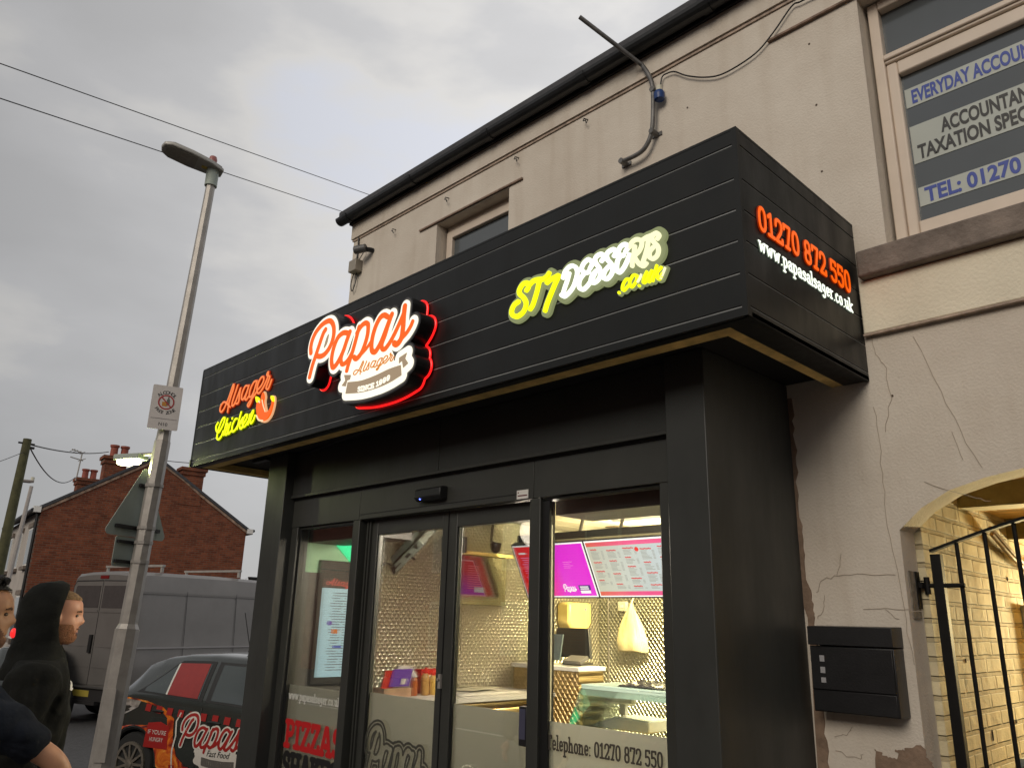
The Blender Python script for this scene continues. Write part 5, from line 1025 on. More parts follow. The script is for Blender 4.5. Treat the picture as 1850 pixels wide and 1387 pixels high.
for z in (1.635, 1.59, 1.553): mb.box((X0+0.043, YW-dp-0.0095, z-0.012), (X0+0.063, YW-dp-0.0085, z+0.012-(0.004 if z < 1.56 else 0)))
mb.build('viewing_slot', mat('pale_card_behind_slot', (0.35, 0.35, 0.36), 0.4), t)
t = thing('sign_bracket', (-2.33, YW-0.1, 4.45), 'rusty grey bent pipe bracket on the upper wall, pointing up over the gutter', 'pipe bracket')
yb = YW-0.05
pb_ = [(1122,293),(1150,280),(1166,266),(1177,240),(1180,200),(1179,158),(1172,136),(1160,118)]
pts = [onY(a, b, yb) for a, b in pb_]; pts = cat(pts, 4)
end = onY(1047, 31, yb-0.36)
mb = MB(); mb.tube(list(pts)+[pts[-1]+(end-pts[-1])*k for k in (0.3, 0.65, 1.0)], 0.014, 10); mb.build('pipe', mat('weathered_pipe', (0.15, 0.145, 0.14), 0.5, 0.4, noise=0.4, nscale=15), t, sm=True)
mb = MB()
for px, py in ((1180,163), (1179,238), (1124,292)):
    p = onY(px, py, yb); mb.tube([p+np.array([0, -0.018, 0]), p+np.array([0, 0.049, 0])], 0.018, 8); mb.box((p[0]-0.035, YW-0.008, p[2]-0.012), (p[0]+0.035, YW-0.001, p[2]+0.012))
mb.build('clip', bpy.data.materials['weathered_pipe'], t)
p = onY(1190, 168, YW-0.05); t = thing('cable_socket', (p[0], YW-0.05, p[2]-0.05), 'blue plastic cable socket hanging beside the pipe bracket on the upper wall', 'socket')
mb = MB(); mb.lathe([(0.022, -0.05), (0.03, -0.045), (0.034, -0.02), (0.033, 0.0), (0.026, 0.012)], (p[0], YW-0.045, p[2]), 14); mb.build('cap', mat('blue_plastic', (0.01, 0.045, 0.18), 0.4), t, sm=True)
mb = MB(); mb.lathe([(0.02, 0.013), (0.018, 0.05)], (p[0], YW-0.045, p[2]), 10); mb.build('neck', cream, t)
ca_ = [(1193,160),(1196,140),(1205,133),(1219,130),(1240,137),(1270,140),(1300,136),(1335,118),(1370,92),(1400,55),(1430,12),(1445,4),(1470,-8),(1520,-30)]
mb = MB(); mb.tube(cat([onY(a, b, YW-0.02) for a, b in ca_], 5), 0.0045, 6); t = mb.build('wall_cable', M['seal'], None, sm=True); tag(t, 'thin black cable looping across the upper wall from the blue cap', 'cable')
p = onY(652, 452, YW-0.08); t = thing('security_camera', (p[0], YW-0.08, p[2]), 'small grey security camera under the left end of the eaves', 'camera')
mb = MB(); mb.tube([(p[0]+0.075, YW-0.005, p[2]), (p[0]+0.05, YW-0.06, p[2]+0.0)], 0.022, 8); mb.build('bracket', M['blackmetal'], t)
mb = MB(); mb.tube([(p[0]+0.06, YW-0.07, p[2]+0.005), (p[0]-0.03, YW-0.12, p[2]-0.005)], 0.036, 14); mb.build('body', mat('grey_plastic', (0.10, 0.10, 0.10), 0.4), t, sm=True)
mb = MB(); mb.tube([(p[0]-0.03, YW-0.12, p[2]-0.005), (p[0]-0.036, YW-0.124, p[2]-0.006)], 0.030, 14); mb.build('lens', M['seal'], t)
p = onY(640, 481, YW-0.05); t = thing('junction_box', (p[0], YW-0.05, p[2]), 'square beige junction box on the wall corner below the camera', 'junction box')
mb = MB(); mb.box((p[0]-0.055, YW-0.075, p[2]-0.055), (p[0]+0.055, YW-0.002, p[2]+0.055)); mb.build('box', mat('beige_plastic', (0.30, 0.27, 0.22), 0.5), t, bevel=0.006)
mb = MB(); mb.tube(cat([(p[0]-0.03, YW-0.03, p[2]-0.05), (p[0]-0.06, YW-0.03, p[2]-0.15), (p[0]-0.03, YW-0.03, p[2]-0.22), (p[0]+0.0, YW-0.02, p[2]-0.12), (p[0]+0.0, YW-0.02, p[2]-0.05)], 5), 0.005, 6); mb.tube([(p[0]+0.03, YW-0.03, p[2]+0.05), (p[0]+0.1, YW-0.03, p[2]+0.11), (p[0]+0.11, YW-0.05, p[2]+0.16)], 0.004, 6); mb.tube([(p[0]-0.03, YW-0.01, p[2]+0.05), (p[0]-0.03, YW-0.01, p[2]+0.3)], 0.008, 6); mb.build('cable', M['seal'], t)
# ================================================================== side passage
pa = thing('passage', (-0.4, 4.5, 0), 'lit covered passage with cream-painted brick walls and timber ceiling behind the iron gate', 'passage')
YA0 = YW+0.162
xj = -1.185
mb = MB(); mb.box((xj-0.1, YA0, 0), (xj, 12, 2.6)); mb.build('brick_wall', M['creambrick'], pa); mb = MB(); mb.box((0.45, YA0, 0), (0.55, 12, 2.6)); mb.build('brick_wall', brick_mat('low_bounce_brick', (0.13, 0.10, 0.07), (0.10, 0.08, 0.055), (0.08, 0.07, 0.05), axis='YZ'), pa)  # unseen right wall, coloured dark to cut light bounced onto the jamb
mb = MB(); mb.box((xj, 11.9, 0), (0.45, 12, 2.6)); mb.build('end_wall', brick_mat('end_brick', (0.25, 0.2, 0.14), (0.2, 0.17, 0.12), (0.15, 0.13, 0.09)), pa)
och = mat('varnished_ceiling_board', (0.72, 0.42, 0.10), 0.55, noise=0.25, nscale=4, bump=0.2, bscale=25, stretch=(1, 6, 1))
mb = MB(); mb.box((xj, YA0, 2.432), (0.45, 4.17, 2.46)); mb.box((xj, 4.32, 2.35), (0.45, 4.95, 2.38)); mb.box((xj, 5.10, 2.30), (0.45, 6.2, 2.33)); mb.box((xj, 6.4, 2.28), (0.45, 11.9, 2.31)); mb.build('ceiling_board', och, pa)
mb = MB(); mb.box((xj, 4.172, 2.32), (0.45, 4.318, 2.46)); mb.box((xj, 4.952, 2.24), (0.45, 5.098, 2.35)); mb.box((xj, 6.202, 2.20), (0.45, 6.398, 2.30)); mb.build('ceiling_beam', mat('olive_beam', (0.34, 0.27, 0.10), 0.7, noise=0.3), pa)
mb = MB(); mb.tube(cat([(xj+0.03, 4.55, 2.26), (xj+0.04, 5.0, 2.12), (xj+0.03, 5.6, 2.10), (xj+0.04, 7, 2.05)], 5), 0.014, 8); mb.tube(cat([(xj+0.03, 4.55, 2.23), (xj+0.04, 5.2, 2.07), (xj+0.03, 7, 2.0)], 5), 0.010, 8); mb.build('pipe', mat('painted_pipe', (0.35, 0.25, 0.14), 0.6), pa)
mb = MB(); mb.box((xj+0.001, 5.0, 0.3), (xj+0.03, 5.05, 1.9)); mb.build('conduit', M['white'], pa)
mb = MB(); mb.box((xj, YA0, -0.1), (0.45, 12, 0.002)); mb.build('floor', M['paving'], pa)
mb = MB()
for _ in range(7):
    y = 3.9+random.random()*2.2; z = 1.2+random.random()*1.0; mb.ell((xj+0.001, y, z), (0.003, 0.006+random.random()*0.012, 0.008+random.random()*0.02), 8, 5)
mb.build('brick_chip', mat('dark_chip', (0.05, 0.035, 0.02), 0.9), pa)
t = thing('passage_light', (-0.93, 6.5, 2.0), 'warm round lamp hanging from the passage ceiling beyond the gate', 'lamp')
mb = MB(); mb.tube([(-0.93, 6.5, 2.06), (-0.93, 6.5, 2.279)], 0.012, 8); mb.build('stem', M['blackmetal'], t); mb = MB(); mb.ell((-0.93, 6.5, 2.0), (0.07, 0.07, 0.06), 14, 8); mb.build('diffuser', emat('warm_bulb', (1.0, 0.72, 0.32), 6), t, sm=True)
pd = bpy.data.lights.new('passage_bulb', 'POINT'); pd.energy = 520; pd.color = (1.0, 0.80, 0.40); pd.shadow_soft_size = 0.08; po = bpy.data.objects.new('passage_bulb', pd); po.location = (0.0, 0, -0.16); link(po, t)
# gate
gt = thing('iron_gate', (-0.4, 3.62, 0), 'black iron gate with an arched top rail and round bars, closing the lit passage', 'gate')
yg_ = 3.62
topz = lambda x: 2.065+0.150*math.sin(min(1.0, (x+1.16)/0.80)*PI/2)
mb = MB(); mb.box((-1.158, yg_-0.012, 0.05), (-1.118, yg_+0.028, 2.062)); mb.box((0.37, yg_-0.012, 0.05), (0.41, yg_+0.028, 2.062)); mb.build('stile', M['iron'], gt, bevel=0.003)
mb = MB(); xs = np.linspace(-1.158, 0.41, 24); tp = [(x, 2.07+0.17*math.sin(PI*(x+1.158)/1.568)) for x in xs]
for i in range(23):
    (xa, za_), (xb, zb_) = tp[i], tp[i+1]; mb.prism([(xa, za_), (xb, zb_), (xb, zb_+0.012), (xa, za_+0.012)], -0.01, 0.026, lambda u, v, w: (u, yg_+w, v))
mb.build('top_rail', M['iron'], gt)
for k in range(13):
    x = -1.055+k*0.108
    zt = 2.07+0.17*math.sin(PI*(x+1.158)/1.568)
    if x < 0.36: mb = MB(); mb.tube([(x, yg_+0.008, 0.1), (x, yg_+0.008, zt)], 0.0085, 8); mb.build('bar', M['iron'], gt)
mb = MB(); mb.box((-1.117, yg_-0.005, 1.0), (0.369, yg_+0.02, 1.03)); mb.box((-1.117, yg_-0.005, 0.1), (0.369, yg_+0.02, 0.13)); mb.build('rail', M['iron'], gt)
mb = MB(); mb.tube([(-1.195, yg_, 1.935), (-1.04, yg_, 1.935)], 0.009, 8); mb.tube([(-1.185, yg_, 1.90), (-1.185, yg_, 1.97)], 0.012, 8); mb.box((-1.214, yg_-0.045, 1.925), (-1.19, yg_+0.01, 1.947)); mb.box((-1.2135, yg_-0.06, 1.84), (-1.205, yg_-0.02, 1.99)); mb.build('hinge', M['iron'], gt)
mb = MB(); mb.box((-1.213, 3.50, 1.80), (-1.2095, 3.59, 1.99)); mb.build('hinge_plate', mat('rusty_zinc_plate', (0.22, 0.19, 0.15), 0.7, noise=0.5, nscale=30), gt)
# bin behind the gate
p = onY(1850, 1330, 4.6); t = thing('wheelie_bin', (p[0]+0.15, 4.6, 0), 'grey-lidded wheelie bin standing in the passage behind the gate', 'bin')
bx = float(p[0])+0.0; mb = MB(); mb.box((bx, 4.6, 0.05), (bx+0.5, 5.1, 1.14)); mb.build('body', M['blackmetal'], t, bevel=0.02); mb = MB(); mb.box((bx-0.04, 4.56, 1.142), (bx+0.54, 5.14, 1.19)); mb.build('lid', mat('blue_grey_plastic', (0.18, 0.22, 0.23), 0.5), t, bevel=0.015); mb = MB(); mb.tube([(bx, 4.52, 1.15), (bx+0.5, 4.52, 1.15)], 0.015, 8); mb.build('handle', M['blackmetal'], t)
# ================================================================== street lamp with signs
base = onD(183, 1387, 7.0); top = onD(384, 318, 7.0)
LX, LY = float(base[0]), float(base[1]); lean = (top-base)/(top[2]-base[2])
at = lambda z: np.array([LX+lean[0]*(z-0.65), LY+lean[1]*(z-0.65), z])
lp = thing('street_lamp', (LX, LY, 0), 'tall galvanised steel street lamp column with a flat LED head, left of the takeaway', 'street lamp')
mb = MB(); mb.tube([at(0.0), at(1.62)], 0.088, 8, rot=PI/8); mb.build('base_column', M['steel'], lp)
mb = MB(); mb.tube([at(1.622), at(1.66), at(3.1)], [0.084, 0.066, 0.062], 8, rot=PI/8); mb.tube([at(3.102), at(3.15), at(5.50)], [0.058, 0.054, 0.040], 8, rot=PI/8); mb.build('column', M['steel'], lp)
mb = MB(); q = at(0.95); mb.obox(q+np.array([0.07, -0.055, 0]), (0.03, 0.03, 0), (0, 0, 0.25), (0.005, -0.005, 0)); mb.build('access_door', M['steel'], lp)
Tq = at(5.50); mb = MB(); mb.tube([Tq, Tq+np.array([0, 0, 0.17])], 0.055, 12); mb.build('spigot', M['greyback'], lp, sm=True)
# head: direction taken from the picture (points over the road, away from shop)
hz = 5.66; hA = onD(392, 300, 7.0); hB = onZ(290, 252, hz+0.04)
hd = np.array([-0.20, -0.98, 0.0]); hd /= np.linalg.norm(hd); side = np.array([-hd[1], hd[0], 0]); Hl = 0.5; Q = at(hz)
def FH(u, v, w): u, v = u*0.88, v*0.84; return tuple(Q+hd*u+side*v+np.array([0, 0, 1.0])*w+np.array([0, 0, 0.16])*u)
ol = [(-0.09, -0.075), (-0.09, 0.075), (0.04, 0.13), (0.24, 0.155), (0.44, 0.145), (0.51, 0.09), (0.525, 0.0), (0.51, -0.09), (0.44, -0.145), (0.24, -0.155), (0.04, -0.13)]
mb = MB(); mb.prism(ol, 0.0, 0.035, FH); mb.prism([(a*0.93+0.01, b_*0.85) for a, b_ in ol], 0.036, 0.055, FH); head = mb.build('lamp_head', mat('lamp_head_grey', (0.38, 0.37, 0.34), 0.5, 0.2, noise=0.08), lp, bevel=0.01)
mb = MB(); mb.prism([(0.18, -0.125), (0.43, -0.12), (0.48, -0.07), (0.48, 0.07), (0.43, 0.12), (0.18, 0.125)], -0.006, -0.001, FH); mb.build('lens', mat('led_lens', (0.28, 0.27, 0.22), 0.2, noise=0.2, nscale=60), head)
mb = MB(); mb.prism([(0.05, -0.03), (0.12, -0.03), (0.12, 0.02), (0.05, 0.02)], -0.004, -0.001, FH); mb.build('sticker', mat('yellow_sticker', (0.55, 0.40, 0.05), 0.5), head)
mb = MB(); c0 = FH(0.02, 0, 0.077); mb.lathe([(0.035, 0), (0.038, 0.03), (0.030, 0.06), (0.01, 0.07)], c0, 14); mb.build('photocell', mat('dusty_pink_plastic', (0.32, 0.10, 0.09), 0.45), lp, sm=True)
# alcohol free zone plate
cA = onD(291, 745, 6.90)
vd = np.array([CAM[0]-cA[0], CAM[1]-cA[1], 0]); vd /= np.linalg.norm(vd); sr2 = np.array([-vd[1], vd[0], 0]); rt = np.array([0.30, 0.95, 0]); rt /= np.linalg.norm(rt); nn_ = np.array([rt[1], -rt[0], 0])
cA = at(3.37)+nn_*0.075+rt*(-0.03)
tt = thing('street_sign', tuple(cA), 'white ALCOHOL FREE ZONE plate with a red prohibition circle, high on the lamp post', 'sign')
FS = lambda u, v, w: tuple(cA+rt*u+np.array([0, 0, 1.0])*v+nn_*w)
def rr(w, h, r, n=5):
    o = []
    for cx, cy_, a0 in ((w-r, h-r, 0), (-w+r, h-r, 90), (-w+r, -h+r, 180), (w-r, -h+r, 270)):
        for k in range(n+1): a = math.radians(a0+90*k/n); o.append((cx+r*math.cos(a), cy_+r*math.sin(a)))
    return o
mb = MB(); mb.prism(rr(0.115, 0.185, 0.012), 0.0, 0.004, FS); mb.build('plate', mat('sign_plate_white', (0.60, 0.56, 0.53), 0.45, noise=0.05), tt)
redp = mat('sign_red', (0.35, 0.03, 0.03), 0.5); blk = mat('sign_black', (0.02, 0.02, 0.02), 0.5)
mb = MB(); ring = [(0.063*math.cos(a), 0.045+0.063*math.sin(a)) for a in np.linspace(0, 2*PI, 28)]; inn = [(0.052*math.cos(a), 0.045+0.052*math.sin(a)) for a in np.linspace(0, 2*PI, 28)]
for i in range(27): mb.prism([ring[i], ring[i+1], inn[i+1], inn[i]], 0.0045, 0.0055, FS)
mb.prism([(-0.041, 0.079), (-0.034, 0.086), (0.041, 0.011), (0.034, 0.004)], 0.0057, 0.0067, FS); mb.build('prohibition_ring', redp, tt)
mb = MB(); mb.prism([(-0.03, 0.01), (0.012, 0.01), (0.012, 0.05), (-0.03, 0.045)], 0.0045, 0.0051, FS); mb.build('drink_symbol', mat('sign_orange', (0.5, 0.22, 0.03), 0.5), tt)
mb = MB(); mb.prism([(0.002, 0.02), (0.026, 0.02), (0.026, 0.065), (0.018, 0.08), (0.018, 0.095), (0.010, 0.095), (0.010, 0.08), (0.002, 0.065)], 0.00515, 0.0055, FS); mb.build('bottle_symbol', mat('sign_grey', (0.12, 0.12, 0.10), 0.5), tt)
def arc_text(txt, R, a0, a1, size, cz, flip=False):
    for i, ch_ in enumerate(txt):
        if ch_ == ' ': continue
        a = math.radians(a0+(a1-a0)*i/(len(txt)-1)); up = np.array([math.cos(a), math.sin(a)])*(-1 if flip else 1); ri = np.array([up[1], -up[0]]); c = np.array([R*math.cos(a), cz+R*math.sin(a)])
        def F(u, v, w, c=c, ri=ri, up=up): q = c+ri*u+up*(v-size*0.36); return FS(q[0], q[1], 0.005)
        text_mesh(ch_, size, F, 'sign_lettering', blk, tt, center=True, off=0.0006)
arc_text('ALCOHOL', 0.083, 138, 42, 0.040, 0.045); arc_text('FREE ZONE', 0.088, 222, 318, 0.036, 0.045, True)
mb = MB(); mb.box((0, 0, 0), (0, 0, 0)); mb = MB(); mb.prism([(-0.10, -0.098), (0.10, -0.098), (0.10, -0.094), (-0.10, -0.094)], 0.0045, 0.0052, FS); mb.build('sign_rule', mat('sign_rule_grey', (0.25, 0.22, 0.22), 0.5), tt)
text_mesh('N10', 0.040, lambda u, v, w: FS(u, -0.155+v, 0.005), 'sign_lettering', blk, tt, center=True)
# triangular warning sign and plate, seen from behind
def back_sign(cz, lab, kind):
    c = at(cz); dn = np.array([-0.90, -0.44, 0]); dn /= np.linalg.norm(dn); rs = np.array([-dn[1], dn[0], 0]); c = c+dn*0.10
    F = lambda u, v, w: tuple(c+rs*u+np.array([0, 0, 1.0])*v+dn*w)
    t_ = thing('road_sign', tuple(c), lab, 'road sign')
    if kind == 'tri':
        P3 = []
        for k, (cx, cy_) in enumerate(((0, 0.31), (-0.305, -0.23), (0.305, -0.23))):
            a0 = (30, 150, 270)[k]
            for j in range(6): a = math.radians(a0+120*j/5); P3.append((cx*0.9+0.035*math.cos(a), cy_*0.9+0.035*math.sin(a)))
        mb = MB(); mb.prism(P3, 0, 0.004, F); mb.build('plate', M['greyback'], t_)
        rails = (-0.17, 0.17)
        for z in rails: mb = MB(); wv = 0.23 if z < 0 else 0.055; mb.prism([(-wv, z-0.014), (wv, z-0.014), (wv, z+0.014), (-wv, z+0.014)], -0.022, -0.001, F); mb.build('channel', M['blackmetal'], t_)
    else:
        mb = MB(); mb.prism(rr(0.185, 0.115, 0.02), 0, 0.004, F); mb.build('plate', M['greyback'], t_)
        for z in (0.075, -0.075): mb = MB(); mb.prism([(-0.17, z-0.012), (0.17, z-0.012), (0.17, z+0.012), (-0.17, z+0.012)], -0.022, -0.001, F); mb.build('channel', M['blackmetal'], t_)
    mb = MB()
    for z in ((-0.17, 0.17) if kind == 'tri' else (0.075, -0.075)):
        q = at(cz+z); mb.tube([q-np.array([0, 0, 0.012]), q+np.array([0, 0, 0.012])], 0.072, 10)
    mb.build('clamp', M['steel'], t_)
    return F
back_sign(2.56, 'grey back of a large triangular road sign clamped to the lamp post', 'tri')
back_sign(2.20, 'grey back of a small rectangular plate below the triangular sign', 'rect')
# sign light
p = onD(262, 831, 6.95); c = at(float(p[2]))
t = thing('sign_light', tuple(at(float(p[2])+0.05)), 'bright yellow-white sign lamp on a short arm beside the lamp post', 'sign lamp')
dn = np.array([-0.90, -0.44, 0]); dn /= np.linalg.norm(dn)
pl0 = c+np.array([0, 0, 0.075])
mb = MB(); mb.tube([pl0, pl0+dn*0.34], 0.016, 8); mb.build('arm', M['steel'], t)
mb = MB(); 
hx = pl0+dn*0.30
mb.obox(hx+np.array([0, 0, -0.02]), dn*0.13, np.array([-dn[1], dn[0], 0])*0.06, (0, 0, 0.022)); mb.build('hood', M['greyback'], t, bevel=0.006)
mb = MB(); sdv = np.array([-dn[1], dn[0], 0])
for a_ in (-0.06, 0.02, 0.085): c_2 = hx+dn*a_+np.array([0, 0, -0.058]); mb.ell(tuple(c_2), (0.045, 0.045, 0.026+0.01*(a_ == 0.02)), 12, 8)
mb.build('lens', emat('bright_sign_lamp', (1.0, 0.97, 0.50), 15), t, sm=True)
qd = bpy.data.lights.new('sign_bulb', 'POINT'); qd.energy = 17; qd.color = (0.90, 1.0, 0.42); qd.shadow_soft_size = 0.05; qo = bpy.data.objects.new('sign_bulb', qd); qo.location = tuple(hx+np.array([0.05, 0.02, -0.12])-at(float(p[2])+0.05)); link(qo, t)
# ================================================================== brick terrace at the end of the street
hs = thing('brick_house', (-30, 7.43, -0.13), 'red brick gable end house of the terrace across the side road, with three chimney stacks', 'house')
XG = -30.0
GA_ = math.radians(-7.3)
def onGw(px, py, dx=0.0):
    d = ray(px, py); n = np.array([math.cos(GA_), math.sin(GA_), 0.0]); p0 = np.array([XG, 7.43, 0.0])+n*dx; return CAM+d*((p0-CAM)@n)/(d@n)
def onG(px, py, dx=0.0):
    p = onGw(px, py, dx)-np.array([XG, 7.43, 0.0]); g_ = np.array([-math.sin(GA_), math.cos(GA_), 0.0]); return np.array([XG+dx, 7.43+p@g_, p[2]])
gp = [onG(px, py) for px, py in ((75.7,918),(186,871),(283,829),(329,862),(367,896),(445,958))]
y0 = 7.43; y1 = float(gp[-1][1])
poly = [(y0, -0.13)] + [(float(p[1]), float(p[2])) for p in gp] + [(y1, -0.13)]
mb = MB(); mb.prism(poly, XG, XG-0.3, lambda u, v, w: (w, u, v)); mb.build('gable_wall', M['redbrick'], hs)
yr, zr = float(gp[2][1]), float(gp[2][2])
mb = MB(); mb.box((XG-8.5, y0+0.01, -0.13), (XG-0.302, y0+0.3, 4.95)); mb.build('front_wall', mat('pale_front_render', (0.42, 0.38, 0.34), 0.8, noise=0.12, nscale=1.5), hs)
mb = MB(); mb.box((XG-8.5, y1-0.3, -0.13), (XG-0.302, y1-0.01, 4.9)); mb.build('rear_wall', M['redbrick_front'], hs)
def roofslab(yA_, zA_, yB_, zB_):
    mb = MB(); mb.add([(XG+0.06, yA_, zA_), (XG-8.5, yA_, zA_), (XG-8.5, yB_, zB_), (XG+0.06, yB_, zB_), (XG+0.06, yA_, zA_+0.11), (XG-8.5, yA_, zA_+0.11), (XG-8.5, yB_, zB_+0.11), (XG+0.06, yB_, zB_+0.11)],
      [(0,1,2,3), (4,5,6,7), (0,1,5,4), (1,2,6,5), (2,3,7,6), (3,0,4,7)]); return mb.build('roof', M['slate'], hs)
sl = (zr-float(gp[0][2]))/(yr-y0); ZL, ZR_ = float(gp[0][2]), float(gp[-1][2])
roofslab(y0-0.22, ZL-0.22*sl+0.02, yr, zr+0.02); sl2 = (zr-ZR_)/(y1-yr); roofslab(y1+0.25, ZR_-0.25*sl2+0.02, yr, zr+0.02)
mb = MB(); mb.tube([(XG+0.05, y0-0.26, 4.93), (XG-8.5, y0-0.26, 4.93)], 0.06, 8); mb.tube([(XG-0.15, y0-0.07, 4.9), (XG-0.15, y0-0.07, -0.1)], 0.05, 8); mb.tube([(XG+0.02, y1+0.28, 4.86), (XG-8.5, y1+0.28, 4.86)], 0.06, 8); mb.build('gutter', M['gutter'], hs)
mb = MB(); mb.box((XG-0.2, y0-0.24, 4.86), (XG+0.07, y0-0.02, 5.06)); mb.box((XG-0.2, y1+0.02, 4.74), (XG+0.07, y1+0.25, 4.92)); mb.build('eaves_end', M['white'], hs)
pot = mat('red_clay_pot', (0.26, 0.06, 0.035), 0.7, noise=0.3, nscale=20)
def stack(px0, px1, pyt, X, dx, zb, pots, py_pots):
    a, b_ = onG(px0, pyt, X-XG), onG(px1, pyt, X-XG); zt = float(min(a[2], b_[2]))
    mb = MB(); mb.box((X-dx, a[1], zb), (X, b_[1], zt-0.28)); mb.box((X-dx-0.04, a[1]-0.05, zt-0.278), (X+0.04, b_[1]+0.05, zt-0.12)); mb.box((X-dx-0.09, a[1]-0.10, zt-0.118), (X+0.09, b_[1]+0.10, zt)); st_ = mb.build('chimney', M['redbrick'], hs)
    for px in pots:
        q = onG(px, py_pots, X-dx*0.5-XG); mb = MB(); mb.lathe([(0.15, zt), (0.13, zt+0.08), (0.125, zt+0.36), (0.16, zt+0.38), (0.16, zt+0.45), (0.10, zt+0.45)], (X-dx*0.5, q[1], 0), 12); mb.build('chimney_pot', pot, st_, sm=True)
stack(193, 232, 822, XG-0.35, 0.6, 5.8, (208, 227), 806)
stack(143, 181, 862, XG-8.0, 0.8, 5.8, (156, 171), 846)
stack(333, 371, 843, XG+0.02, 0.55, 5.6, (), 0)
# windows of the long front, seen at a grazing angle
for k in range(3):
    x = XG-1.4-k*2.8
    for z0_, z1_ in ((3.15, 4.45), (0.8, 2.2)):
        mb = MB(); mb.box((x-0.5, y0-0.03, z0_), (x+0.5, y0+0.008, z1_)); w_ = mb.build('window', M['white'], hs); mb = MB(); mb.box((x-0.43, y0-0.036, z0_+0.07), (x+0.43, y0-0.031, z1_-0.07)); mb.build('pane', M['winglass'], w_)
        mb = MB(); mb.box((x-0.6, y0-0.12, z0_-0.12), (x+0.6, y0+0.008, z0_-0.002)); mb.box((x-0.6, y0-0.07, z1_+0.002), (x+0.6, y0+0.008, z1_+0.16)); mb.build('window_sill', M['stone'], hs)
# aerial on the second stack
ab = onGw(137, 868, -8.0); at_ = onGw(149, 817, -8.0)
t = thing('tv_aerial', tuple(ab), 'thin television aerial on a pole beside the rear chimney stack', 'aerial')
mb = MB(); mb.tube([ab, at_], 0.03, 6); mb.build('pole', M['steel'], t)
mb = MB()
for pa1, pa2 in (((130,811),(152,819)), ((127,825),(150,832))): mb.tube([onGw(*pa1, -8.0), onGw(*pa2, -8.0)], 0.025, 5)
for px, py in ((131,813),(136,815),(142,817),(149,818),(146,831),(150,830)): q = onGw(px, py, -8.0); mb.tube([q-np.array([0.35, 0, 0]), q+np.array([0.35, 0, 0])], 0.016, 5)
mb.build('elements', M['steel'], t)
mb = MB()
for i_ in range(len(gp)-1):
    a_, b_ = gp[i_], gp[i_+1]
    if abs(a_[1]-b_[1]) > 0.3: mb.prism([(a_[1], a_[2]-0.10), (b_[1], b_[2]-0.10), (b_[1], b_[2]+0.0), (a_[1], a_[2]+0.0)], XG+0.003, XG+0.035, lambda u, v, w: (w, u, v))
mb.build('verge', mat('verge_mortar', (0.30, 0.20, 0.14), 0.9, noise=0.6, nscale=6), hs)
def swing(o, a=math.radians(-7.3), px_=-30.0, py_=7.43):
    x, y = o.location.x-px_, o.location.y-py_; o.location.x = px_+x*math.cos(a)-y*math.sin(a); o.location.y = py_+x*math.sin(a)+y*math.cos(a); o.rotation_euler.z = a
swing(hs)
# low pale building further left along the street, and boundary wall behind the van
for n_, (xa, xb, ya_, ze, lab) in enumerate(((-38.6, -50, 7.5, 4.5, 'pale rendered terraced house just beyond the brick gable house'), (-50.2, -64, 7.3, 4.55, 'farther cream terraced house at the left edge of the picture'))):
    t = thing('terrace_house', (xa, ya_, -0.13), lab, 'house')
    mb = MB(); mb.box((xb, ya_, -0.13), (xa, 14, ze)); mb.build('wall', mat('far_render', (0.5-0.08*n_, 0.45-0.06*n_, 0.42-0.06*n_), 0.8, noise=0.1), t); mb = MB(); mb.add([(xb, ya_-.2, ze), (xa, ya_-.2, ze), (xa, 10.5, ze+1.5), (xb, 10.5, ze+1.5), (xb, 14.2, ze), (xa, 14.2, ze)], [(0,1,2,3), (3,2,5,4), (1,5,2), (0,3,4)]); mb.build('roof', M['slate'], t)
    for k in range(3):
        for z0_ in (0.8, 2.9):
            x = xa-1.8-k*3.4; mb = MB(); mb.box((x-0.5, ya_-0.04, z0_), (x+0.5, ya_-0.001, z0_+1.3)); w_ = mb.build('window', M['white'], t); mb = MB(); mb.box((x-0.42, ya_-0.05, z0_+0.08), (x+0.42, ya_-0.041, z0_+1.22)); mb.build('pane', M['winglass'], w_)
for o_ in [q for q in S.collection.objects if q.name.startswith('terrace_house')]: swing(o_)
t = thing('boundary_fence', (-26, 17, 0), 'low dark timber fence on the skyline behind the grey van', 'fence')
mb = MB(); mb.box((-29.6, 14.9, -0.13), (-29.5, 34, 3.10)); mb.build('panel', mat('dark_timber', (0.035, 0.03, 0.025), 0.8, noise=0.3), t); mb = MB(); mb.box((-29.65, 14.9, 3.102), (-29.45, 34, 3.16)); mb.build('capping', M['gutter'], t)
t = thing('bare_tree', (-44, 22.5, -0.13), 'leafless bare tree behind the fence at the left of the shop pillar', 'tree')
mb = MB(); r_ = random.Random(4)
p0_ = onD(452, 1040, 50)
def br(p, d, L_, r, n):
    q = p+d*L_; mb.tube([p, (p+q)/2+np.array([r_.uniform(-.05, .05)*L_, r_.uniform(-.05, .05)*L_, 0]), q], [r, r*0.8, r*0.6], 5)
    if n == 0: return
    for _ in range(3):
        dd = d+np.array([r_.uniform(-.7, .7), r_.uniform(-.7, .7), r_.uniform(-.1, .4)]); br(q, dd/np.linalg.norm(dd), L_*0.68, r*0.58, n-1)
br(np.array([p0_[0], p0_[1], -0.13]), np.array([0, 0, 1.0]), 1.45, 0.10, 5); mb.build('crown', mat('bare_twigs', (0.11, 0.075, 0.055), 0.9), t)
mb = MB(); mb.tube([(p0_[0], p0_[1], -0.13), (p0_[0], p0_[1], 1.7)], [0.22, 0.15], 8); mb.build('trunk', bpy.data.materials['bare_twigs'], t)
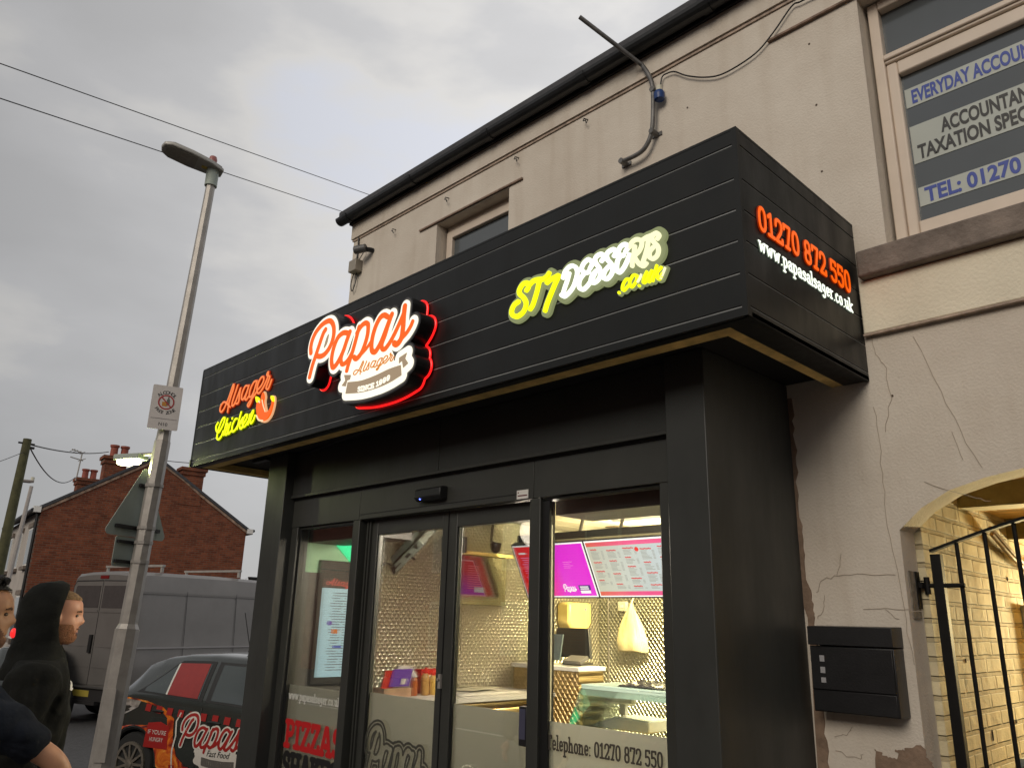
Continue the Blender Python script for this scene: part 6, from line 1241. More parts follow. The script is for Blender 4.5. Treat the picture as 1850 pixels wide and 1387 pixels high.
# ================================================================== telegraph pole, distant lamp, wires
pt = onD(50, 793, 20.0); pbm = onD(3, 1005, 20.0); dd = (pt-pbm)/(pt[2]-pbm[2]); bz = -0.13
tp_ = thing('telegraph_pole', tuple(pbm+dd*(bz-pbm[2])), 'leaning greenish timber telegraph pole at the far left', 'pole')
mb = MB(); mb.tube([pbm+dd*(bz-pbm[2]), pt], [0.13, 0.085], 12); mb.build('pole', mat('mossy_timber', (0.075, 0.072, 0.03), 0.85, noise=0.3, nscale=8, bump=0.4, bscale=30), tp_, sm=True)
mb = MB(); c = onD(48, 801, 20.0); mb.tube([c+np.array([0, -0.16, 0]), c+np.array([0, 0.16, 0])], 0.022, 6); c = onD(50, 808, 20.0); mb.tube([c+np.array([0, -.02, 0]), c+np.array([0, 0.13, 0])], 0.03, 6); mb.build('step_iron', M['blackmetal'], tp_)
la, lb_ = onD(57, 878, 24.0), onD(13, 1055, 24.0); ldv = (la-lb_)/(la[2]-lb_[2])
t = thing('street_lamp', tuple(lb_+ldv*(-0.13-lb_[2])), 'distant slim pale street lamp beside the telegraph pole', 'street lamp')
mb = MB(); mb.tube([lb_+ldv*(-0.13-lb_[2]), la], [0.075, 0.045], 8); mb.build('column', mat('pale_lamp_column', (0.40, 0.36, 0.33), 0.5, noise=0.1), t, sm=True)
ha, hb_ = onD(58, 870, 24.0), onD(29, 867, 24.0); mb = MB(); mb.obox((ha+hb_)/2, (hb_-ha)/2, (0.09, 0.03, 0), (0, 0, 0.035)); mb.build('lamp_head', mat('far_lamp_head', (0.25, 0.22, 0.2), 0.5), t, bevel=0.015)
mb = MB(); mb.tube([ha+np.array([0, 0, -0.02]), ha+np.array([0, 0, 0.12])], 0.045, 8); mb.build('photocell', cream, t)
wirem = mat('overhead_cable', (0.02, 0.02, 0.02), 0.6)
def wire(p, q, sag, r, lab):
    p = np.array(p, float); q = np.array(q, float); mb = MB(); mb.tube([p+(q-p)*k/16-np.array([0, 0, sag*4*(k/16)*(1-k/16)]) for k in range(17)], r, 5)
    o = mb.build('overhead_wire', wirem, None); return tag(o, lab, 'overhead wire', 'overhead wires')
ext = lambda a, b_, k: a+(b_-a)*k
A = onD(0, 115, 9.0); B = onD(695, 362, 14.5); wire(ext(A, B, -0.8), ext(A, B, 1.15), 0.0, 0.0065, 'upper overhead wire running from the top left sky to the gutter')
A = onD(0, 178, 8.5); B = onD(650, 393, 14.5); wire(ext(A, B, -0.8), ext(A, B, 1.15), 0.0, 0.0065, 'lower overhead wire passing just behind the head of the near street lamp')
P = onD(51, 802, 20.0)
wire(P, onGw(196, 816, -0.35), 0.12, 0.016, 'overhead wire from the telegraph pole to the main brick chimney')
wire(P, onGw(136, 862, -8.0), 0.5, 0.016, 'overhead wire sagging from the telegraph pole to the rear chimney with the aerial')
wire(onGw(232, 822, -0.35), onGw(420, 838), 0.1, 0.014, 'thin overhead wire from the brick chimney towards the black fascia')
A = onD(47, 815, 20.0); wire(A, A+np.array([9.5, -7.5, -2.6]), 0.7, 0.007, 'overhead wire dropping from the telegraph pole to the left edge')
# ================================================================== houses across the road (reflected in the shop glass)
mat('far_window_frame', (0.35, 0.33, 0.30), 0.6)
t = thing('brick_house', (-6, -11.5, -0.13), 'brick terrace with white windows opposite the shop, seen only as a reflection', 'house')
mb = MB(); mb.box((-60, -17, -0.13), (30, -11, 5.4)); mb.build('wall', M['redbrick_front'], t); mb = MB(); mb.add([(-60.2, -10.8, 5.35), (30.2, -10.8, 5.35), (30.2, -14, 7.8), (-60.2, -14, 7.8), (-60.2, -17.2, 5.35), (30.2, -17.2, 5.35)], [(0,1,2,3), (3,2,5,4), (1,5,2), (0,3,4)]); mb.build('roof', M['slate'], t)
for k in range(9):
    x = -20+k*3.3
    for z0_, z1_ in ((3.2, 4.6), (0.8, 2.3)):
        mb = MB(); mb.box((x-0.6, -10.998, z0_), (x+0.6, -10.94, z1_)); w_ = mb.build('window', bpy.data.materials['far_window_frame'], t); mb = MB(); mb.box((x-0.52, -10.938, z0_+0.08), (x+0.52, -10.93, z1_-0.08)); mb.build('pane', M['winglass'], w_)
# ================================================================== vehicles
tyre = mat('tyre_rubber', (0.012, 0.012, 0.012), 0.8); alloy = mat('alloy_wheel', (0.28, 0.25, 0.21), 0.4, 0.7, noise=0.3, nscale=30); hub_d = mat('brake_dark', (0.02, 0.018, 0.016), 0.8)
def wheel(parent, x, y, r, w, side, spokes=12, zc=None):
    zc = r if zc is None else zc
    mb = MB(); mb.lathe([(r*0.66, -w/2), (r*0.93, -w/2), (r, -w*0.33), (r, w*0.33), (r*0.93, w/2), (r*0.66, w/2)], (x, y, zc), 32, 'y'); wh = mb.build('wheel', tyre, parent, sm=True, local=True)
    yo = y+side*w*0.42; mb = MB(); mb.lathe([(r*0.68, -0.012), (r*0.68, 0.012), (r*0.62, 0.014)], (x, yo, zc), 32, 'y')
    ring = MB(); n = 32
    for i in range(n):
        a, b_ = 2*PI*i/n, 2*PI*(i+1)/n; ring.prism([(r*0.70*math.cos(a), r*0.70*math.sin(a)), (r*0.70*math.cos(b_), r*0.70*math.sin(b_)), (r*0.60*math.cos(b_), r*0.60*math.sin(b_)), (r*0.60*math.cos(a), r*0.60*math.sin(a))], 0.0, 0.02, lambda u, v, q: (x+u, yo+side*(0.016+q), zc+v))
    for i in range(spokes):
        a = 2*PI*i/spokes; d = np.array([math.cos(a), math.sin(a)]); q = np.array([-d[1], d[0]]); P_ = [d*r*0.12+q*r*0.05, d*r*0.61+q*r*0.03, d*r*0.61-q*r*0.03, d*r*0.12-q*r*0.05]
        ring.prism([tuple(p) for p in P_], 0.004, 0.018, lambda u, v, w_: (x+u, yo+side*(0.016+w_), zc+v))
    ring.lathe([(r*0.13, 0), (r*0.13, side*0.04), (r*0.06, side*0.045)], (x, yo, zc), 16, 'y')
    back = MB(); back.lathe([(r*0.67, 0), (r*0.67, side*0.006)], (x, yo, zc), 24, 'y'); back.build('brake', hub_d, wh, local=True); ring.build('rim', alloy, wh, local=True)
    return wh
def loft(stations, name, m, parent, ang=30, cap=True):
    """stations: list of lists of (x,y,z), same count each"""
    n = len(stations[0]); mb = MB(); vs = [p for s_ in stations for p in s_]; fs = []
    for j in range(len(stations)-1):
        for i in range(n-1): fs.append((j*n+i, j*n+i+1, (j+1)*n+i+1, (j+1)*n+i))
    if cap: fs += [tuple(range(n))[::-1], tuple((len(stations)-1)*n+i for i in range(n))]
    mb.add(vs, fs); o = mb.build(name, m, parent, local=True, sm=True, ang=ang); return o
# ---------------------------------------------------------------- panel van
vh = math.radians(180-74)           # heading, turned into the side road
vp = mat('dusty_grey_van_paint', (0.172, 0.160, 0.150), 0.42, 0.25, noise=0.10, nscale=1.6, coat=0.25)
vdir = np.array([math.cos(vh), math.sin(vh), 0]); vsd = np.array([-vdir[1], vdir[0], 0])       # local +X, +Y (left)
# rear right corner sits on the ray of px 243, rear left on px 133
def van_pos():
    best = None
    for D in np.linspace(9, 16, 141):
        c = onD(245, 1100, D); l = c+vsd*2.02; v = l-CAM; px = 925+FPX*(v@CR)/(v@_f)
        if best is None or abs(px-128) < best[0]: best = (abs(px-128), D, c)
    return best[1], best[2]
Dv, cR = van_pos(); VO = cR+vsd*1.01; VO[2] = -0.13
_gz = onD(165, 1338, Dv)
van = thing('panel_van', tuple(VO), 'dusty grey high-roof panel van parked in the side road, seen from its rear corner', 'van', rz=vh); van.scale = (1, 1, 1.03)
def vsec(x, hw, z0, zt, k=1.0, wtop=0.86):
    pts = []
    prof = [(hw*0.96, z0), (hw, z0+0.18), (hw*1.01, 1.05), (hw*0.985, 1.18), (hw*0.965, 1.55), (hw*0.93, 2.05), (hw*wtop*1.03, zt-0.18), (hw*wtop, zt-0.07), (hw*(wtop-0.07), zt-0.02), (hw*0.4, zt+0.01), (0, zt+0.015)]
    for y, z in prof: pts.append((x, -y, z))
    for y, z in prof[::-1][1:]: pts.append((x, y, z))
    return pts
sts = [vsec(0.0, 0.985, 0.42, 2.44), vsec(0.04, 1.005, 0.40, 2.49), vsec(0.3, 1.02, 0.38, 2.52), vsec(2.2, 1.025, 0.38, 2.53), vsec(3.9, 1.02, 0.38, 2.50), vsec(4.3, 1.015, 0.38, 2.38, wtop=0.84), vsec(4.62, 1.01, 0.38, 1.9, wtop=0.82), vsec(4.9, 1.0, 0.38, 1.45, wtop=0.85), vsec(5.3, 0.96, 0.38, 1.18, wtop=0.85), vsec(5.42, 0.86, 0.40, 0.95, wtop=0.85)]
for s_ in sts[-4:]:
    for i, (x, y, z) in enumerate(s_): s_[i] = (x, y, min(z, max(p[2] for p in [s_[10]])))
vb = loft(sts, 'body', vp, van, 28)
V = lambda nm, m, fn, par=van: (lambda mb: (fn(mb), mb.build(nm, m, par, local=True))[1])(MB())
V('rear_bumper', mat('black_bumper_plastic', (0.02, 0.018, 0.018), 0.6), lambda mb: (mb.box((-0.13, -1.0, 0.36), (0.03, 1.0, 0.56)), mb.box((-0.16, -0.5, 0.30), (0.0, 0.5, 0.36))))
V('rear_step', mat('step_metal', (0.10, 0.095, 0.09), 0.5, 0.5), lambda mb: mb.box((-0.17, -0.95, 0.562), (-0.02, 0.95, 0.58)))
# rear doors: two leaves with upper recessed windows, seams and handle
for s_, nm in ((1, 'left'), (-1, 'right')):
    d = V('rear_door', vp, lambda mb: mb.prism([(s_*0.008, 0.60), (s_*0.90, 0.62), (s_*0.915, 1.2), (s_*0.86, 2.25), (s_*0.80, 2.33), (s_*0.008, 2.34)], -0.012, 0.0, lambda u, v, w: (w, u, v)))
    V('window', mat('van_rear_panel_glass', (0.07, 0.065, 0.065), 0.12, noise=0.1), lambda mb: mb.prism([(s_*0.05, 1.88), (s_*0.80, 1.88), (s_*0.785, 2.22), (s_*0.76, 2.26), (s_*0.05, 2.26)], -0.018, -0.0125, lambda u, v, w: (w, u, v)), d)
    V('ridge', vp, lambda mb: mb.box((-0.022, s_*0.04, 1.80), (-0.0125, s_*0.83, 1.84)), d)
    V('swage', vp, lambda mb: (mb.box((-0.020, s_*0.05, 1.22), (-0.0125, s_*0.86, 1.235)), mb.box((-0.018, s_*0.05, 0.88), (-0.0125, s_*0.86, 0.89))), d)
V('number_plate', mat('grubby_yellow_plate', (0.38, 0.30, 0.05), 0.5), lambda mb: mb.box((-0.134, -0.27, 0.42), (-0.1305, 0.27, 0.52)))
for s_ in (1, -1): V('door_gap', M['seal'], lambda mb: mb.tube([(-0.006, s_*0.906, 0.62), (-0.006, s_*0.922, 1.2), (-0.006, s_*0.868, 2.26), (-0.006, s_*0.80, 2.345), (-0.006, s_*0.02, 2.352)], 0.008, 5))
V('door_gap', M['seal'], lambda mb: mb.box((-0.014, -0.006, 0.6), (-0.002, 0.006, 2.34)))
for s_ in (1, -1):
    for z_ in (0.8, 1.5, 2.1): V('hinge', M['seal'], lambda mb: mb.box((-0.02, s_*0.90-0.03, z_), (-0.001, s_*0.90+0.03, z_+0.05)))
V('door_handle', M['seal'], lambda mb: mb.box((-0.045, 0.04, 1.12), (-0.0125, 0.12, 1.42)))
V('brake_light', mat('dim_red_lens', (0.16, 0.015, 0.015), 0.25), lambda mb: mb.box((-0.012, -0.12, 2.385), (0.01, 0.12, 2.44)))
red_on = emat('lit_red_lens', (1.0, 0.02, 0.01), 1.6)
for s_ in (1, -1):
    tl = V('tail_light', mat('red_lens', (0.13, 0.008, 0.008), 0.25), lambda mb: mb.box((-0.016, s_*0.925, 0.85), (0.02, s_*1.005, 1.28)))
    V('lamp', red_on, lambda mb: mb.box((-0.02, s_*0.935, 0.87), (-0.0165, s_*0.985, 0.92)), tl)
seam = mat('dark_panel_seam', (0.03, 0.027, 0.027), 0.7)
def side_y(z): return 1.032-0.095*max(0, (z-1.15)/1.2)
for xx in (1.1, 2.3, 3.4):
    V('panel_seam', seam, lambda mb: mb.add([(xx, -side_y(z)-0.0, z) for z in (0.5, 1.1, 1.6, 2.2)]+[(xx+0.012, -side_y(z)-0.0, z) for z in (0.5, 1.1, 1.6, 2.2)]+[(xx, -side_y(z)-0.004, z) for z in (0.5, 1.1, 1.6, 2.2)]+[(xx+0.012, -side_y(z)-0.004, z) for z in (0.5, 1.1, 1.6, 2.2)], [(8,9,13,12), (9,10,14,13), (10,11,15,14)]))
V('side_moulding', mat('pale_moulding', (0.36, 0.34, 0.34), 0.4), lambda mb: mb.box((0.1, -1.046, 1.215), (4.4, -1.02, 1.24)))
V('side_rail', vp, lambda mb: mb.box((0.06, -0.955, 2.13), (4.2, -0.925, 2.17)))
V('lower_cladding', bpy.data.materials['black_bumper_plastic'], lambda mb: mb.box((0.02, -1.045, 0.36), (4.6, -1.005, 0.60)))
V('roof_bar', M['steel'], lambda mb: (mb.box((0.55, -0.85, 2.62), (0.61, 0.85, 2.66)), mb.box((0.56, -0.83, 2.52), (0.60, -0.78, 2.62)), mb.box((0.56, 0.78, 2.52), (0.60, 0.83, 2.62))))
V('roof_bar', M['steel'], lambda mb: (mb.box((2.4, -0.85, 2.64), (2.46, 0.85, 2.68)), mb.box((2.41, -0.83, 2.53), (2.45, -0.78, 2.64)), mb.box((2.41, 0.78, 2.53), (2.45, 0.83, 2.64))))
V('aerial_fin', M['seal'], lambda mb: mb.prism([(0, 2.66), (0.07, 2.66), (0.02, 2.92), (0.0, 2.92)], -0.02, 0.02, lambda u, v, w: (0.56+w, 0.35+u, v)))
for x, s_ in ((0.95, -1), (0.95, 1), (4.65, -1), (4.65, 1)): wheel(van, x, s_*0.88, 0.34, 0.22, s_, 8)
# ---------------------------------------------------------------- liveried hatchback
ch_ = math.radians(20)
cdir = np.array([math.cos(ch_), math.sin(ch_), 0]); csd = np.array([-cdir[1], cdir[0], 0])
RW = onD(240, 1345, 10.15); RW[2] = -0.13      # rear right wheel contact
CO = RW+csd*0.84-cdir*0.62; CO[2] = -0.13      # origin: rear centre line
cpaint = mat('dark_grey_car_paint', (0.035, 0.04, 0.036), 0.25, 0.3, coat=0.8, noise=0.1)
car = thing('parked_car', tuple(CO), 'black liveried hatchback with a red Papas logo and flames, parked beside the shop', 'car', rz=ch_)
LC = 3.95
# side outline: belt height, roof height and half widths along the length
X_ = [0.0, 0.08, 0.25, 0.45, 0.70, 1.0, 1.4, 1.9, 2.3, 2.6, 2.85, 3.2, 3.6, 3.85, 3.95]
belt = [0.78, 0.92, 1.00, 1.02, 1.01, 0.99, 0.97, 0.95, 0.93, 0.92, 0.91, 0.87, 0.80, 0.70, 0.60]
roof = [0.80, 0.96, 1.18, 1.34, 1.41, 1.445, 1.46, 1.45, 1.40, 1.27, 1.08, 0.92, 0.84, 0.73, 0.62]
hwb = [0.70, 0.78, 0.82, 0.84, 0.85, 0.855, 0.86, 0.86, 0.855, 0.85, 0.84, 0.82, 0.77, 0.68, 0.55]
rhw = [0.52, 0.55, 0.56, 0.57, 0.585, 0.59, 0.595, 0.595, 0.59, 0.60, 0.64, 0.66, 0.60, 0.52, 0.42]
bot = [0.42, 0.34, 0.30, 0.26, 0.24, 0.23, 0.22, 0.22, 0.22, 0.22, 0.23, 0.24, 0.24, 0.28, 0.34]
ip = lambda x, a: float(np.interp(x, X_, a))
def side_lo(x, z):    # half width of the lower body
    hb, bt, bl = ip(x, hwb), ip(x, bot), ip(x, belt); t_ = (z-bt)/(bl-bt); return hb*(0.955+0.055*math.sin(PI*min(1, max(0, t_))**0.8*0.98)-0.02*max(0, t_)**3)
def side_hi(x, t_):   # greenhouse surface
    hb, rh, bl, rf = ip(x, hwb)*0.935, ip(x, rhw)+0.03, ip(x, belt), ip(x, roof); return hb+(rh-hb)*t_**1.15, bl+(rf-0.045-bl)*t_
WR, WX = 0.315, (0.62, 3.08)
def csec(x):
    bl, rf = ip(x, belt), ip(x, roof); pts = []; b0 = ip(x, bot)
    for wx in WX:      # wheel arch openings
        d = abs(x-wx); R_ = WR+0.055
        if d < R_: b0 = max(b0, WR+math.sqrt(R_*R_-d*d))
    for k in range(7): z = b0+(bl-b0)*k/6; pts.append((x, -side_lo(x, z), z))
    for k in range(1, 6): y, z = side_hi(x, k/5); pts.append((x, -y, z))
    rh = ip(x, rhw); pts += [(x, -rh*0.93, rf-0.012), (x, -rh*0.6, rf), (x, 0, rf+0.008)]
    return pts+[(a, -b_, c) for a, b_, c in pts[::-1][1:]]
xs_c = sorted(set([round(v, 3) for v in np.linspace(0, LC, 80)]+[wx+s_*(WR+0.055) for wx in WX for s_ in (-1, 1)]))
cb = loft([csec(x) for x in xs_c], 'body', cpaint, car, 45)
Cm = lambda nm, m, fn, par=car: (lambda mb: (fn(mb), mb.build(nm, m, par, local=True))[1])(MB())
Cm('underbody', M['seal'], lambda mb: (mb.box((0.3, -0.70, 0.2), (3.7, 0.70, 0.6))))
for wx in WX:
    for s_ in (-1, 1):
        Cm('wheel_arch', M['seal'], lambda mb: mb.tube([(wx+(WR+0.053)*math.cos(a), s_*(side_lo(wx, 0.5)-0.03), WR+(WR+0.053)*math.sin(a)) for a in np.linspace(0, PI, 14)], 0.028, 6))
        wheel(car, wx, s_*0.745, WR, 0.19, s_, 11)
cg = mat('car_window_glass', (0.035, 0.045, 0.045), 0.08, spec=0.9)
def glass_patch(xa, xb, f_lo, f_hi, nm, m, off=0.006, n=14, par=car, s_=-1):
    """patch on the greenhouse between two parameter curves of x"""
    mb = MB(); vs = []; fs = []; K = 6
    for i in range(n+1):
        x = xa+(xb-xa)*i/n
        for k in range(K+1):
            t_ = f_lo(x)+(f_hi(x)-f_lo(x))*k/K; y, z = side_hi(x, t_); vs.append((x, s_*(y+off), z))
    for i in range(n):
        for k in range(K): a = i*(K+1)+k; fs.append((a, a+1, a+K+2, a+K+1))
    mb.add(vs, fs); return mb.build(nm, m, par, local=True, sm=True)
top1 = lambda x: min(0.93, 0.04+1.9*max(0, (x-0.50)))
front_top = lambda x: min(0.93, max(0.05, (2.78-x)*1.25)) if x > 2.05 else 0.93
for s_ in (-1, 1):
    a = glass_patch(0.50, 1.50, lambda x: 0.04, top1, 'rear_side_window', M['seal'], 0.004, s_=s_); glass_patch(0.62, 1.45, lambda x: 0.09, lambda x: max(0.1, top1(x)-0.06), 'pane', cg, 0.008, par=a, s_=s_)
    b_ = glass_patch(1.55, 2.74, lambda x: 0.04, front_top, 'front_side_window', M['seal'], 0.004, s_=s_); glass_patch(1.62, 2.62, lambda x: 0.09, lambda x: max(0.1, front_top(x)-0.06), 'pane', cg, 0.008, par=b_, s_=s_)
    if s_ == -1:
        rw, fw_ = a, b_
glass_patch(0.98, 1.43, lambda x: 0.09+0.0*x, lambda x: max(0.1, top1(x)-0.06), 'window_sticker', mat('red_window_vinyl', (0.27, 0.022, 0.018), 0.35, noise=0.12), 0.011, par=rw)
glass_patch(0.955, 0.98, lambda x: 0.09+0.0*x, lambda x: max(0.1, top1(x)-0.06), 'sticker_edge', palev, 0.012, par=rw)
def onroof(x, y, dz=0.006): rf = ip(x, roof); rh = ip(x, rhw); return rf+0.008-0.02*abs(y/rh)**3+dz
V2 = MB(); 
Cm('windscreen', cg, lambda mb: mb.add([(2.36+dx*0.52, y, onroof(2.36+dx*0.52, y*0.95, 0.008)) for dx in np.linspace(0, 1, 6) for y in np.linspace(-0.55, 0.55, 5)], [(i*5+j, i*5+j+1, (i+1)*5+j+1, (i+1)*5+j) for i in range(5) for j in range(4)]))
Cm('rear_window', cg, lambda mb: mb.add([(0.10+dx*0.34, y, onroof(0.10+dx*0.34, y*0.95, 0.008)) for dx in np.linspace(0, 1, 5) for y in np.linspace(-0.48, 0.48, 5)], [(i*5+j, i*5+j+1, (i+1)*5+j+1, (i+1)*5+j) for i in range(4) for j in range(4)]))
Cm('roof_aerial', M['seal'], lambda mb: (mb.tube([(1.35, 0.0, 1.465), (1.20, 0.0, 1.90)], 0.005, 5), mb.ell((1.35, 0, 1.468), (0.035, 0.02, 0.015), 10, 6)))
# mirror
mr = Cm('wing_mirror', cpaint, lambda mb: mb.ell((2.42, -1.02, 1.02), (0.085, 0.135, 0.082), 18, 12)); smooth(mr)
Cm('mirror_base', M['seal'], lambda mb: (mb.ell((2.40, -1.0, 0.955), (0.075, 0.12, 0.03), 14, 8), mb.box((2.40, -0.93, 0.94), (2.47, -0.80, 0.98))), mr)
# decals follow the lower body surface
def SD(u, v, w): return (u, -(side_lo(u, v)+0.004+w), v)
def decal(poly, col, nm, par=car, w=0.0, rough=0.35):
    P_ = []
    for i in range(len(poly)):
        a, b_ = np.array(poly[i]), np.array(poly[(i+1) % len(poly)]); n = max(1, int(np.linalg.norm(b_-a)/0.06)); P_ += [tuple(a+(b_-a)*k/n) for k in range(n)]
    return loops_mesh([P_], w, w+0.0015, lambda u, v, q: SD(u, v, q), nm, col, par, True)

cred = mat('livery_red', (0.32, 0.016, 0.014), 0.35); cwht = mat('livery_white', (0.62, 0.58, 0.54), 0.35); cblk = mat('livery_black', (0.012, 0.012, 0.012), 0.3)
flame = bpy.data.materials.new('livery_flames'); flame.use_nodes = True; _t = flame.node_tree; _b = _t.nodes['Principled BSDF']; _b.inputs['Roughness'].default_value = 0.3; _b.inputs['Coat Weight'].default_value = 0.6
_c = _t.nodes.new('ShaderNodeTexCoord'); _n = _t.nodes.new('ShaderNodeTexNoise'); _n.inputs['Scale'].default_value = 4.5; _n.inputs['Detail'].default_value = 7; _n.inputs['Distortion'].default_value = 1.6; _t.links.new(_c.outputs['Object'], _n.inputs[0])
_r = _t.nodes.new('ShaderNodeValToRGB'); _cr = _r.color_ramp; _cr.elements[0].position = 0.34; _cr.elements[0].color = (0.03, 0.008, 0.004, 1); _cr.elements[1].position = 0.72; _cr.elements[1].color = (0.95, 0.55, 0.16, 1)
for p_, c_ in ((0.44, (0.30, 0.02, 0.008, 1)), (0.52, (0.60, 0.10, 0.01, 1)), (0.60, (0.75, 0.22, 0.02, 1))): _e = _cr.elements.new(p_); _e.color = c_
_t.links.new(_n.outputs[0], _r.inputs[0]); _t.links.new(_r.outputs[0], _b.inputs['Base Color'])
def around_arch(x0, x1, z0, z1, R_=0.375):
    P_ = [(x0, z0)]; 
    a0 = math.acos(max(-1, min(1, (x0-WX[0])/R_))) if abs(x0-WX[0]) < R_ else PI
    arc = [(WX[0]+R_*math.cos(a), WR+R_*math.sin(a)) for a in np.linspace(PI, 0.15, 14)]; arc = [q for q in arc if q[0] > x0 and q[1] > z0]
    return arc
# flames over the rear quarter and rear door
decal([(0.09, 0.50), (0.14, 0.42)] + [(WX[0]+0.385*math.cos(a), WR+0.385*math.sin(a)) for a in np.linspace(PI*0.93, 0.02, 14)] + [(1.05, 0.29), (1.48, 0.27), (1.44, 0.36), (1.30, 0.45), (1.22, 0.62), (1.18, 0.80), (0.98, 0.90), (0.7, 0.95), (0.4, 0.97), (0.20, 0.92), (0.12, 0.80)], flame, 'flame_graphic')
decal([(0.13, 0.78), (0.2, 0.86), (0.33, 0.955), (0.62, 0.945), (0.60, 0.88), (0.42, 0.80), (0.24, 0.70)], mat('livery_silver_splash', (0.36, 0.32, 0.29), 0.3, 0.3, noise=0.6, nscale=14), 'splash_graphic', w=0.0018)
decal([(0.80, 0.50), (1.16, 0.50), (1.14, 0.72), (1.0, 0.76), (0.82, 0.74)], cred, 'red_graphic', w=0.0018)
def SDw(w0): return lambda u, v, w: (u, -(side_lo(u, v)+0.004+w0+w), v)
text_mesh("IF YOU'RE", 0.06, lambda u, v, w: SDw(0.0055)(0.845+u, 0.635+v, 0), 'livery_lettering', cwht, car, width=0.27, local=True)
text_mesh('HUNGRY', 0.06, lambda u, v, w: SDw(0.0055)(0.885+u, 0.565+v, 0), 'livery_lettering', cwht, car, width=0.20, local=True)
# chequered strip under the side windows
for k in range(14):
    x = 0.72+k*0.165; bz = ip(x, belt)-0.055
    decal([(x, bz-0.10), (x+0.082, bz-0.102-(ip(x, belt)-ip(x+.08, belt))), (x+0.082, bz-0.03-(ip(x, belt)-ip(x+.08, belt))), (x, bz-0.03)], cred, 'chequer', w=0.0022)
for k in range(9): decal([(1.2+k*0.2, 0.30), (1.28+k*0.2, 0.30), (1.28+k*0.2, 0.36), (1.2+k*0.2, 0.36)], cred, 'chequer', w=0.0022)
decal([(1.24, 0.26), (1.255, 0.26), (1.245, 0.50), (1.27, 0.64), (1.235, 0.78), (1.27, 0.86), (1.255, 0.87), (1.215, 0.78), (1.25, 0.64), (1.225, 0.50)], cwht, 'white_line', w=0.0025)
cs_ = [([mapP(p, 1.33, 0.52, 0.84, 0.34) for p in s_], r) for s_, r in zip(pS, pR)]
rb = [(1.66, 0.395), (1.78, 0.38), (1.96, 0.375), (2.10, 0.385), (2.10, 0.465), (1.96, 0.455), (1.78, 0.46), (1.66, 0.475)]
lowbox = [(1.68, 0.47), (2.08, 0.47), (2.08, 0.60), (1.70, 0.60)]
shape([(s_, .0) for s_, r in cs_], [rb, lowbox, [(1.58, 0.43), (1.66, 0.41), (1.66, 0.50), (1.58, 0.52), (1.61, 0.475)], [(2.10, 0.41), (2.18, 0.43), (2.15, 0.475), (2.18, 0.52), (2.10, 0.50)]], 0.030, SDw(0.003), 0, 0.0012, 'logo_backing', cwht, car, cell=0.008, local=True)
shape([(s_, .0) for s_, r in cs_], [], 0.015, SDw(0.0046), 0, 0.0012, 'logo_word', cred, car, cell=0.006, local=True)
shape([], [rb], 0.0, SDw(0.0046), 0, 0.0012, 'logo_ribbon', mat('livery_grey', (0.12, 0.11, 0.10), 0.4), car, cell=0.008, local=True)
shape([([(1.69+0.38*u, 0.402+0.045*v) for u, v in p], r*0.038) for p, r in slab('SINCE 1999', 0, 0, 1.0, width=1.0, r=0.085)], [], 0.0, SDw(0.0062), 0, 0.001, 'logo_lettering', cwht, car, cell=0.004, local=True)
text_mesh('Fast Food', 0.085, lambda u, v, w: SDw(0.0065)(1.73+u, 0.487+v, 0), 'logo_lettering', cblk, car, width=0.31, shear=0.35, local=True)
Cm('door_handle', M['seal'], lambda mb: (mb.ell((1.74, -side_lo(1.74, 0.80)-0.012, 0.80), (0.10, 0.015, 0.018), 12, 6), mb.ell((0.92, -side_lo(0.92, 0.86)-0.010, 0.86), (0.09, 0.014, 0.016), 12, 6)))
Cm('door_seam', M['seal'], lambda mb: [mb.tube([SDw(0.002)(xx+dx, z, 0) for z, dx in ((0.26, 0), (0.5, 0.0), (0.75, -0.01), (0.93, -0.03))], 0.004, 5) for xx in (1.56, 2.70)])
for s_ in (-1, 1):
    Cm('tail_light', mat('tail_lens', (0.25, 0.02, 0.015), 0.2), lambda mb: mb.ell((0.14, s_*0.70, 0.86), (0.09, 0.11, 0.07), 14, 8)); Cm('headlight', M['white'], lambda mb: mb.ell((3.72, s_*0.62, 0.66), (0.14, 0.12, 0.07), 14, 8))
Cm('rear_bumper', cpaint, lambda mb: mb.tube([(0.16, -0.80, 0.42), (0.02, -0.60, 0.40), (-0.03, 0, 0.40), (0.02, 0.60, 0.40), (0.16, 0.80, 0.42)], 0.10, 10))
Cm('number_plate', mat('yellow_plate', (0.6, 0.45, 0.03), 0.5), lambda mb: mb.box((-0.145, -0.26, 0.48), (-0.135, 0.26, 0.59)))
Cm('steering_wheel', M['seal'], lambda mb: mb.tube([(2.05+0.05*math.sin(a), -0.35+0.17*math.cos(a), 1.0+0.16*math.sin(a)) for a in np.linspace(0, 2*PI, 20)], 0.015, 6))
# ================================================================== people
def skin_mesh(nodes, edges, radii, sub=2):
    me = bpy.data.meshes.new('sk'); me.from_pydata([tuple(map(float, p)) for p in nodes], edges, []); o = bpy.data.objects.new('sk', me); S.collection.objects.link(o)
    o.modifiers.new('s', 'SKIN'); 
    for i, r in enumerate(radii):
        rx, ry = r if hasattr(r, '__len__') else (r, r); me.skin_vertices[0].data[i].radius = (rx, ry); me.skin_vertices[0].data[i].use_root = (i == 0)
    o.modifiers['s'].use_smooth_shade = True
    m2 = o.modifiers.new('b', 'SUBSURF'); m2.levels = sub; m2.render_levels = sub
    dg = bpy.context.evaluated_depsgraph_get(); dg.update(); m = bpy.data.meshes.new_from_object(o.evaluated_get(dg)); v = [tuple(q.co) for q in m.vertices]; f = [tuple(p.vertices) for p in m.polygons]
    S.collection.objects.unlink(o); bpy.data.objects.remove(o); bpy.data.meshes.remove(m); return v, f
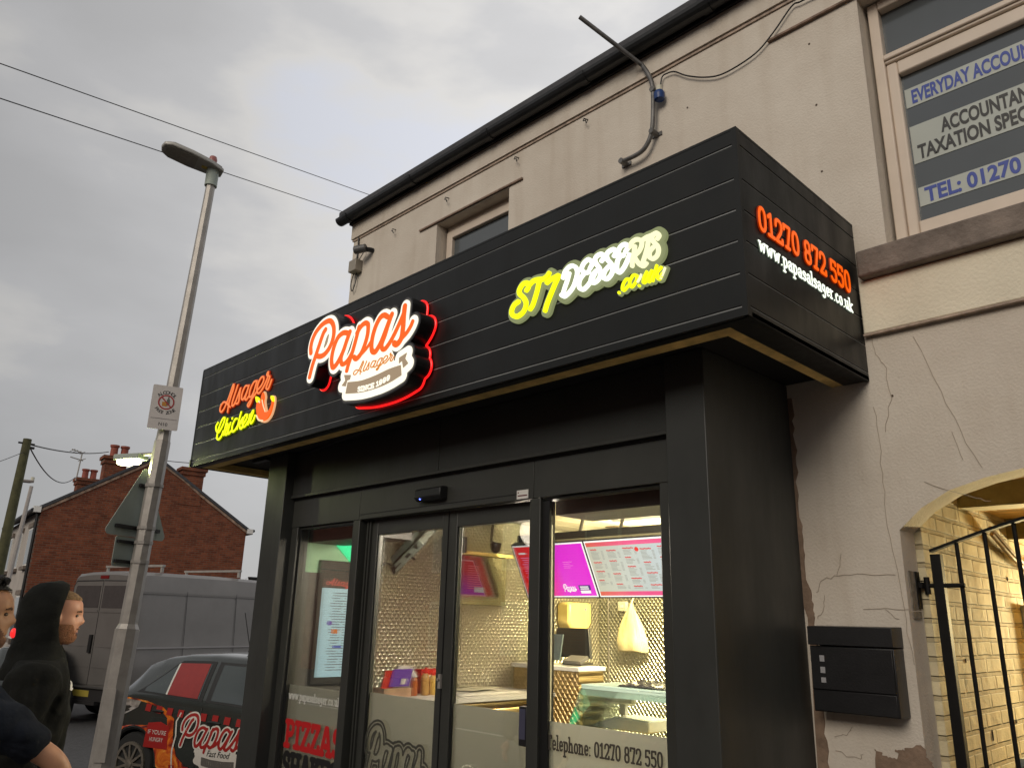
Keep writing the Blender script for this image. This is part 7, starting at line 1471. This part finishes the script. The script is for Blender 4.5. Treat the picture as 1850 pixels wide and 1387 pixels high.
def fuse(parts_, vox, name, m, parent, sm_it=4):
    mb = MB()
    for v, f in parts_: mb.add(v, f)
    o = mb.build(name, m, parent, local=True); r = o.modifiers.new('r', 'REMESH'); r.mode = 'VOXEL'; r.voxel_size = vox; r.use_smooth_shade = True
    s_ = o.modifiers.new('sm', 'SMOOTH'); s_.factor = 0.5; s_.iterations = sm_it
    dg = bpy.context.evaluated_depsgraph_get(); dg.update(); me = bpy.data.meshes.new_from_object(o.evaluated_get(dg)); old = o.data; o.modifiers.clear(); o.data = me; me.name = name
    if not me.materials: me.materials.append(m)
    bpy.data.meshes.remove(old); smooth(o, True, 180); return o
HZ = [0.0, .012, .028, .045, .055, .066, .078, .090, .102, .118, .130, .142, .158, .178, .200, .220, .235]
FR = [.062, .080, .087, .086, .092, .090, .091, .092, .090, .086, .089, .095, .096, .092, .078, .048, .0]
BK = [.010, .030, .048, .060, .066, .073, .080, .086, .091, .097, .100, .102, .103, .098, .084, .055, .0]
HW = [.028, .044, .054, .060, .063, .066, .068, .070, .072, .0735, .075, .076, .077, .075, .064, .040, .0]
NO = [0, 0, 0, 0, 0, 0, .004, .020, .027, .018, .012, .006, 0, 0, 0, 0, 0]
def head_rings(grow=0.0, z0=0.0, z1=0.235, a0=0.0, a1=360.0, n=40, bulk=None):
    vs = []; fs = []; zz = [z for z in np.linspace(z0, z1, 34)]
    for z in zz:
        f, b, w, nn = (float(np.interp(z, HZ, q)) for q in (FR, BK, HW, NO))
        for i in range(n+1 if a1-a0 < 360 else n):
            th = math.radians(a0+(a1-a0)*i/n); c, s_ = math.cos(th), math.sin(th)       # th=0 is forward (+Y)
            r = 1.0; fy_ = (f if c > 0 else b); x = (w+grow)*math.copysign(abs(s_)**0.9, s_); y = (fy_+grow)*math.copysign(abs(c)**0.85, c)
            if c > 0: y += nn*math.exp(-(s_/0.20)**2)
            ez = math.exp(-((z-.124)/.012)**2)*math.exp(-((abs(s_)-0.45)/0.16)**2)*(c > 0); y -= ez*0.010
            lz = math.exp(-((z-.056)/.006)**2)*math.exp(-(s_/0.35)**2)*(c > 0); y += lz*0.004
            ml = math.exp(-((z-.0505)/.0025)**2)*math.exp(-(s_/0.33)**2)*(c > 0); y -= ml*0.005
            vs.append((x, y, z+(grow if z > 0.2 else 0)*0.8))
    m = n+1 if a1-a0 < 360 else n
    for j in range(len(zz)-1):
        for i in range(m if m == n else n): fs.append((j*m+i, j*m+(i+1) % m, (j+1)*m+(i+1) % m, (j+1)*m+i))
    if m == n: fs += [tuple(range(n))[::-1], tuple((len(zz)-1)*n+i for i in range(n))]
    return vs, fs
def mv(vf, off, yaw=0.0, pitch=0.0, k=1.0):
    c, s_ = math.cos(yaw), math.sin(yaw); cp_, sp_ = math.cos(pitch), math.sin(pitch); o = []
    for x, y, z in vf[0]: x, y, z = x*k, y*k, z*k; y, z = y*cp_-z*sp_, y*sp_+z*cp_; o.append((x*c-y*s_+off[0], x*s_+y*c+off[1], z+off[2]))
    return o, vf[1]
def hand(w, d, side, curl=0.5):
    """five-finger hand hanging from wrist w along direction d"""
    d = np.array(d, float); d /= np.linalg.norm(d); fw = np.array([0, 1.0, 0]); fw -= d*(fw@d); fw /= np.linalg.norm(fw); pn = np.cross(d, fw); out_ = []
    palm = [w, w+d*0.045, w+d*0.085]; out_.append(skin_mesh(palm, [(0, 1), (1, 2)], [(.020, .026), (.016, .036), (.014, .036)]))
    for k, (o_, L_) in enumerate(((0.030, 0.072), (0.010, 0.080), (-0.010, 0.075), (-0.029, 0.060))):
        b = w+d*0.080+fw*o_; q1 = b+d*L_*0.42-pn*side*0.004; q2 = q1+d*L_*0.3-pn*side*L_*curl*0.35; q3 = q2+d*L_*0.18-pn*side*L_*curl*0.4; out_.append(skin_mesh([b, q1, q2, q3], [(0, 1), (1, 2), (2, 3)], [.0095, .009, .008, .0068]))
    b = w+d*0.025+fw*0.028; q1 = b+d*0.030+fw*0.022; q2 = q1+d*0.030+fw*0.006; out_.append(skin_mesh([b, q1, q2], [(0, 1), (1, 2)], [.012, .0105, .0085])); return out_
def person(loc, rz, lab, H, arms, skin, head_yaw=0.0, head_pitch=0.0):
    k = H/1.80; P = thing('person', loc, lab, 'person', rz=rz)
    n = [(0, 0, .98), (0, .01, 1.12), (0, 0.0, 1.30), (0, -.01, 1.44), (0, .0, 1.52), (0, .02, 1.60), (-.09, 0, .92), (-.11, .02, .50), (-.12, -.02, .09), (-.13, .14, .04), (.09, 0, .92), (.11, .02, .50), (.12, -.02, .09), (.13, .14, .04)]
    r = [(.14, .10), (.135, .10), (.15, .105), (.11, .085), (.058, .06), (.055, .06), .092, .058, .042, .035, .092, .058, .042, .035]
    e = [(0, 1), (1, 2), (2, 3), (3, 4), (4, 5), (0, 6), (6, 7), (7, 8), (8, 9), (0, 10), (10, 11), (11, 12), (12, 13)]
    hands = []
    for side, (sh, el, wr) in zip((1, -1), arms):
        b = len(n); n += [(sh[0]*0.93, sh[1], sh[2]-0.015), el, wr]; r += [.050, .040, .030]; e += [(3, b), (b, b+1), (b+1, b+2)]; hands += hand(np.array(wr, float), np.array(wr, float)-np.array(el, float), side)
    n = [tuple(np.array(q)*k) for q in n]; r = [tuple(np.array(q)*k) if hasattr(q, '__len__') else q*k for q in r]; hands = [mv(h, (0, 0, 0), 0, 0, k) for h in hands]
    hc = np.array([0, 0.025, 1.565])*k; hd_ = mv(head_rings(), hc, head_yaw, head_pitch, k)
    ears = []
    for s_ in (-1, 1):
        q = MB(); q.ell((s_*.080, -.005, .105), (.009, .018, .030), 10, 8); ears.append(mv((q.v, q.f), hc, head_yaw, head_pitch, k))
    fuse([skin_mesh(n, e, r), hd_]+ears+hands, 0.0065, 'body', skin, P, 3)
    for s_ in (-1, 1):
        q = MB(); q.ell((s_*.031, .0765, .123), (.0115, .008, .0065), 10, 8); v = mv((q.v, q.f), hc, head_yaw, head_pitch, k); b = MB(); b.add(*v); b.build('eye', mat('eye', (0.10, 0.075, 0.06), 0.25), P, local=True, sm=True)
        q = MB(); q.tube([(s_*.014, .091, .139), (s_*.031, .090, .144), (s_*.050, .075, .140)], [.004, .005, .003], 6); v = mv((q.v, q.f), hc, head_yaw, head_pitch, k); b = MB(); b.add(*v); b.build('eyebrow', mat('brow_hair', (0.10, 0.05, 0.025), 0.8), P, local=True, sm=True)
    return P, k, hc, n
def clothes(P, nodes, edges, radii, name, m, k, vox=0.011, extra=(), it=6):
    n = [tuple(np.array(q)*k) for q in nodes]; r = [tuple(np.array(q)*k) if hasattr(q, '__len__') else q*k for q in radii]
    o = fuse([skin_mesh(n, edges, r)]+list(extra), vox, name, m, P, it)
    from mathutils import noise as NZ
    for v in o.data.vertices:
        c = v.co; f_ = NZ.noise(Vector((c.x*7, c.y*7, c.z*13)))*0.6+abs(NZ.noise(Vector((c.x*11+5, c.y*11, c.z*5+c.x*9))))*0.9-0.25
        v.co = c+v.normal*f_*0.024
    o.data.update(); return o
blackcloth = mat('black_cotton', (0.011, 0.0115, 0.010), 0.95, noise=0.3, nscale=7, bump=0.7, bscale=26, spec=0.15)
navy = mat('dark_navy_cotton', (0.012, 0.015, 0.022), 0.95, noise=0.2, nscale=7, bump=0.5, bscale=24, spec=0.15)
skin1 = mat('ruddy_skin', (0.46, 0.23, 0.15), 0.5, noise=0.12, nscale=14, spec=0.35); skin2 = mat('tanned_skin', (0.48, 0.25, 0.15), 0.5, noise=0.12, nscale=14, spec=0.35)
# ---- man in the black hoodie
hd1 = onD(91, 1113, 4.4)
arms1 = (((.20, -.01, 1.43), (.265, -.03, 1.14), (.26, .10, .90)), ((-.20, -.01, 1.43), (-.265, -.03, 1.14), (-.26, .10, .90)))
rz1 = math.radians(-17); H1 = 1.86; k1 = H1/1.80
zb1 = float(hd1[2])-(1.565+0.115)*k1
P1, k1, hc1, _ = person((float(hd1[0]), float(hd1[1]), zb1), rz1, 'bearded man in a black hoodie with the hood up, looking towards the shop door', H1, arms1, skin1, 0.0, math.radians(-2))
ring_v, ring_f = [], []; NH = 36; zz = np.linspace(-0.15, 0.262, 30)
hz_ = [-0.15, -0.10, -0.05, 0.0, 0.06, 0.12, 0.17, 0.21, 0.235, 0.252, 0.262]
hb_ = [.165, .160, .148, .135, .132, .136, .134, .122, .104, .074, .004]; hw_ = [.165, .140, .112, .100, .100, .102, .100, .090, .070, .040, .004]; hf_ = [.085, .075, .060, .046, .040, .042, .048, .050, .046, .034, .004]; ho_ = [4, 6, 14, 52, 66, 68, 64, 56, 45, 30, 4]
for z in zz:
    b, w, f, op = (float(np.interp(z, hz_, q)) for q in (hb_, hw_, hf_, ho_))
    for i in range(NH+1):
        th = math.radians(op+(360-2*op)*i/NH); c, s_ = math.cos(th), math.sin(th); wr = 1+0.018*math.sin(z*60+th*3)+0.012*math.sin(z*35-th*5)
        ring_v.append((w*s_*wr*k1+hc1[0], ((f if c > 0 else b)*c*wr-0.006)*k1+hc1[1], z*k1+hc1[2]))
for j in range(len(zz)-1):
    for i in range(NH): ring_f.append((j*(NH+1)+i, j*(NH+1)+i+1, (j+1)*(NH+1)+i+1, (j+1)*(NH+1)+i))
hb2 = MB(); hb2.add(ring_v, ring_f); ho = hb2.build('hood', blackcloth, P1, local=True, sm=True); so_ = ho.modifiers.new('t', 'SOLIDIFY'); so_.thickness = 0.012; so_.offset = 1; smooth(ho, True, 180)
nb1 = [(0, 0, .92), (0, .01, 1.08), (0, .01, 1.26), (0, -.01, 1.42), (0, -.01, 1.50)]; rb1 = [(.185, .145), (.185, .15), (.20, .155), (.165, .125), (.10, .095)]
for side in (0, 1):
    sh, el, wr = arms1[side]; nb1 += [sh, el, wr]; rb1 += [.105, .075, .052]
clothes(P1, nb1, [(0, 1), (1, 2), (2, 3), (3, 4), (3, 5), (5, 6), (6, 7), (3, 8), (8, 9), (9, 10)], rb1, 'hoodie', blackcloth, k1)
clothes(P1, [(0, 0, .94), (-.10, 0, .86), (-.115, .02, .50), (-.12, -.02, .10), (.10, 0, .86), (.115, .02, .50), (.12, -.02, .10)], [(0, 1), (1, 2), (2, 3), (0, 4), (4, 5), (5, 6)], [(.17, .13), .11, .085, .065, .11, .085, .065], 'trousers', blackcloth, k1, 0.014)
for s_ in (-1, 1): b = MB(); b.ell((s_*.13*k1, .07, .055), (.055, .15, .055), 14, 8); b.build('shoe', M['seal'], P1, local=True, sm=True)
# beard, moustache and short fair hair at the brow
def patchmesh(P, hc, k, grow, z0, z1, a, nm, m, yaw=0.0, pitch=0.0, test=None):
    v, f = head_rings(grow, z0, z1, -a, a, 40); 
    if test: f = [q for q in f if all(test(v[i]) for i in q)]
    v, f = mv((v, f), hc, yaw, pitch, k); b = MB(); b.add(v, f); o = b.build(nm, m, P, local=True, sm=True); so = o.modifiers.new('t', 'SOLIDIFY'); so.thickness = 0.003; return o
ginger = mat('ginger_beard', (0.27, 0.115, 0.055), 0.9, noise=0.35, nscale=90, bump=1.0, bscale=220)
patchmesh(P1, hc1, k1, 0.004, 0.0, 0.085, 88, 'beard', ginger, 0, math.radians(-2), lambda p: (p[2] < 0.044+max(0, abs(p[0])-0.028)*1.5+0.007*math.sin(p[0]*900+p[2]*700)*math.sin(p[1]*800)) or (0.062 < p[2] < 0.070 and abs(p[0]) < 0.03))
patchmesh(P1, hc1, k1, 0.004, 0.192, 0.232, 100, 'hair', mat('short_fair_hair', (0.20, 0.12, 0.055), 0.9, noise=0.4, nscale=80, bump=0.8, bscale=200), 0, math.radians(-2))
mt_ = MB(); q = MB(); q.tube([(-.018, .0885, .0505), (0, .0915, .0510), (.018, .0885, .0505)], [.0015, .003, .0015], 6); b = MB(); b.add(*mv((q.v, q.f), hc1, 0, math.radians(-2), k1)); b.build('lips', mat('lips', (0.30, 0.10, 0.08), 0.5), P1, local=True, sm=True)
# chest logo (small white print)
from mathutils.bvhtree import BVHTree
hood_o = [c for c in P1.children if c.name.startswith('hoodie')][0]
_bv = BVHTree.FromPolygons([v.co for v in hood_o.data.vertices], [tuple(p.vertices) for p in hood_o.data.polygons])
cl_ = MB(); zc_ = 1.43-zb1
for k in range(10):
    for j in range(3):
        u = -0.018+0.006*k; z = zc_-0.012*j+0.004*math.sin(k*1.9+j*2); d_ = Vector((-0.8, -0.6, 0)).normalized(); o_ = Vector((0.42+u*0.6, 0.42-u*0.8, z))
        h_ = _bv.ray_cast(o_, d_)
        if h_[0] is not None and (k*7+j*3) % 5 != 0: p_ = h_[0]-d_*0.004; cl_.obox(tuple(p_), (0.0022, -0.0028, 0), (0.0016, 0.0012, 0), (0, 0, 0.004))
cl_.build('chest_logo', M['white'], P1, local=True)
# ---- man at the left edge
hd2 = onD(-50, 1112, 3.55); H2 = 1.82; k2 = H2/1.80; rz2 = math.radians(-14)
arms2 = (((.19, .03, 1.42), (.17, .34, 1.21), (.12, .44, 1.00)), ((-.20, -.01, 1.43), (-.26, .02, 1.14), (-.24, .14, .92)))
P2, k2, hc2, _ = person((float(hd2[0]), float(hd2[1]), float(hd2[2])-(1.565+0.115)*k2), rz2, 'dark-haired man in a navy T-shirt cut off by the left edge, bare forearm forward', H2, arms2, skin2, 0.0, 0.0)
nb2 = [(0, 0, .92), (0, .01, 1.08), (0, .01, 1.26), (0, -.01, 1.42), (0, -.01, 1.50)]; rb2 = [(.185, .145), (.185, .145), (.195, .15), (.160, .120), (.08, .078)]
sh, el, _w = (np.array(q) for q in arms2[0]); s2, e2, _w2 = (np.array(q) for q in arms2[1])
def chain(a, b, t1_, r0, r1): a, b = np.array(a)*k2, np.array(b)*k2; c0 = np.array([a[0]*0.35, 0, a[2]-0.02]); return skin_mesh([c0, a, a+(b-a)*t1_*0.5, a+(b-a)*t1_], [(0, 1), (1, 2), (2, 3)], [r0*1.1, r0, (r0+r1)/2, r1])
slv = [chain(sh, el, 0.86, .100, .074), chain(s2, e2, 0.7, .100, .076)]
clothes(P2, nb2, [(0, 1), (1, 2), (2, 3), (3, 4)], rb2, 't_shirt', navy, k2, extra=slv)
clothes(P2, [(0, 0, .94), (-.10, 0, .86), (-.115, .02, .50), (-.12, -.02, .10), (.10, 0, .86), (.115, .02, .50), (.12, -.02, .10)], [(0, 1), (1, 2), (2, 3), (0, 4), (4, 5), (5, 6)], [(.16, .12), .10, .08, .06, .10, .08, .06], 'trousers', blackcloth, k2, 0.014)
for s_ in (-1, 1): b = MB(); b.ell((s_*.13*k2, .07, .055), (.055, .15, .055), 14, 8); b.build('shoe', M['seal'], P2, local=True, sm=True)
hairm = mat('black_curly_hair', (0.012, 0.010, 0.009), 0.8, noise=0.4, nscale=60, bump=1.0, bscale=90)
patchmesh(P2, hc2, k2, 0.008, 0.06, 0.234, 180, 'hair', hairm, 0, 0, lambda p: p[2] > 0.178+max(0, p[1])*0.35 or (p[1] < -0.01 and p[2] > 0.075-p[1]*0.2) or (p[1] < 0.03 and p[2] > 0.13))
hv = MB()
for _ in range(120):
    a = random.uniform(0, 2*PI); rr_ = math.sqrt(random.random())*0.062; hv.ell((math.cos(a)*rr_, 0.012+math.sin(a)*rr_, 0.236+0.018*(1-(rr_/0.062)**2)+random.gauss(0, .004)), (0.010, 0.010, 0.009), 6, 4)
b = MB(); b.add(*mv((hv.v, hv.f), hc2, 0, 0, k2)); b.build('hair_tuft', hairm, P2, local=True, sm=True)
patchmesh(P2, hc2, k2, 0.003, 0.0, 0.08, 88, 'beard', mat('dark_stubble', (0.20, 0.10, 0.065), 0.9, noise=0.3, nscale=90), 0, 0, lambda p: p[2] < 0.044+max(0, abs(p[0])-0.028)*1.4)
# ---- far car lamps glimpsed between the two men
t = thing('parked_car', tuple(onD(38, 1140, 16)*np.array([1, 1, 0])+np.array([0, 0, -0.13])), 'distant dark car glimpsed between the two men, with a red and a blue light', 'car')
q = onD(14, 1140, 16); mb = MB(); mb.prism([(-1.6, 0.0), (1.6, 0.0), (1.65, 0.45), (1.2, 0.62), (0.7, 1.08), (-0.9, 1.10), (-1.5, 0.66), (-1.65, 0.45)], -0.5, 0.5, lambda u, v, w: (q[0]-1.8-u*0.96+w*0.28, q[1]+0.9+u*0.28+w*0.96, v-0.0)); mb.build('body', cpaint, t, bevel=0.08)
mb = MB(); z = onD(24, 1143, 15.0); mb.ell(z, (0.04, 0.045, 0.075), 10, 8); mb.build('tail_light', emat('far_red_lamp', (1, 0.03, 0.03), 1.0), t, sm=True)
mb = MB(); z = onD(46, 1144, 15.0); mb.ell(z, (0.05, 0.06, 0.09), 10, 8); mb.build('lamp', emat('far_blue_lamp', (0.12, 0.10, 0.9), 1.2), t, sm=True)
for s_ in (-1, 1): mb = MB(); mb.lathe([(0.30, -0.1), (0.30, 0.1)], (q[0]-1.0+0.28*s_*0.7, q[1]+0.6+0.96*s_*0.7, 0.17), 18, 'y'); mb.build('wheel', tyre, t)
